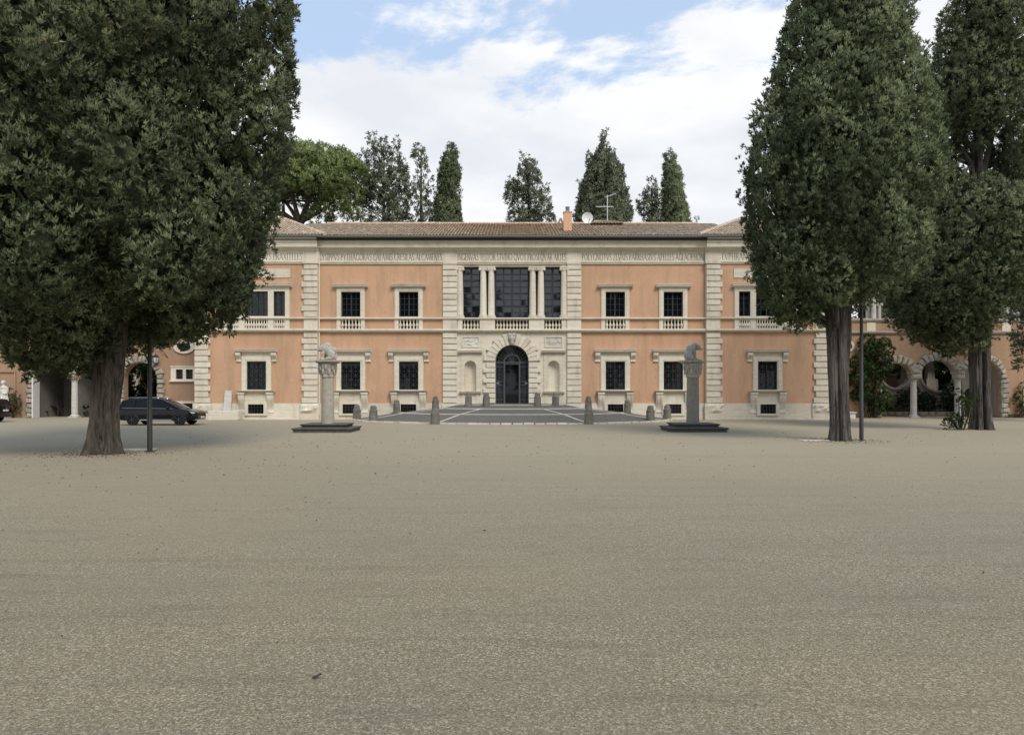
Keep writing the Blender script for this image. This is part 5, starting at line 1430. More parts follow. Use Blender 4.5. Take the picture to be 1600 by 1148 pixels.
# ================================================================ cars
def make_car():
    root = empty('parked_car', (0, 0, 0))
    # stations: x, half width, z bottom, z shoulder, z top of lower body (bonnet or belt)
    S = [(-2.40, 0.70, 0.42, 0.80, 1.00), (-2.33, 0.84, 0.32, 0.86, 1.05), (-1.9, 0.92, 0.28, 0.92, 1.08), (-1.0, 0.935, 0.27, 0.93, 1.06), (0.0, 0.935, 0.27, 0.92, 1.03), (0.9, 0.93, 0.27, 0.90, 1.00), (1.25, 0.925, 0.27, 0.88, 0.99), (1.9, 0.89, 0.28, 0.80, 0.90), (2.22, 0.80, 0.32, 0.72, 0.82), (2.38, 0.62, 0.40, 0.62, 0.72)]
    vs = []; fs = []; k = 10
    for x, w, zb, zs, zt in S:
        half = [(w * 0.86, zb), (w * 0.98, zb + 0.10), (w, zb + (zs - zb) * 0.55), (w * 0.975, zs), (w * 0.86, zt)]
        vs += [(x, -y, z) for y, z in half] + [(x, y, z) for y, z in half[::-1]]
    for i in range(len(S) - 1):
        for j in range(k): fs.append((i * k + j, i * k + (j + 1) % k, (i + 1) * k + (j + 1) % k, (i + 1) * k + j))
    fs.append(tuple(range(k))); fs.append(tuple((len(S) - 1) * k + j for j in range(k))[::-1])
    b = MB(); b.add(vs, fs); b.build('body', 'car_paint', root, smooth=True)
    G = [(-2.28, 0.72, 1.03, 1.06), (-2.05, 0.66, 1.04, 1.50), (-1.6, 0.65, 1.04, 1.585), (-0.6, 0.66, 1.03, 1.61), (0.15, 0.65, 1.01, 1.575), (0.75, 0.68, 0.99, 1.33), (1.32, 0.74, 0.965, 0.985)]
    vs = []; fs = []; k = 8
    for x, w, zb, zt in G:
        wb = 0.83
        half = [(wb, zb - 0.03), (wb * 0.985, zb + 0.01), (w + (wb - w) * 0.12, zb + (zt - zb) * 0.86), (w * 0.82, zt)]
        vs += [(x, -y, z) for y, z in half] + [(x, y, z) for y, z in half[::-1]]
    for i in range(len(G) - 1):
        for j in range(k): fs.append((i * k + j, i * k + (j + 1) % k, (i + 1) * k + (j + 1) % k, (i + 1) * k + j))
    fs.append(tuple(range(k))); fs.append(tuple((len(G) - 1) * k + j for j in range(k))[::-1])
    b = MB(); b.add(vs, fs); b.build('windows', 'car_glass', root, smooth=True)
    b = MB()                                                   # roof skin and pillars
    rp = [(-2.10, 1.49), (-1.6, 1.592), (-0.6, 1.617), (0.15, 1.582), (0.32, 1.51)]
    vs = []
    for x, z in rp: vs += [(x, -0.60, z - 0.035), (x, -0.4, z), (x, 0.4, z), (x, 0.60, z - 0.035)]
    b.add(vs, [(4 * i + j, 4 * i + j + 1, 4 * i + 5 + j, 4 * i + 4 + j) for i in range(4) for j in range(3)])
    for s in (-1, 1):
        b.tube([(1.30, s * 0.80, 0.98), (0.74, s * 0.735, 1.30), (0.15, s * 0.665, 1.545)], 0.03, 6)
        b.tube([(0.15, s * 0.665, 1.545), (-0.6, s * 0.67, 1.575), (-1.6, s * 0.665, 1.555), (-2.06, s * 0.67, 1.46)], 0.028, 6)
        b.tube([(-0.35, s * 0.675, 1.56), (-0.42, s * 0.845, 1.02)], 0.035, 6); b.tube([(-1.30, s * 0.675, 1.55), (-1.35, s * 0.845, 1.02)], 0.035, 6)
        b.tube([(-2.05, s * 0.68, 1.47), (-2.22, s * 0.82, 1.02)], 0.05, 6)
    b.build('roof', 'car_paint', root, smooth=True)
    for s in (-1, 1):
        b = MB(); b.tube([(0.05, s * 0.60, 1.60), (0.0, s * 0.60, 1.655), (-1.75, s * 0.60, 1.645), (-1.8, s * 0.60, 1.59)], 0.02, 6); b.build('roof_rail', 'chrome', root)
        b = MB(); b.tube([(1.0, s * 0.90, 1.0), (-2.05, s * 0.88, 1.035)], 0.012, 5); b.build('belt_trim', 'chrome', root)
        b = MB(); b.box(-0.95, 0.95, s * 0.915 - 0.035, s * 0.915 + 0.035, 0.30, 0.36); b.build('sill_trim', 'chrome', root)
        b = MB(); b.ball((0.72, s * 0.99, 1.06), (0.10, 0.12, 0.075)); b.build('wing_mirror', 'car_paint', root)
        b = MB(); b.ball((2.10, s * 0.68, 0.73), (0.17, 0.16, 0.075)); b.build('headlight', 'lamp_lens', root)
        for xw in (-1.40, 1.40):
            wq = MB(); n = 20; pr = []
            for (yy, r_) in ((-0.11, 0.25), (-0.11, 0.31), (-0.08, 0.345), (0.08, 0.345), (0.11, 0.31), (0.11, 0.25)): pr.append((yy, r_))
            vs = []; fs = []
            for i in range(n):
                a = 2 * math.pi * i / n; vs += [(xw + r_ * math.cos(a), s * 0.85 + yy, 0.345 + r_ * math.sin(a)) for yy, r_ in pr]
            for i in range(n):
                for j in range(5): fs.append((i * 6 + j, ((i + 1) % n) * 6 + j, ((i + 1) % n) * 6 + j + 1, i * 6 + j + 1))
            wq.add(vs, fs); wh = wq.build('wheel', 'rubber', root, smooth=True)
            rq_ = MB()
            for i in range(7):
                a = 2 * math.pi * i / 7; rq_.bar((xw, s * 0.945, 0.345), (xw + 0.25 * math.cos(a), s * 0.945, 0.345 + 0.25 * math.sin(a)), 0.05, 0.03)
            rq_.prism_y([(xw + 0.06 * math.cos(2 * math.pi * i / 10), 0.345 + 0.06 * math.sin(2 * math.pi * i / 10)) for i in range(10)], s * 0.95 - 0.02, s * 0.95 + 0.02)
            rq_.build('rim', 'alloy', wh)
            dq = MB(); dq.prism_y([(xw + 0.25 * math.cos(2 * math.pi * i / 14), 0.345 + 0.25 * math.sin(2 * math.pi * i / 14)) for i in range(14)], s * 0.88 - 0.02, s * 0.88 + 0.02); dq.build('brake_disc', 'rubber', wh)
            aq = MB(); ap = arc(xw, 0.36, 0.42, -5, 185, 14); ai = arc(xw, 0.36, 0.355, 185, -5, 14)
            aq.prism_y(ap + ai, s * 0.93 - 0.03, s * 0.93 + 0.03); aq.build('wheel_arch', 'car_plastic', root)
    b = MB(); b.box(2.30, 2.41, -0.36, 0.36, 0.56, 0.72); b.build('grille', 'car_plastic', root)
    b = MB(); b.box(2.10, 2.40, -0.66, 0.66, 0.30, 0.36); b.build('skid_plate', 'chrome', root)
    b = MB(); b.box(2.405, 2.425, -0.26, 0.26, 0.42, 0.53); b.build('number_plate', 'plate_white', root)
    b = MB(); b.box(-2.45, -2.43, -0.26, 0.26, 0.72, 0.83); b.build('rear_plate', 'plate_white', root)
    simple('tail_red', (0.25, 0.01, 0.01), 0.2)
    for s in (-1, 1):
        b = MB(); b.box(-2.40, -2.28, s * 0.74 - 0.07, s * 0.74 + 0.07, 0.78, 1.06); b.build('tail_light', 'tail_red', root)
    return root
car = make_car()
tag(car, 'black estate car parked side-on between the left cypress trunk and the villa', 'car', 'cars parked along the left wall')
car.location = (-21.2, 46.7, 0)
c2 = copy_tree(car); tag(c2, 'black car at the far left edge of the picture, rear number plate showing', 'car'); c2.location = (-36.0, 51.0, 0); c2.rotation_euler = (0, 0, R(180))
c3 = copy_tree(car); tag(c3, 'black car inside the second arch, mostly hidden behind the cypress trunk', 'car'); c3.location = (PX(178, 63.0), 63.4, 0); c3.rotation_euler = (0, 0, R(12))

# motorcycle in the second arch, table and chair in the first
mc = empty('motorcycle', (PX(130, 60.6), 60.7, 0), R(20)); tag(mc, 'black motorcycle parked under the arch beside the stone column', 'motorcycle')
for x in (-0.68, 0.68):
    q = MB(); n = 18
    pts = [(x + 0.28 * math.cos(2 * math.pi * k / n), 0, 0.31 + 0.28 * math.sin(2 * math.pi * k / n)) for k in range(n + 1)]
    q.tube(pts, 0.05, 6, False)
    for k in range(5):
        a = 2 * math.pi * k / 5; q.bar((x, 0, 0.31), (x + 0.26 * math.cos(a), 0, 0.31 + 0.26 * math.sin(a)), 0.03)
    q.build('wheel', 'rubber', mc)
q = MB(); q.ball((0.12, 0, 0.82), (0.30, 0.15, 0.14)); q.build('tank', 'car_paint', mc, smooth=True)
q = MB(); q.ball((-0.40, 0, 0.82), (0.38, 0.13, 0.07)); q.build('seat', 'rubber', mc, smooth=True)
q = MB(); q.ball((0.02, 0, 0.45), (0.25, 0.16, 0.20)); q.tube([(-0.68, 0.1, 0.31), (0, 0.1, 0.42)], 0.03); q.tube([(-0.2, 0.05, 0.75), (0.1, 0.05, 0.5)], 0.03); q.build('engine', 'iron', mc)
q = MB(); q.tube([(0.68, -0.08, 0.31), (0.42, -0.08, 0.98)], 0.028); q.tube([(0.68, 0.08, 0.31), (0.42, 0.08, 0.98)], 0.028); q.build('fork', 'alloy', mc)
q = MB(); q.tube([(0.30, -0.36, 1.05), (0.42, 0, 1.0), (0.30, 0.36, 1.05)], 0.02); q.build('handlebar', 'iron', mc)
q = MB(); q.ball((0.56, 0, 0.90), (0.08, 0.10, 0.10)); q.build('headlight', 'lamp_lens', mc)
tbx = PX(80.5, 62.0)
tt = empty('table', (tbx, 62.1, 0)); tag(tt, 'dark wooden table inside the leftmost arch', 'table')
q = MB(); q.box(-0.75, 0.75, -0.35, 0.35, 0.86, 0.92); q.build('tabletop', 'dark_wood', tt)
for sx in (-1, 1):
    for sy in (-1, 1): q = MB(); q.box(sx * 0.66 - 0.04, sx * 0.66 + 0.04, sy * 0.28 - 0.04, sy * 0.28 + 0.04, 0, 0.86); q.build('leg', 'dark_wood', tt)
ch = empty('chair', (PX(68, 61.2), 61.2, 0), R(160)); tag(ch, 'dark round-backed chair beside the table in the leftmost arch', 'chair')
q = MB(); q.box(-0.25, 0.25, -0.24, 0.24, 0.42, 0.48); q.build('seat', 'dark_wood', ch)
q = MB(); q.ball((0, 0.25, 1.05), (0.27, 0.05, 0.27)); q.tube([(0, 0.24, 0.45), (0, 0.25, 0.9)], 0.03); q.build('backrest', 'dark_wood', ch, smooth=True)
for sx in (-1, 1):
    for sy in (-1, 1): q = MB(); q.tube([(sx * 0.21, sy * 0.2, 0.43), (sx * 0.24, sy * 0.23, 0)], 0.025); q.build('leg', 'dark_wood', ch)
# ================================================================ vegetation
def tuft_templates(rng_, n_t, n_sh, spread, ln=(0.35, 0.62), wd=0.085):
    """small sprays of narrow leaf blades, unit size, axis +z."""
    out_ = []
    for _ in range(n_t):
        V = []
        for k in range(n_sh):
            h0 = rng_.uniform(0.0, 0.55); a = rng_.uniform(0, 2 * math.pi); tl = rng_.uniform(0.1, spread)
            d = np.array([math.sin(tl) * math.cos(a), math.sin(tl) * math.sin(a), math.cos(tl)])
            b0 = np.array([rng_.normal(0, 0.10), rng_.normal(0, 0.10), h0])
            l_ = rng_.uniform(*ln); sd_ = np.cross(d, rng_.normal(size=3)); sd_ /= np.linalg.norm(sd_) + 1e-9
            w = wd * rng_.uniform(0.7, 1.3)
            V += [b0 - sd_ * w * 0.5 + d * l_ * 0.15, b0 + sd_ * w * 0.5 + d * l_ * 0.35, b0 + d * l_]
        out_.append(np.array(V))
    return out_
rt1 = np.random.default_rng(101)
T_CYP = tuft_templates(rt1, 8, 12, 1.15, (0.42, 0.78), 0.205)
T_FAR = tuft_templates(rt1, 6, 13, 1.35, (0.32, 0.58), 0.19)
T_LEAF = tuft_templates(rt1, 6, 12, 1.5, (0.3, 0.5), 0.30)

def foliage(name, P, A, Sz, tint, templ, mat, parent, rng_, out=None):
    """P positions, A axes, Sz sizes -> one mesh of sprays."""
    n = len(P); which = rng_.integers(0, len(templ), n)
    A = A / (np.linalg.norm(A, axis=1, keepdims=True) + 1e-9)
    ref = rng_.normal(size=(n, 3)); X = np.cross(A, ref); X /= np.linalg.norm(X, axis=1, keepdims=True) + 1e-9
    Y = np.cross(A, X)
    k = len(templ[0]); TV = np.stack(templ)[which]               # n,k,3
    W = TV[:, :, 0:1] * X[:, None] + TV[:, :, 1:2] * Y[:, None] + TV[:, :, 2:3] * A[:, None]
    V = (P[:, None] + W * Sz[:, None, None]).reshape(-1, 3)
    Fc = np.arange(n * k).reshape(-1, 3)
    tn = np.repeat(tint, k) + np.tile(np.repeat(rng_.uniform(-0.12, 0.12, k // 3), 3), n)
    nv = None
    if out is not None:                                          # shade each spray with the roundness of its bough
        nv = np.repeat(out, k, axis=0) + np.repeat(rng_.normal(0, 0.30, (n * (k // 3), 3)), 3, axis=0)
        nv /= np.linalg.norm(nv, axis=1, keepdims=True) + 1e-9
        ng = np.cross(V[1::3] - V[0::3], V[2::3] - V[0::3])
        fl_ = (ng * nv[0::3]).sum(1) < 0
        Fc[fl_] = Fc[fl_][:, [0, 2, 1]]
    return np_mesh(name, V, Fc, np.clip(tn, 0, 1), mat, parent, nv)

def crown_lobes(rng_, prof, n, frac=0.42, rmin=0.5, stretch=(1.2, 1.9), inner=(0.45, 0.85), weight=None):
    """prof rows: z, cx, cy, r. Lobes sit in a shell below the profile surface."""
    prof = np.array(prof, float); z = prof[:, 0]
    zz = np.linspace(z[0], z[-1], 200); rr = np.interp(zz, z, prof[:, 3]); pw_ = np.maximum(rr, 0.05); pw_ /= pw_.sum()
    out_ = []
    for i in range(n):
        h_ = rng_.choice(zz, p=pw_) + rng_.normal(0, 0.1); r_ = np.interp(h_, z, prof[:, 3]); a = 2 * math.pi * (i * 0.618 + rng_.uniform(-0.08, 0.08))
        rl = max(rmin, r_ * frac * rng_.uniform(0.7, 1.25)); rad = max(0.0, r_ - rl) * rng_.uniform(*inner) ** 0.5
        cx_ = np.interp(h_, z, prof[:, 1]) + rad * math.cos(a); cy_ = np.interp(h_, z, prof[:, 2]) + rad * math.sin(a)
        out_.append((cx_, cy_, h_, rl, rl * rng_.uniform(*stretch)))
    return np.array(out_)

def shell_lobes(rng_, prof, frac=0.3, rmin=0.55, stretch=(1.2, 1.6), sep=1.15, relief=0.3, tries=5000):
    """distinct boughs set side by side over the crown surface, some standing proud."""
    prof = np.array(prof, float); z = prof[:, 0]; zz = np.linspace(z[0], z[-1], 300); rr = np.interp(zz, z, prof[:, 3]); pw_ = np.maximum(rr, 0.25); pw_ /= pw_.sum()
    C = np.zeros((0, 3)); Rl = np.zeros(0); out_ = []
    for i in range(tries):
        h_ = rng_.choice(zz, p=pw_); r_ = float(np.interp(h_, z, prof[:, 3])); a = rng_.uniform(0, 2 * math.pi)
        rl = max(rmin, r_ * frac) * rng_.uniform(0.75, 1.3); st = rng_.uniform(*stretch)
        rad = max(0.0, r_ - rl * 1.12 + rl * rng_.uniform(-relief, relief) * 1.2)
        c = np.array([np.interp(h_, z, prof[:, 1]) + rad * math.cos(a), np.interp(h_, z, prof[:, 2]) + rad * math.sin(a), h_])
        if len(C):
            d = (C - c) / np.array([1, 1, st]); d = np.linalg.norm(d, axis=1)
            if (d < sep * 0.5 * (Rl + rl)).any(): continue
        C = np.vstack([C, c]); Rl = np.append(Rl, rl); out_.append((c[0], c[1], h_, rl, rl * st))
    return np.array(out_)

def lift(lobes, D, edge, wf=0.6):
    """raise boughs so that the crown's under-edge follows edge = [(column, row)], measured at distance D."""
    e = sorted(edge); px = 800 + lobes[:, 0] * F / D
    hw = lobes[:, 3] * wf * F / D; ex_, ey_ = [a for a, b in e], [b for a, b in e]
    zmin = PZ(np.minimum(np.minimum(np.interp(px - hw, ex_, ey_), np.interp(px + hw, ex_, ey_)), np.interp(px, ex_, ey_)), D)
    lobes = lobes.copy(); lobes[:, 2] = np.maximum(lobes[:, 2], zmin + lobes[:, 4] * 1.06 + 0.30)
    return lobes

def inner_mass(name, lobes, scale, mat, parent, rng_, subdiv=3, prof=None):
    """the dense leafy inside of the boughs."""
    bm = bmesh.new(); bmesh.ops.create_icosphere(bm, subdivisions=subdiv, radius=1.0); bm.verts.ensure_lookup_table()
    v0 = np.array([v.co[:] for v in bm.verts]); f0 = np.array([[v.index for v in f.verts] for f in bm.faces]); bm.free()
    V = []; Fc = []; n0 = 0
    for (lx, ly, lz, lr, lh) in lobes:
        wob = 1 + 0.16 * np.sin(v0 @ rng_.normal(0, 5, 3) + rng_.uniform(0, 6)) * np.sin(v0 @ rng_.normal(0, 5, 3)) + rng_.normal(0, 0.13, len(v0))
        V.append(np.array([lx, ly, lz]) + v0 * np.array([lr, lr, lh]) * scale * wob[:, None]); Fc.append(f0 + n0); n0 += len(v0)
    if prof is not None:
        pf = np.array(prof, float); nz, na_ = 26, 22; zz = np.linspace(pf[0, 0], pf[-1, 0], nz); g_ = []
        for h_ in zz:
            r_ = np.interp(h_, pf[:, 0], pf[:, 3]) * 0.46; a = np.linspace(0, 2 * math.pi, na_, endpoint=False)
            rj = r_ * (1 + rng_.normal(0, 0.08, na_)); g_.append(np.stack([np.interp(h_, pf[:, 0], pf[:, 1]) + rj * np.cos(a), np.interp(h_, pf[:, 0], pf[:, 2]) + rj * np.sin(a), np.full(na_, h_)], 1))
        q = []
        for i in range(nz - 1):
            for k in range(na_): a, b_, c, d = i * na_ + k, i * na_ + (k + 1) % na_, (i + 1) * na_ + (k + 1) % na_, (i + 1) * na_ + k; q += [(a, b_, c), (a, c, d)]
        V.append(np.concatenate(g_)); Fc.append(np.array(q) + n0); n0 += nz * na_
    V = np.concatenate(V); Fc = np.concatenate(Fc)
    o = np_mesh(name, V, Fc, np.clip(rng_.normal(0.2, 0.2, len(V)), 0, 1), mat, parent)
    o.data.polygons.foreach_set('use_smooth', np.zeros(len(Fc), bool))
    return o

def lobes_to_sprays(rng_, lobes, dens, size, up=0.75, fill=0.12, jit=0.3, drop=0.0):
    P = []; A = []
    for lx, ly, lz, lr, lh in lobes:
        area = 4 * math.pi * ((2 * (lr * lh) ** 1.6 + (lr * lr) ** 1.6) / 3) ** (1 / 1.6)
        m_ = int(area * dens * rng_.uniform(0.85, 1.15))
        d = rng_.normal(size=(m_, 3)); d /= np.linalg.norm(d, axis=1, keepdims=True)
        d = d[d[:, 2] > -0.75]
        sc_ = rng_.uniform(0.74, 1.08, (len(d), 1))
        P.append(np.array([lx, ly, lz]) + d * np.array([lr, lr, lh]) * sc_); A.append(d * np.array([1, 1, lr / lh]))
    P = np.concatenate(P); A = np.concatenate(A)
    # leave out what lies deep inside other lobes
    deep = np.zeros(len(P), bool)
    for lx, ly, lz, lr, lh in lobes:
        q_ = ((P[:, 0] - lx) / lr) ** 2 + ((P[:, 1] - ly) / lr) ** 2 + ((P[:, 2] - lz) / lh) ** 2
        deep |= q_ < 0.5
    keep = ~deep | (rng_.uniform(size=len(P)) < fill)
    if drop: keep &= rng_.uniform(size=len(P)) > drop
    P, A = P[keep], A[keep]
    Nn = A / (np.linalg.norm(A, axis=1, keepdims=True) + 1e-9)
    lobes_to_sprays.out = Nn + np.array([0, 0, 0.25])
    A = A / (np.linalg.norm(A, axis=1, keepdims=True) + 1e-9) * 0.8 + np.array([0, 0, up]) + rng_.normal(0, jit, A.shape)
    return P, A, size * rng_.uniform(0.7, 1.3, len(P))

def bough_sprays(rng_, lobes, gap, sub_r, per, size, up=0.6, core=5.0):
    """lobes carry small rounded boughs, the boughs carry sprays; a looser core closes the crown."""
    S = []; O = []; I = []
    for i, (lx, ly, lz, lr, lh) in enumerate(lobes):
        area = 4 * math.pi * ((2 * (lr * lh) ** 1.6 + (lr * lr) ** 1.6) / 3) ** (1 / 1.6)
        m_ = max(6, int(area / (gap * gap))); k_ = np.arange(m_) + 0.5                     # even spread over the lobe
        ph = np.arccos(1 - 2 * k_ / m_); th = math.pi * (1 + 5 ** 0.5) * k_ + rng_.uniform(0, 6.28)
        d = np.stack([np.cos(th) * np.sin(ph), np.sin(th) * np.sin(ph), np.cos(ph)], 1) + rng_.normal(0, 0.12, (m_, 3))
        d /= np.linalg.norm(d, axis=1, keepdims=True)
        S.append(np.array([lx, ly, lz]) + d * np.array([lr, lr, lh]) * np.where(rng_.uniform(size=(m_, 1)) < 0.14, rng_.uniform(1.04, 1.24, (m_, 1)), rng_.uniform(0.78, 1.02, (m_, 1)))); o_ = d * np.array([1, 1, lr / lh]); O.append(o_ / np.linalg.norm(o_, axis=1, keepdims=True)); I.append(np.full(m_, i))
    S = np.concatenate(S); O = np.concatenate(O); I = np.concatenate(I); deep = np.zeros(len(S), bool)
    for j, (lx, ly, lz, lr, lh) in enumerate(lobes):
        q_ = ((S[:, 0] - lx) / lr) ** 2 + ((S[:, 1] - ly) / lr) ** 2 + ((S[:, 2] - lz) / lh) ** 2
        deep |= (q_ < 0.70) & (I != j)
    # the rear of the crown and its out-of-sight top carry fewer, larger boughs
    to_c = -S[:, :2] / (np.linalg.norm(S[:, :2], axis=1, keepdims=True) + 1e-9)
    coarse = ((O[:, :2] * to_c).sum(1) < -0.45) | (S[:, 2] > 2.0 + 0.56 * S[:, 1]) | (np.abs(S[:, 0]) > 0.74 * S[:, 1])
    keep = ~deep & (~coarse | (rng_.uniform(size=len(S)) < 0.28))
    S, O, I, coarse = S[keep], O[keep], I[keep], coarse[keep]; n_ = len(S)
    r_ = sub_r * rng_.uniform(0.7, 1.35, n_) * np.where(coarse, 1.6, 1.0)
    d = rng_.normal(size=(n_, per, 3)); d /= np.linalg.norm(d, axis=2, keepdims=True)
    dt = (d * O[:, None]).sum(2, keepdims=True); d = np.where(dt < -0.15, d - 2 * dt * O[:, None], d)
    P = S[:, None] + d * r_[:, None, None] * np.array([1, 1, 1.25]) * rng_.uniform(0.72, 1.08, (n_, per, 1))
    Nn = d * 0.85 + O[:, None] * 0.45 + np.array([0, 0, 0.22]); A = d * 0.42 + O[:, None] * 0.05 + np.array([0, 0, up * 1.3]) + rng_.normal(0, 0.34, d.shape)
    tl = rng_.normal(0.47, 0.15, len(lobes))[I] + rng_.normal(0, 0.14, n_)
    tl[rng_.uniform(size=n_) < 0.004] = 1.1                                                # a few dead boughs
    T_ = np.repeat(tl, per) + rng_.normal(0, 0.10, n_ * per)
    P, A, Nn = P.reshape(-1, 3), A.reshape(-1, 3), Nn.reshape(-1, 3); Sz = size * rng_.uniform(0.75, 1.3, len(P)) * np.repeat(np.where(coarse, 1.45, 1.0), per)
    if core == 0: return P, A, Sz, np.where(T_ > 1.05, T_, np.minimum(T_, 0.82)).clip(0, 1), Nn
    if core:
        lc = lobes.copy(); lc[:, 3:] *= 0.72; Pc, Ac, Sc = lobes_to_sprays(rng_, lc, core, size * 2.1, 0.3, 0.1); Nc = lobes_to_sprays.out
        P = np.concatenate([P, Pc]); A = np.concatenate([A, Ac]); Sz = np.concatenate([Sz, Sc]); Nn = np.concatenate([Nn, Nc]); T_ = np.concatenate([T_, np.full(len(Pc), 0.3)])
    return P, A, Sz, np.clip(T_, 0, 1), Nn

def core_sprays(rng_, prof, arr, scale=0.64, dens=20, size=0.40):
    """looser sprays deep in the crown, behind the gaps between boughs."""
    pf = np.array(prof, float); z = pf[:, 0]; zz = np.linspace(z[0], z[-1], 400); rr = np.interp(zz, z, pf[:, 3]) * scale
    n_ = int(2 * math.pi * rr.mean() * (z[-1] - z[0]) * dens); h_ = rng_.choice(zz, n_, p=rr / rr.sum()); a = rng_.uniform(0, 2 * math.pi, n_); r_ = np.interp(h_, z, pf[:, 3]) * scale * rng_.uniform(0.86, 1.1, n_)
    m_ = (np.sin(a) < 0.35) & (h_ < 16); h_, a, r_ = h_[m_], a[m_], r_[m_]; n_ = len(h_)
    P = np.stack([np.interp(h_, z, pf[:, 1]) + r_ * np.cos(a), np.interp(h_, z, pf[:, 2]) + r_ * np.sin(a), h_], 1)
    O = np.stack([np.cos(a), np.sin(a), np.full(n_, 0.25)], 1); A = O * 0.3 + np.array([0, 0, 0.6]) + rng_.normal(0, 0.45, O.shape)
    return (np.concatenate([arr[0], P]), np.concatenate([arr[1], A]), np.concatenate([arr[2], size * rng_.uniform(0.7, 1.2, n_)]), np.concatenate([arr[3], np.clip(rng_.normal(0.4, 0.15, n_), 0, 1)]), np.concatenate([arr[4], O]))

def lobe_tint(rng_, P, lobes, spread=0.14, base=0.45):
    """each bough has its own shade of green."""
    tl = rng_.normal(base, spread, len(lobes)); best = np.full(len(P), 1e9); t_ = np.full(len(P), base)
    for (lx, ly, lz, lr, lh), q in zip(lobes, tl):
        d = ((P[:, 0] - lx) / lr) ** 2 + ((P[:, 1] - ly) / lr) ** 2 + ((P[:, 2] - lz) / lh) ** 2
        m_ = d < best; best[m_] = d[m_]; t_[m_] = q
    return np.clip(t_ + rng_.normal(0, 0.13, len(P)), 0, 1)

from mathutils import noise as mnoise
def trunk_mesh(path, seed, flutes=7, depth=0.16, seg=120, crack=None):
    """path rows x,y,z,r: fluted, twisting stem."""
    rg = random.Random(seed); path = np.array(path, float); zs = np.concatenate([np.linspace(path[0, 2], 6.5, 90), np.linspace(6.6, path[-1, 2], 24)])
    ph = [rg.uniform(0, 6.28) for _ in range(6)]; vs = []; fs = []
    for z in zs:
        x, y, r_ = (np.interp(z, path[:, 2], path[:, j]) for j in (0, 1, 3))
        for k in range(seg):
            a = 2 * math.pi * k / seg
            f_ = 1 + depth * (0.6 * math.sin(flutes * a + ph[0] + 0.35 * z) + 0.35 * math.sin((flutes + 4) * a + ph[1] - 0.5 * z) + 0.3 * math.sin(3 * a + ph[2] + 0.2 * z)) 
            if z < 6.6:
                nv_ = Vector((3.2 * math.cos(a), 3.2 * math.sin(a), 0.55 * z + seed)); f_ += 0.16 * mnoise.noise(nv_) + 0.10 * mnoise.noise(Vector((nv_.x * 2.6, nv_.y * 2.6, nv_.z * 1.6))) + 0.055 * mnoise.noise(Vector((nv_.x * 6, nv_.y * 6, nv_.z * 3)))
            if crack is not None:
                for ca, cw, cd in crack:
                    da = (a - ca + math.pi) % (2 * math.pi) - math.pi
                    f_ -= cd * math.exp(-(da / cw) ** 2)
            vs.append((x + r_ * f_ * math.cos(a), y + r_ * f_ * math.sin(a), z))
    for i in range(len(zs) - 1):
        for k in range(seg): fs.append((i * seg + k, i * seg + (k + 1) % seg, (i + 1) * seg + (k + 1) % seg, (i + 1) * seg + k))
    b = MB(); b.add(vs, fs); return b

def limbs_to(b, rng_, lobes, axis, n, r0=0.14, drop=2.2):
    """branches from the stem axis rows (z,x,y) out to some lobes."""
    ax = np.array(axis, float); idx = rng_.choice(len(lobes), min(n, len(lobes)), replace=False)
    for i in idx:
        lx, ly, lz = lobes[i][:3]
        hd = math.hypot(lx - np.interp(lz, ax[:, 0], ax[:, 1]), ly - np.interp(lz, ax[:, 0], ax[:, 2]))
        z0 = max(ax[0, 0], lz - min(drop, 0.6 + 0.8 * hd)); x0, y0 = np.interp(z0, ax[:, 0], ax[:, 1]), np.interp(z0, ax[:, 0], ax[:, 2])
        m_ = Vector((x0 + (lx - x0) * 0.55 + rng_.normal(0, 0.12), y0 + (ly - y0) * 0.55 + rng_.normal(0, 0.12), z0 + (lz - z0) * 0.35))
        b.tube([(x0, y0, z0), m_, (lx, ly, lz)], [r0, r0 * 0.65, r0 * 0.25], 6)

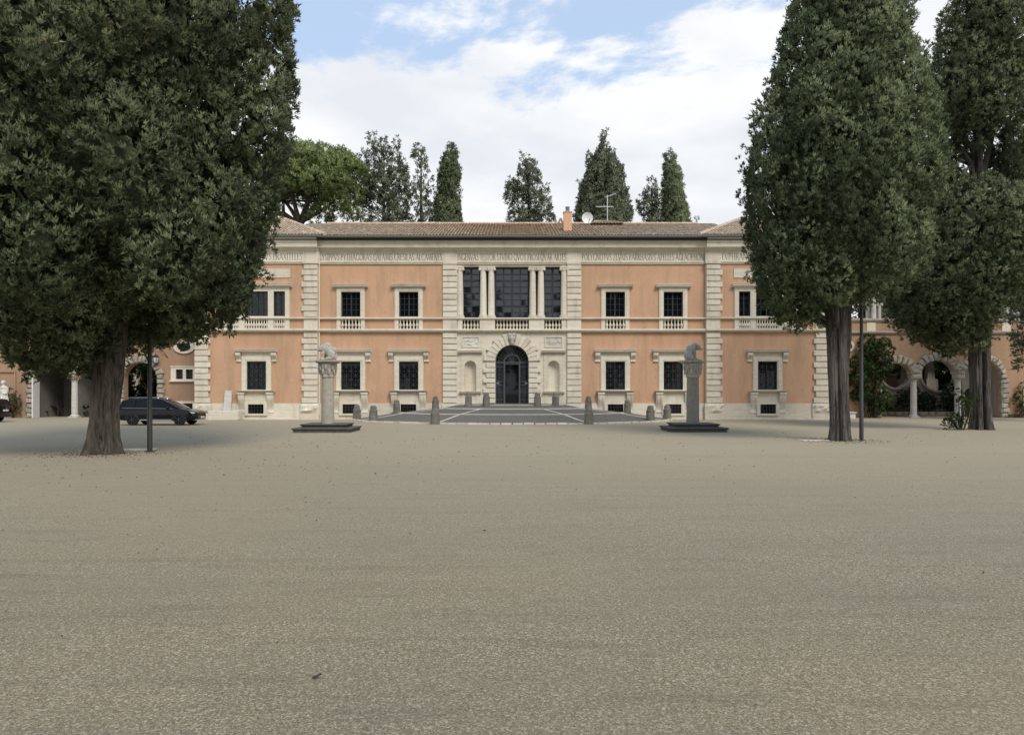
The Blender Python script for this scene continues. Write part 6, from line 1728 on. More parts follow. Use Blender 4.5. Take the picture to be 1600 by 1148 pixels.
# ---------------- the great cypress on the left
def big_left():
    rg = np.random.default_rng(31); D = 25.0; X = PX(163, D)
    root = empty('cypress_tree', (0, 0, 0)); tag(root, 'huge dark cypress with a thick fluted trunk filling the left of the court', 'tree', 'old cypresses in the court')
    tr = trunk_mesh([(X - 0.05, D, -0.15, 0.72), (X - 0.03, D, 0.12, 0.58), (X - 0.02, D, 0.5, 0.50), (X + 0.03, D, 1.5, 0.43), (X + 0.18, D, 2.9, 0.44), (X + 0.2, D, 5, 0.46), (X + 0.1, D, 9, 0.36), (X, D, 14, 0.25), (X, D, 20, 0.12), (X, D, 24, 0.05)], 3, 6, 0.13)
    main = [(3.2, X - 1.1, D, 1.0), (4.0, X - 0.9, D, 2.8), (5.2, X - 0.8, D, 4.5), (7, X - 0.6, D, 5.2), (11, X - 0.5, D, 5.4), (16, X - 0.3, D, 4.9), (21, X, D, 3.6), (25.5, X, D, 1.2)]
    lead = [(4.1, PX(285, 26), 26, 0.55), (5.0, PX(315, 26), 26, 1.1), (6.4, PX(330, 26), 26, 1.25), (8.5, PX(342, 26), 26.2, 1.5), (11, PX(362, 26), 26.3, 1.85), (14, PX(370, 26), 26.3, 1.75), (18, PX(366, 26), 26.3, 1.6), (22, PX(355, 26), 26, 0.9)]
    lob = np.concatenate([shell_lobes(rg, main, 0.29, 0.8, (1.15, 1.55), 1.12, 0.45), shell_lobes(rg, lead, 0.5, 0.55, (1.2, 1.7), 1.0, 0.3)])
    # hanging boughs low on the left and round the stem
    extra = np.array([(PX(70, 24), 23.8, 2.9, 0.75, 0.7), (PX(105, 24), 23.6, 3.1, 0.8, 0.8), (PX(30, 24.5), 24.2, 3.9, 1.0, 1.0), (PX(150, 23.5), 23.2, 3.5, 0.7, 0.8), (PX(5, 25), 25, 4.6, 1.1, 1.0), (PX(95, 25.5), 26, 3.4, 0.9, 0.9), (PX(185, 23), 22.6, 5.0, 0.9, 1.1), (PX(235, 23), 22.6, 5.3, 0.75, 1.0)])
    hang = []
    for (px, py, r_) in ((288, 508, 0.5), (300, 490, 0.65), (318, 476, 0.75), (345, 470, 0.75), (368, 462, 0.62), (330, 445, 0.8), (360, 432, 0.8), (378, 425, 0.55), (300, 455, 0.75), (285, 480, 0.6), (275, 520, 0.35), (350, 400, 0.85), (372, 392, 0.7), (320, 410, 0.9), (355, 485, 0.4), (365, 350, 0.85), (385, 330, 0.8), (395, 300, 0.8), (405, 260, 0.9), (410, 215, 1.0), (350, 310, 0.9), (412, 160, 0.95), (408, 100, 0.95), (405, 40, 1.0)):
        hang.append((PX(px - 8, 25.6), 25.6 + rg.uniform(-0.5, 0.5), PZ(py, 25.6), r_, r_ * 1.25))
    lob = np.concatenate([lob, extra])
    # keep the lower right clear so that the wall shows under the bough
    ok = ~((lob[:, 2] - lob[:, 4] < 4.6) & (lob[:, 0] > X + 0.9) & (lob[:, 0] < PX(268, 25)) & (lob[:, 2] < 6.4))
    lob = lift(lob[ok], 25.0, [(-150, 520), (0, 515), (25, 540), (60, 592), (110, 598), (185, 588), (205, 520), (225, 480), (255, 490), (272, 535), (300, 530), (330, 506), (385, 494), (398, 450), (410, 380), (425, 330), (470, 230)])
    lob = np.concatenate([lob, np.array(hang)])
    limbs_to(tr, rg, lob, [(4.8, X + 0.2, D), (14, X, D), (24, X, D)], 60, 0.13, 3.0)
    tr.build('trunk', 'bark', root, smooth=True)
    P, A, Sz, Tn, Nn = bough_sprays(rg, lob, 0.40, 0.225, 10, 0.235, 0.55, 0)
    P, A, Sz, Tn, Nn = core_sprays(rg, [p_ for p_ in main if p_[0] > 3.5], (P, A, Sz, Tn, Nn))
    foliage('crown', P, A, Sz, Tn, T_CYP, 'cypress_leaf', root, rg, Nn)
    inner_mass('inner_foliage', lob, 0.30, 'cypress_leaf', root, rg, 3, [p_ for p_ in main if p_[0] > 3.5])
    return root
big_left()

# ---------------- the near cypress on the right
def big_right():
    rg = np.random.default_rng(47); D = 31.6; X = PX(1312, D)
    root = empty('cypress_tree', (0, 0, 0)); tag(root, 'tall dense cypress on a split grey trunk in front of the villa right end', 'tree', 'old cypresses in the court')
    tr = trunk_mesh([(X, D, -0.15, 0.50), (X, D, 0.1, 0.42), (X, D, 0.5, 0.37), (X - 0.05, D, 2.0, 0.36), (X - 0.08, D, 4.2, 0.44), (X - 0.1, D, 6, 0.5), (X, D, 10, 0.34), (X, D, 16, 0.2), (X, D, 23, 0.06)], 9, 5, 0.12, crack=[(-1.95, 0.22, 0.5), (-0.75, 0.16, 0.3)])
    pf = []
    for (py, px, r_) in ((508, 1250, 0.45), (485, 1268, 1.3), (455, 1283, 2.5), (420, 1302, 3.35), (370, 1310, 3.65), (300, 1314, 3.7), (240, 1318, 3.6), (200, 1322, 3.4), (150, 1324, 3.0), (100, 1325, 2.7), (50, 1324, 2.4), (0, 1323, 2.1), (-70, 1322, 1.7), (-150, 1325, 1.2), (-200, 1325, 0.5)):
        pf.append((PZ(py, D), PX(px, D), D, r_ * 0.94 - 0.05))
    lob = shell_lobes(rg, pf, 0.29, 0.6, (1.4, 2.2), 1.05, 0.5)
    extra = np.array([(PX(1322, 30.6), 30.6, PZ(455, 30.6), 0.6, 0.9), (PX(1345, 30.8), 30.8, PZ(440, 30.8), 0.7, 0.9), (PX(1300, 31), 31, PZ(445, 31), 0.6, 0.8), (PX(1380, 32), 32, PZ(430, 32), 0.9, 1.1), (PX(1400, 32), 32.4, PZ(390, 32), 1.0, 1.2), (PX(1330, 33), 33, PZ(440, 33), 0.8, 1.0)])
    lob = np.concatenate([lob, extra])
    lob = lift(lob, D, [(1130, 350), (1160, 425), (1180, 462), (1210, 498), (1240, 522), (1268, 518), (1288, 486), (1325, 494), (1360, 470), (1400, 460), (1450, 440)], 0.4)
    limbs_to(tr, rg, lob, [(4.5, X - 0.1, D), (12, X, D), (23, X, D)], 70, 0.10, 2.6)
    tr.build('trunk', 'grey_bark', root, smooth=True)
    P, A, Sz, Tn, Nn = bough_sprays(rg, lob, 0.37, 0.225, 9, 0.228, 0.75, 0)
    P, A, Sz, Tn, Nn = core_sprays(rg, [p_ for p_ in pf if p_[0] > 5.5], (P, A, Sz, Tn, Nn))
    foliage('crown', P, A, Sz, Tn, T_CYP, 'cypress_green', root, rg, Nn)
    inner_mass('inner_foliage', lob, 0.32, 'cypress_green', root, rg, 3, [p_ for p_ in pf if p_[0] > 5.5])
    return root
right_tree = big_right()

# ---------------- the open cypress at the right edge
def open_right():
    rg = np.random.default_rng(53); D = 40.7; X = PX(1533, D)
    root = empty('cypress_tree', (0, 0, 0)); tag(root, 'open cypress with bare forking limbs showing, standing before the right arcade', 'tree', 'old cypresses in the court')
    tr = trunk_mesh([(X, D, -0.15, 0.70), (X, D, 0.1, 0.55), (X, D, 0.6, 0.47), (X - 0.05, D, 2.0, 0.45), (X - 0.1, D, 5.5, 0.46), (X - 0.1, D, 7, 0.42), (X - 0.15, D, 12, 0.30), (X - 0.2, D, 16, 0.2), (X, D, 23, 0.05)], 12, 6, 0.12, crack=[(-1.65, 0.13, 0.75), (-2.6, 0.2, 0.25)])
    Y = lambda py: PZ(py, D)
    for (p0, p1, p2, r_) in (((1532, 330), (1510, 255), (1492, 235), 0.16), ((1533, 310), (1556, 250), (1572, 232), 0.13), ((1530, 300), (1524, 220), (1512, 160), 0.2), ((1532, 290), (1548, 200), (1560, 120), 0.17), ((1536, 520), (1560, 460), (1578, 430), 0.2), ((1530, 340), (1500, 300), (1478, 292), 0.09)):
        tr.tube([(PX(p0[0], D), D, Y(p0[1])), (PX(p1[0], D), D - 0.3, Y(p1[1])), (PX(p2[0], D), D - 0.5, Y(p2[1]))], [r_, r_ * 0.75, r_ * 0.35], 8)
    low = [(Y(560), PX(1488, D), D, 0.6), (Y(535), PX(1480, D), D, 1.5), (Y(500), PX(1480, D), D, 2.5), (Y(460), PX(1500, D), D, 3.4), (Y(420), PX(1512, D), D, 3.7), (Y(370), PX(1520, D), D, 3.6), (Y(330), PX(1528, D), D, 2.9), (Y(305), PX(1535, D), D, 1.6)]
    upp = [(Y(300), PX(1530, D), D, 2.3), (Y(250), PX(1528, D), D, 2.5), (Y(200), PX(1524, D), D, 2.4), (Y(150), PX(1529, D), D, 2.3), (Y(100), PX(1532, D), D, 2.15), (Y(50), PX(1538, D), D, 1.9), (Y(0), PX(1546, D), D, 1.6), (Y(-60), PX(1550, D), D, 1.2), (Y(-110), PX(1550, D), D, 0.5)]
    l1 = shell_lobes(rg, low, 0.30, 0.65, (1.1, 1.5), 1.02, 0.4)
    # leave daylight round the trunk foot and above the arcade
    l1 = l1[~((l1[:, 2] - l1[:, 4] < Y(505)) & (l1[:, 0] > PX(1508, D)) & (l1[:, 0] < PX(1700, D)))]
    l2 = shell_lobes(rg, upp, 0.34, 0.55, (1.1, 1.7), 1.28, 0.7)
    hole = (l2[:, 2] > Y(320)) & (l2[:, 2] < Y(215)) & (abs(l2[:, 0] - PX(1524, D)) < 1.45) & (l2[:, 1] < D + 3)
    l2 = l2[~hole]
    bridge = np.array([(PX(1475, D), D + 0.8, Y(318), 0.9, 1.1), (PX(1490, D), D + 1.6, Y(285), 0.8, 1.0), (PX(1570, D), D + 0.6, Y(320), 1.0, 1.2), (PX(1585, D), D + 1.2, Y(280), 0.9, 1.1), (PX(1500, D), D - 0.8, Y(335), 0.8, 0.9), (PX(1590, D), D, Y(235), 0.8, 1.0), (PX(1462, D), D + 0.4, Y(260), 0.8, 1.0)])
    hang = np.array([(PX(1432, D), D - 0.6, Y(520), 0.62, 0.75), (PX(1433, D), D - 0.5, Y(495), 0.75, 0.9), (PX(1488, D), D - 1.0, Y(545), 0.75, 0.75), (PX(1500, D), D - 0.9, Y(530), 0.65, 0.6), (PX(1470, D), D - 0.6, Y(525), 0.55, 0.7), (PX(1590, D), D, Y(455), 1.0, 1.0), (PX(1415, D), D - 0.3, Y(440), 1.0, 1.2), (PX(1580, D), D - 0.6, Y(400), 1.2, 1.3), (PX(1600, D), D + 0.6, Y(350), 1.2, 1.3)])
    lob = np.concatenate([l1, l2, bridge, hang])
    lob = lift(lob, D, [(1380, 470), (1412, 500), (1430, 545), (1450, 500), (1468, 545), (1490, 570), (1510, 530), (1530, 500), (1560, 485), (1600, 475), (1700, 475)], 0.15)
    limbs_to(tr, rg, lob, [(6, X - 0.1, D), (14, X - 0.2, D), (23, X, D)], 60, 0.10, 2.6)
    tr.build('trunk', 'grey_bark', root, smooth=True)
    P, A, Sz, Tn, Nn = bough_sprays(rg, lob, 0.45, 0.27, 8, 0.27, 0.45, 0)
    foliage('crown', P, A, Sz, Tn - 0.08, T_CYP, 'cypress_leaf', root, rg, Nn)
    inner_mass('inner_foliage', lob, 0.34, 'cypress_leaf', root, rg, 3)
open_right()

# ---------------- trees behind the villa and the walls
FT = 1.5
def far_tree(px, D, prof_px, label, n, frac, dens, size, mat='far_leaf', up=0.7, seed=0, stretch=(1.2, 2.0), drop=0.0, name='cypress_tree', group='trees behind the villa', rmin=0.4, spires=(), trunk_r=0.35, tint=0.45):
    """prof_px rows: photo row, centre column, half width (pixels)."""
    rg = np.random.default_rng(seed); k = D / F
    root = empty(name, (PX(px, D), D, 0)); tag(root, label, 'tree', group)
    ox = PX(px, D)
    pf = sorted([(PZ(py, D), PX(cx_, D) - ox, 0.0, r_ * k) for py, cx_, r_ in prof_px])
    lob = crown_lobes(rg, pf, n, frac, rmin, stretch, (0.4, 1.0))
    ex = []
    for (spx, spt, spb, sr) in spires:                            # extra leaders: column px, top row, bottom row, half width
        m_ = 7
        for q in range(m_):
            t_ = q / (m_ - 1); ex.append((PX(spx, D) - ox + rg.normal(0, 0.05), rg.normal(0, 0.3), PZ(spb + (spt - spb) * t_, D) - (0.6 if q == m_ - 1 else 0), max(0.16, sr * k * (1.05 - 0.9 * t_)), max(0.35, sr * k * 1.5)))
    if ex: lob = np.concatenate([lob, np.array(ex)])
    top = pf[-1][0]
    tr = MB(); tr.tube([(0, 0, 0), (0, 0, top * 0.5), (0.0, 0, top * 0.97)], [trunk_r, trunk_r * 0.7, 0.05], 8)
    limbs_to(tr, rg, lob, [(top * 0.2, 0, 0), (top, 0, 0)], 25, 0.08, 1.8)
    tr.build('trunk', 'bark', root)
    P, A, Sz = lobes_to_sprays(rg, lob, dens * FT, size * 0.85, up, 0.08, 0.3, drop * 0.7)
    foliage('crown', P, A, Sz, lobe_tint(rg, P, lob, base=tint), T_FAR, mat, root, rg, lobes_to_sprays.out)
    return root
DB = 76.0
far_tree(600, DB, [(400, 600, 46), (340, 602, 44), (300, 604, 38), (270, 602, 33), (245, 600, 22), (228, 598, 8)], 'ragged dark conifer with several tops right of the umbrella pine', 75, 0.27, 7, 0.62, drop=0.25, up=0.3, seed=1, name='conifer_tree', spires=((580, 208, 280, 9), (600, 214, 280, 7), (617, 216, 280, 9), (568, 235, 300, 8), (631, 255, 300, 8)), stretch=(0.9, 1.4))
far_tree(658, DB + 1, [(400, 660, 28), (340, 661, 26), (300, 660, 22), (265, 657, 15), (240, 654, 9), (225, 652, 4)], 'slender loose grey-green conifer left of the columnar cypress', 42, 0.36, 7, 0.6, drop=0.35, up=0.3, seed=2, name='conifer_tree', stretch=(0.9, 1.4), tint=0.6)
far_tree(702, DB - 2, [(400, 700, 23), (330, 700, 21.5), (290, 702, 19), (265, 704, 15.5), (250, 704, 12), (241, 705, 8)], 'narrow green columnar cypress standing alone above the roof', 70, 0.42, 13, 0.55, 'cypress_green', 1.1, 3, (1.6, 2.6), spires=((699, 240, 275, 5), (710, 240, 275, 5), (693, 252, 285, 5)))
far_tree(826, DB, [(400, 828, 42), (345, 827, 40), (325, 826, 34), (300, 824, 27), (275, 824, 20), (255, 823, 12), (243, 821, 5)], 'dark pointed conifer with ragged boughs left of the chimney', 62, 0.28, 7, 0.62, drop=0.22, up=0.3, seed=4, name='conifer_tree', spires=((818, 242, 275, 6), (831, 250, 280, 6), (800, 283, 310, 8), (850, 290, 320, 7)), stretch=(0.9, 1.4))
far_tree(940, DB - 3, [(400, 944, 50), (345, 943, 46), (320, 942, 41), (290, 941, 35), (265, 942, 27), (245, 943, 16), (230, 943, 6)], 'broad dark cypress with a tall central spire behind the satellite dish', 90, 0.28, 8, 0.62, 'far_leaf', 1.1, 5, (1.6, 2.6), spires=((943, 213, 290, 11), (921, 240, 310, 9), (956, 236, 305, 8), (968, 258, 320, 9), (932, 252, 310, 9), (910, 285, 340, 8), (978, 300, 340, 8)))
far_tree(1019, DB - 1, [(400, 1021, 32), (340, 1021, 29), (315, 1019, 25), (295, 1017, 18), (282, 1016, 9)], 'small loose round-topped tree left of the tall green cypress', 40, 0.34, 8, 0.6, drop=0.22, up=0.3, seed=6, name='evergreen_tree', stretch=(0.9, 1.3), tint=0.55)
far_tree(1053, DB - 2, [(400, 1056, 23), (340, 1056, 20), (310, 1054, 17.5), (280, 1051, 14.5), (262, 1049, 12), (251, 1047, 8)], 'narrow bright green columnar cypress nearest the right cypress', 70, 0.44, 13, 0.55, 'cypress_green', 1.1, 7, (1.6, 2.6), spires=((1044, 250, 285, 5), (1052, 250, 285, 5)), tint=0.6)
far_tree(1088, DB + 8, [(400, 1088, 7), (355, 1088, 5), (340, 1088, 2)], 'tiny dark cypress tip just above the ridge right of the cypress pair', 10, 0.6, 9, 0.5, 'far_leaf', 1.1, 8, rmin=0.2, trunk_r=0.15)

# umbrella pine
def umbrella_pine():
    D = 74.0; rg = np.random.default_rng(61); k = D / F; ox = PX(470, D)
    root = empty('umbrella_pine', (ox, D, 0)); tag(root, 'bright green umbrella pine with dark spreading limbs above the left roof', 'tree', 'trees behind the villa')
    X = lambda px: PX(px, D) - ox
    Z = lambda py: PZ(py, D)
    b = MB()
    b.tube([(0, 0, 0), (0.1, 0, Z(400)), (X(470), 0, Z(352))], [0.55, 0.5, 0.42], 10)
    lob = []
    for i in range(110):
        a = 2 * math.pi * i * 0.618; r_ = math.sqrt((i + 0.5) / 110); px = 488 + 74 * r_ * math.cos(a); yy = 4.6 * r_ * math.sin(a)
        top = 241 + 26 * r_ ** 4; bot = 282 + 26 * r_
        z = Z(top + rg.uniform(0, 1) * (bot - top)); rr_ = rg.uniform(0.8, 1.25); lob.append((X(px), yy, z, rr_, rr_ * 0.75))
    for (px, py, yy, r_) in ((545, 315, -1.0, 1.2), (530, 325, -1.6, 1.3), (515, 335, -1.2, 1.1), (552, 300, 0, 1.1), (552, 335, 0, 1.1), (505, 345, -1, 1.0), (535, 345, -0.5, 1.2), (425, 300, 0, 1.4), (410, 330, 0.5, 1.4), (400, 290, 0, 1.5)): lob.append((X(px), yy, Z(py), r_, r_ * 0.8))
    lob = np.array(lob)
    fork = [((470, 352), (452, 325), (432, 300)), ((470, 352), (462, 318), (458, 285)), ((470, 348), (478, 320), (482, 285)), ((470, 350), (490, 328), (512, 300)), ((468, 354), (445, 340), (418, 315)), ((472, 345), (498, 335), (525, 320)), ((466, 350), (440, 330), (436, 290)), ((472, 340), (486, 310), (500, 285))]
    for i, (p0, p1, p2) in enumerate(fork):
        dy = (-1) ** i * 1.2
        b.tube([(X(p0[0]), 0, Z(p0[1])), (X(p1[0]), dy * 0.5, Z(p1[1])), (X(p2[0]), dy, Z(p2[1]))], [0.27, 0.19, 0.08], 7)
    for i in range(26):
        q = lob[rg.integers(0, 110)]; p0 = fork[rg.integers(0, 8)][2]
        b.tube([(X(p0[0]), 0, Z(p0[1])), (q[0], q[1], q[2])], [0.08, 0.03], 5)
    b.build('trunk', 'bark', root)
    P, A, Sz = lobes_to_sprays(rg, lob, 8, 0.62, 0.8, 0.05, 0.3, 0.05)
    foliage('crown', P, A, Sz, lobe_tint(rg, P, lob, 0.12, 0.5), T_FAR, 'pine_leaf', root, rg, lobes_to_sprays.out)
umbrella_pine()

# dense evergreens behind the garden walls
def mass_tree(px, D, top, half, label, seed, mat='far_leaf', tint=0.4, bottom=600):
    far_tree(px, D, [(bottom, px, half * 0.8), (bottom - (bottom - top) * 0.35, px, half), (bottom - (bottom - top) * 0.7, px + 2, half * 0.85), (top + (bottom - top) * 0.1, px, half * 0.5), (top, px, half * 0.15)], label, 60, 0.3, 4.2, 0.9, mat, 0.4, seed, (1.0, 1.5), 0.05, 'evergreen_tree', 'evergreens behind the garden walls', 0.7, (), 0.3, tint)
mass_tree(1345, 70, 330, 45, 'dark evergreen filling the gap beside the villa right end', 71)
mass_tree(1420, 72, 300, 55, 'dark evergreen behind the two moon openings of the right arcade', 72)
mass_tree(1500, 70, 320, 50, 'dark evergreen behind the open cypress trunk, above the right arcade', 73)
mass_tree(1590, 71, 330, 58, 'dark evergreen rising behind the right-edge terrace columns', 74)
mass_tree(1640, 52, 150, 60, 'dense dark evergreen at the right edge of the picture, behind the open cypress', 75, bottom=560)
mass_tree(225, 72, 455, 32, 'pale green bushy tree above the left wall between trunk and hanging bough', 76, 'ivy_leaf', 0.75, bottom=580)
mass_tree(20, 74, 420, 60, 'green tree behind the left wall at the picture edge', 77, 'ivy_leaf', 0.55, bottom=610)
mass_tree(130, 74, 400, 60, 'green tree behind the left wall, hidden by the great cypress', 78, 'far_leaf', 0.45, bottom=610)
mass_tree(300, 74, 330, 40, 'dark tree behind the villa left end', 79, 'far_leaf', 0.45, bottom=600)

# ---------------- belt of trees behind the viewer (mirrored in the window panes)
rgb = np.random.default_rng(90); LB = []
for i in range(12):
    x = -33 + 6 * i + rgb.uniform(-1, 1); y = -22 - rgb.uniform(0, 8); hh = rgb.uniform(16, 24)
    LB.append(crown_lobes(rgb, [(2.5, x, y, 1.2), (5, x, y, 2.6), (hh * 0.6, x, y, 2.5), (hh, x, y, 0.6)], 26, 0.5, 0.8, (1.3, 2.0)))
LB = np.concatenate(LB); P, A, Sz = lobes_to_sprays(rgb, LB, 1.5, 1.5, 0.7, 0.05)
o = foliage('tree_belt', P, A, Sz, lobe_tint(rgb, P, LB), T_FAR, 'far_leaf', None, rgb, lobes_to_sprays.out); tag(o, 'belt of dark trees mirrored in the window panes', None, None, 'stuff')

# ---------------- climbers, hedges, shrubs
def leafy(name, blobs, label, cat, dens, size, mat, seed, kind=None, group=None, up=0.2, stems=None, tint=0.45):
    rg = np.random.default_rng(seed); lob = np.array(blobs, float)
    base = (lob[:, 0].mean(), lob[:, 1].mean(), 0)
    root = empty(name, base); tag(root, label, cat, group, kind)
    lob = lob - np.array([base[0], base[1], 0, 0, 0])
    b = MB()
    for i in range(0, len(lob), 2):
        q = lob[i]; b.tube([(q[0] * 0.3, q[1] * 0.3, 0), (q[0] * 0.7, q[1] * 0.7, q[2] * 0.5), (q[0], q[1], q[2])], [0.05, 0.035, 0.015], 5)
    b.build('stems', 'bark', root)
    P, A, Sz = lobes_to_sprays(rg, lob, dens, size, up, 0.05, 0.5)
    P[:, 2] = np.maximum(P[:, 2], 0.03)
    foliage('foliage', P, A, Sz, lobe_tint(rg, P, lob, base=tint), T_LEAF, mat, root, rg, lobes_to_sprays.out)
    return root
rb = random.Random(77)
bl = []
for i in range(34):
    py = rb.uniform(535, 642); half = 24 if py > 565 else 14; cxp = 1352 if py > 565 else 1362
    px = cxp + rb.uniform(-half, half); r_ = rb.uniform(0.35, 0.6); bl.append((wx(px), DW - 0.45 - rb.uniform(0, 0.4), wz(py), r_, r_))
leafy('climbing_plant', bl, 'large dark green climber covering the wall left of the right arcade', 'climber', 45, 0.24, 'ivy_leaf', 5)
bl = [(PX(1493 + rb.uniform(-8, 14), 40.2), 40.3 + rb.uniform(-0.4, 0.4), rb.uniform(0.2, 2.2) * (1 if i > 4 else 0.3), rb.uniform(0.18, 0.3), rb.uniform(0.22, 0.35)) for i in range(14)]
bl = [(b_[0] + b_[2] * 0.22, *b_[1:]) for b_ in bl]
leafy('shrub', bl, 'wispy shrub sprouting at the foot of the open cypress trunk', 'shrub', 50, 0.15, 'ivy_leaf', 6)
bl = [(wx(1588 + rb.uniform(-8, 14)), DW - 0.35, rb.uniform(0.3, 2.4), 0.25, 0.32) for i in range(12)]
leafy('climbing_plant', bl, 'thin climbing plant on the wall at the right edge', 'climber', 28, 0.2, 'ivy_leaf', 7, tint=0.6)
bl = [(wx(26 + rb.uniform(-7, 9)), DW - 0.5, rb.uniform(0.2, 2.0), 0.25, 0.35) for i in range(12)]
leafy('shrub', bl, 'straggly shrub growing between the robed statue and the first arch', 'shrub', 28, 0.2, 'ivy_leaf', 8, tint=0.6)
# low weeds along the foot of the right wall
bl = [(wx(1572 + 3.5 * i), DW - 0.25, 0.1, 0.2, 0.15) for i in range(9)]
leafy('weed_strip', bl, 'strip of low weeds along the foot of the right wall', 'weeds', 45, 0.13, 'ivy_leaf', 9)
# ivy garland along the left wall
rgi = np.random.default_rng(9)
n = 3000; xs = rgi.uniform(wx(-80), wx(262), n); z = wz(517.5) - np.abs(rgi.normal(0, 0.22, n)) * (0.75 + 0.45 * np.sin(xs * 1.7)) - 0.02
P = np.stack([xs, DW - 0.20 - rgi.uniform(0, 0.22, n), z + 0.08], 1); A = np.stack([rgi.normal(0, 0.5, n), -np.ones(n), rgi.normal(-0.2, 0.4, n)], 1)
iv = empty('ivy_garland', (0, 0, 0)); tag(iv, 'ivy trailing along the string course of the left wall', 'ivy')
foliage('foliage', P, A, 0.2 * rgi.uniform(0.7, 1.3, n), np.clip(rgi.normal(0.4, 0.2, n), 0, 1), T_LEAF, 'ivy_leaf', iv, rgi)
b = MB(); b.tube([(wx(-80), DW - 0.24, wz(518)), (wx(262), DW - 0.24, wz(518))], 0.025, 5); b.build('stems', 'bark', iv)
# hedge with a round gap behind the left arches
bl = []
for i in range(150):
    px = rb.uniform(110, 262); py = rb.uniform(585, 650)
    if (px - 214) ** 2 + (py - 592) ** 2 < 19 ** 2: continue
    bl.append((PX(px, 66.5), 66.5 + rb.uniform(-0.5, 0.5), max(0.3, PZ(py, 66.5)), 0.5, 0.5))
for i in range(20):
    a = i / 20 * math.pi; bl.append((PX(214 + 24 * math.cos(a), 66.5), 66.5, PZ(592 - 22 * math.sin(a), 66.5), 0.45, 0.45))
leafy('hedge', bl, 'clipped dark hedge with a round gap behind the left arches', 'hedge', 18, 0.32, 'ivy_leaf', 11)
bl = [(PX(rb.uniform(1365, 1500), 70), 70 + rb.uniform(-0.4, 0.4), rb.uniform(0.4, 6.0), 0.75, 0.75) for i in range(110)]
leafy('hedge', bl, 'tall dark hedge seen through the moon openings of the right arcade', 'hedge', 12, 0.42, 'ivy_leaf', 16)
# shrubs in the bed behind the right arcade
for (px, w, top, lab, sd) in ((1418, 13, 603, 'round dark shrub behind the first column of the right arcade', 12), (1447, 9, 612, 'small green shrub in the bed between the two arcade columns', 13), (1488, 11, 600, 'dark shrub left of the second column of the right arcade', 14), (1385, 8, 622, 'low shrub at the left end of the planting bed', 15)):
    bl = [(PX(px + rb.uniform(-w, w), 65), 65 + rb.uniform(-0.5, 0.5), 0.4 + rb.uniform(0.0, 1.0) * (PZ(top, 65) - 0.7), 0.36, 0.36) for i in range(14)]
    leafy('shrub', bl, lab, 'shrub', 40, 0.2, 'ivy_leaf', sd, group='shrubs behind the right arcade')
rgg = np.random.default_rng(5); n = 1800
P = np.stack([rgg.uniform(PX(1372, 64.5), PX(1430, 64.5), n), rgg.uniform(63.7, 66.2, n), np.full(n, 0.35)], 1); A = np.stack([rgg.normal(0, 0.3, n), rgg.normal(0, 0.3, n), np.ones(n)], 1)
o = foliage('lawn_grass', P, A, rgg.uniform(0.1, 0.22, n), rgg.uniform(0, 1, n), T_FAR, 'grass_leaf', None, rgg); tag(o, 'strip of green grass in the bed behind the right arcade', None, None, 'stuff')

# ---------------- loose gravel and leaf litter on the court
rgp = np.random.default_rng(15)
n = 4000
d = 3.2 + 22 * rgp.uniform(0, 1, n) ** 2.0; x = rgp.uniform(-0.74, 0.74, n) * d * 1.05; sz = rgp.uniform(0.003, 0.0075, n) * np.where(rgp.uniform(size=n) < 0.03, 1.8, 1) * (0.8 + d / 14)
oct_ = np.array([(1, 0, 0), (0, 1, 0), (-1, 0, 0), (0, -1, 0), (0, 0, 0.8), (0, 0, -0.5)], float); of = np.array([(0, 1, 4), (1, 2, 4), (2, 3, 4), (3, 0, 4), (1, 0, 5), (2, 1, 5), (3, 2, 5), (0, 3, 5)])
ang = rgp.uniform(0, 6.28, n); ca, sa = np.cos(ang), np.sin(ang)
ov = oct_[None] * rgp.uniform(0.6, 1.3, (n, 6, 1)) * sz[:, None, None]
V = np.stack([x[:, None] + ov[:, :, 0] * ca[:, None] - ov[:, :, 1] * sa[:, None], d[:, None] + ov[:, :, 0] * sa[:, None] + ov[:, :, 1] * ca[:, None], 0.002 + ov[:, :, 2]], 2).reshape(-1, 3)
Fc = (of[None] + 6 * np.arange(n)[:, None, None]).reshape(-1, 3)
o = np_mesh('loose_gravel', V, Fc, None, 'pebble'); tag(o, 'loose gravel stones scattered over the court', None, None, 'stuff')
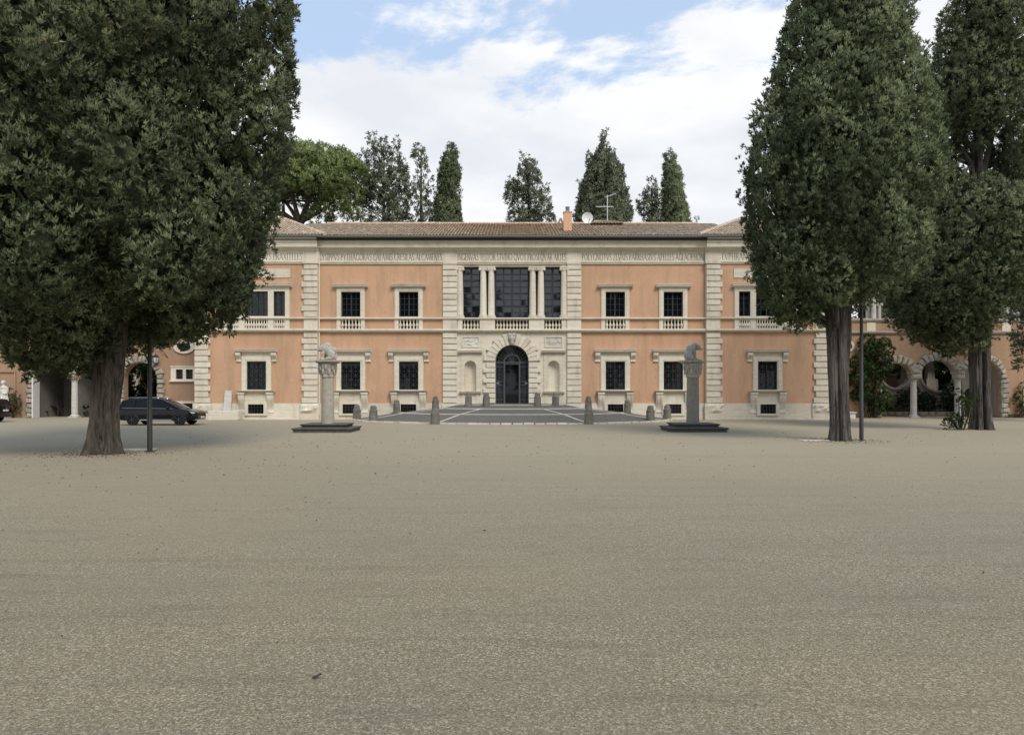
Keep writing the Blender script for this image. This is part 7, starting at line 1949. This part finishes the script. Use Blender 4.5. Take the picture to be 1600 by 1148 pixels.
# small dry cypress twigs and leaves
n = 2600
src = rgp.uniform(size=n)
x = np.where(src < 0.35, rgp.normal(-13.2, 0.9, n), np.where(src < 0.6, rgp.normal(13.46, 0.8, n), np.where(src < 0.75, rgp.normal(-9, 6, n), rgp.uniform(-16, 20, n)))); y = np.where(src < 0.35, rgp.normal(24.8, 0.9, n), np.where(src < 0.6, rgp.normal(31.5, 0.8, n), np.where(src < 0.75, rgp.normal(20, 6, n), 4 + 34 * rgp.uniform(0, 1, n) ** 0.7)))
y = np.clip(y, 4.2, 46); P = np.stack([x, y, np.full(n, 0.012)], 1); A = np.stack([rgp.normal(0, 1, n), rgp.normal(0, 1, n), rgp.normal(0.1, 0.15, n)], 1)
keep = np.hypot(P[:, 0] / FA, (P[:, 1] - DF) / FB) > 1.05
P, A = P[keep], A[keep]; n = len(P)
T_LIT = tuft_templates(rt1, 4, 4, 0.5, (0.5, 0.9), 0.45)
o = foliage('leaf_litter', P, A, rgp.uniform(0.016, 0.042, n) * (0.7 + P[:, 1] / 40), np.full(n, 0.5), T_LIT, 'leaf_dry', None, rgp); tag(o, 'small dry twigs and leaves scattered over the gravel', None, None, 'stuff')
# the one large curled leaf in the foreground
lf = MB(); nn = 9; vs = []; fs = []
for i in range(nn):
    t_ = i / (nn - 1); w = 0.028 * math.sin(math.pi * min(1, t_ * 0.95 + 0.03)) ** 0.7
    vs += [(-0.055 + 0.11 * t_, -w, 0.022 + 0.03 * t_ * t_), (-0.055 + 0.11 * t_, 0, 0.010 + 0.028 * t_ * t_), (-0.055 + 0.11 * t_, w, 0.026 + 0.03 * t_ * t_)]
for i in range(nn - 1):
    for j in range(2): a = i * 3 + j; fs.append((a, a + 3, a + 4, a + 1))
lf.add(vs, fs); D = H * F / (1060 - HY)
o = lf.build('dry_leaf', 'leaf_dry', smooth=True); o.scale = (0.55, 0.6, 0.7); o.location = (PX(495, D), D, 0); o.rotation_euler = (0, 0, 0.4); tag(o, 'curled dark dry leaf lying on the gravel in the left foreground', 'leaf')
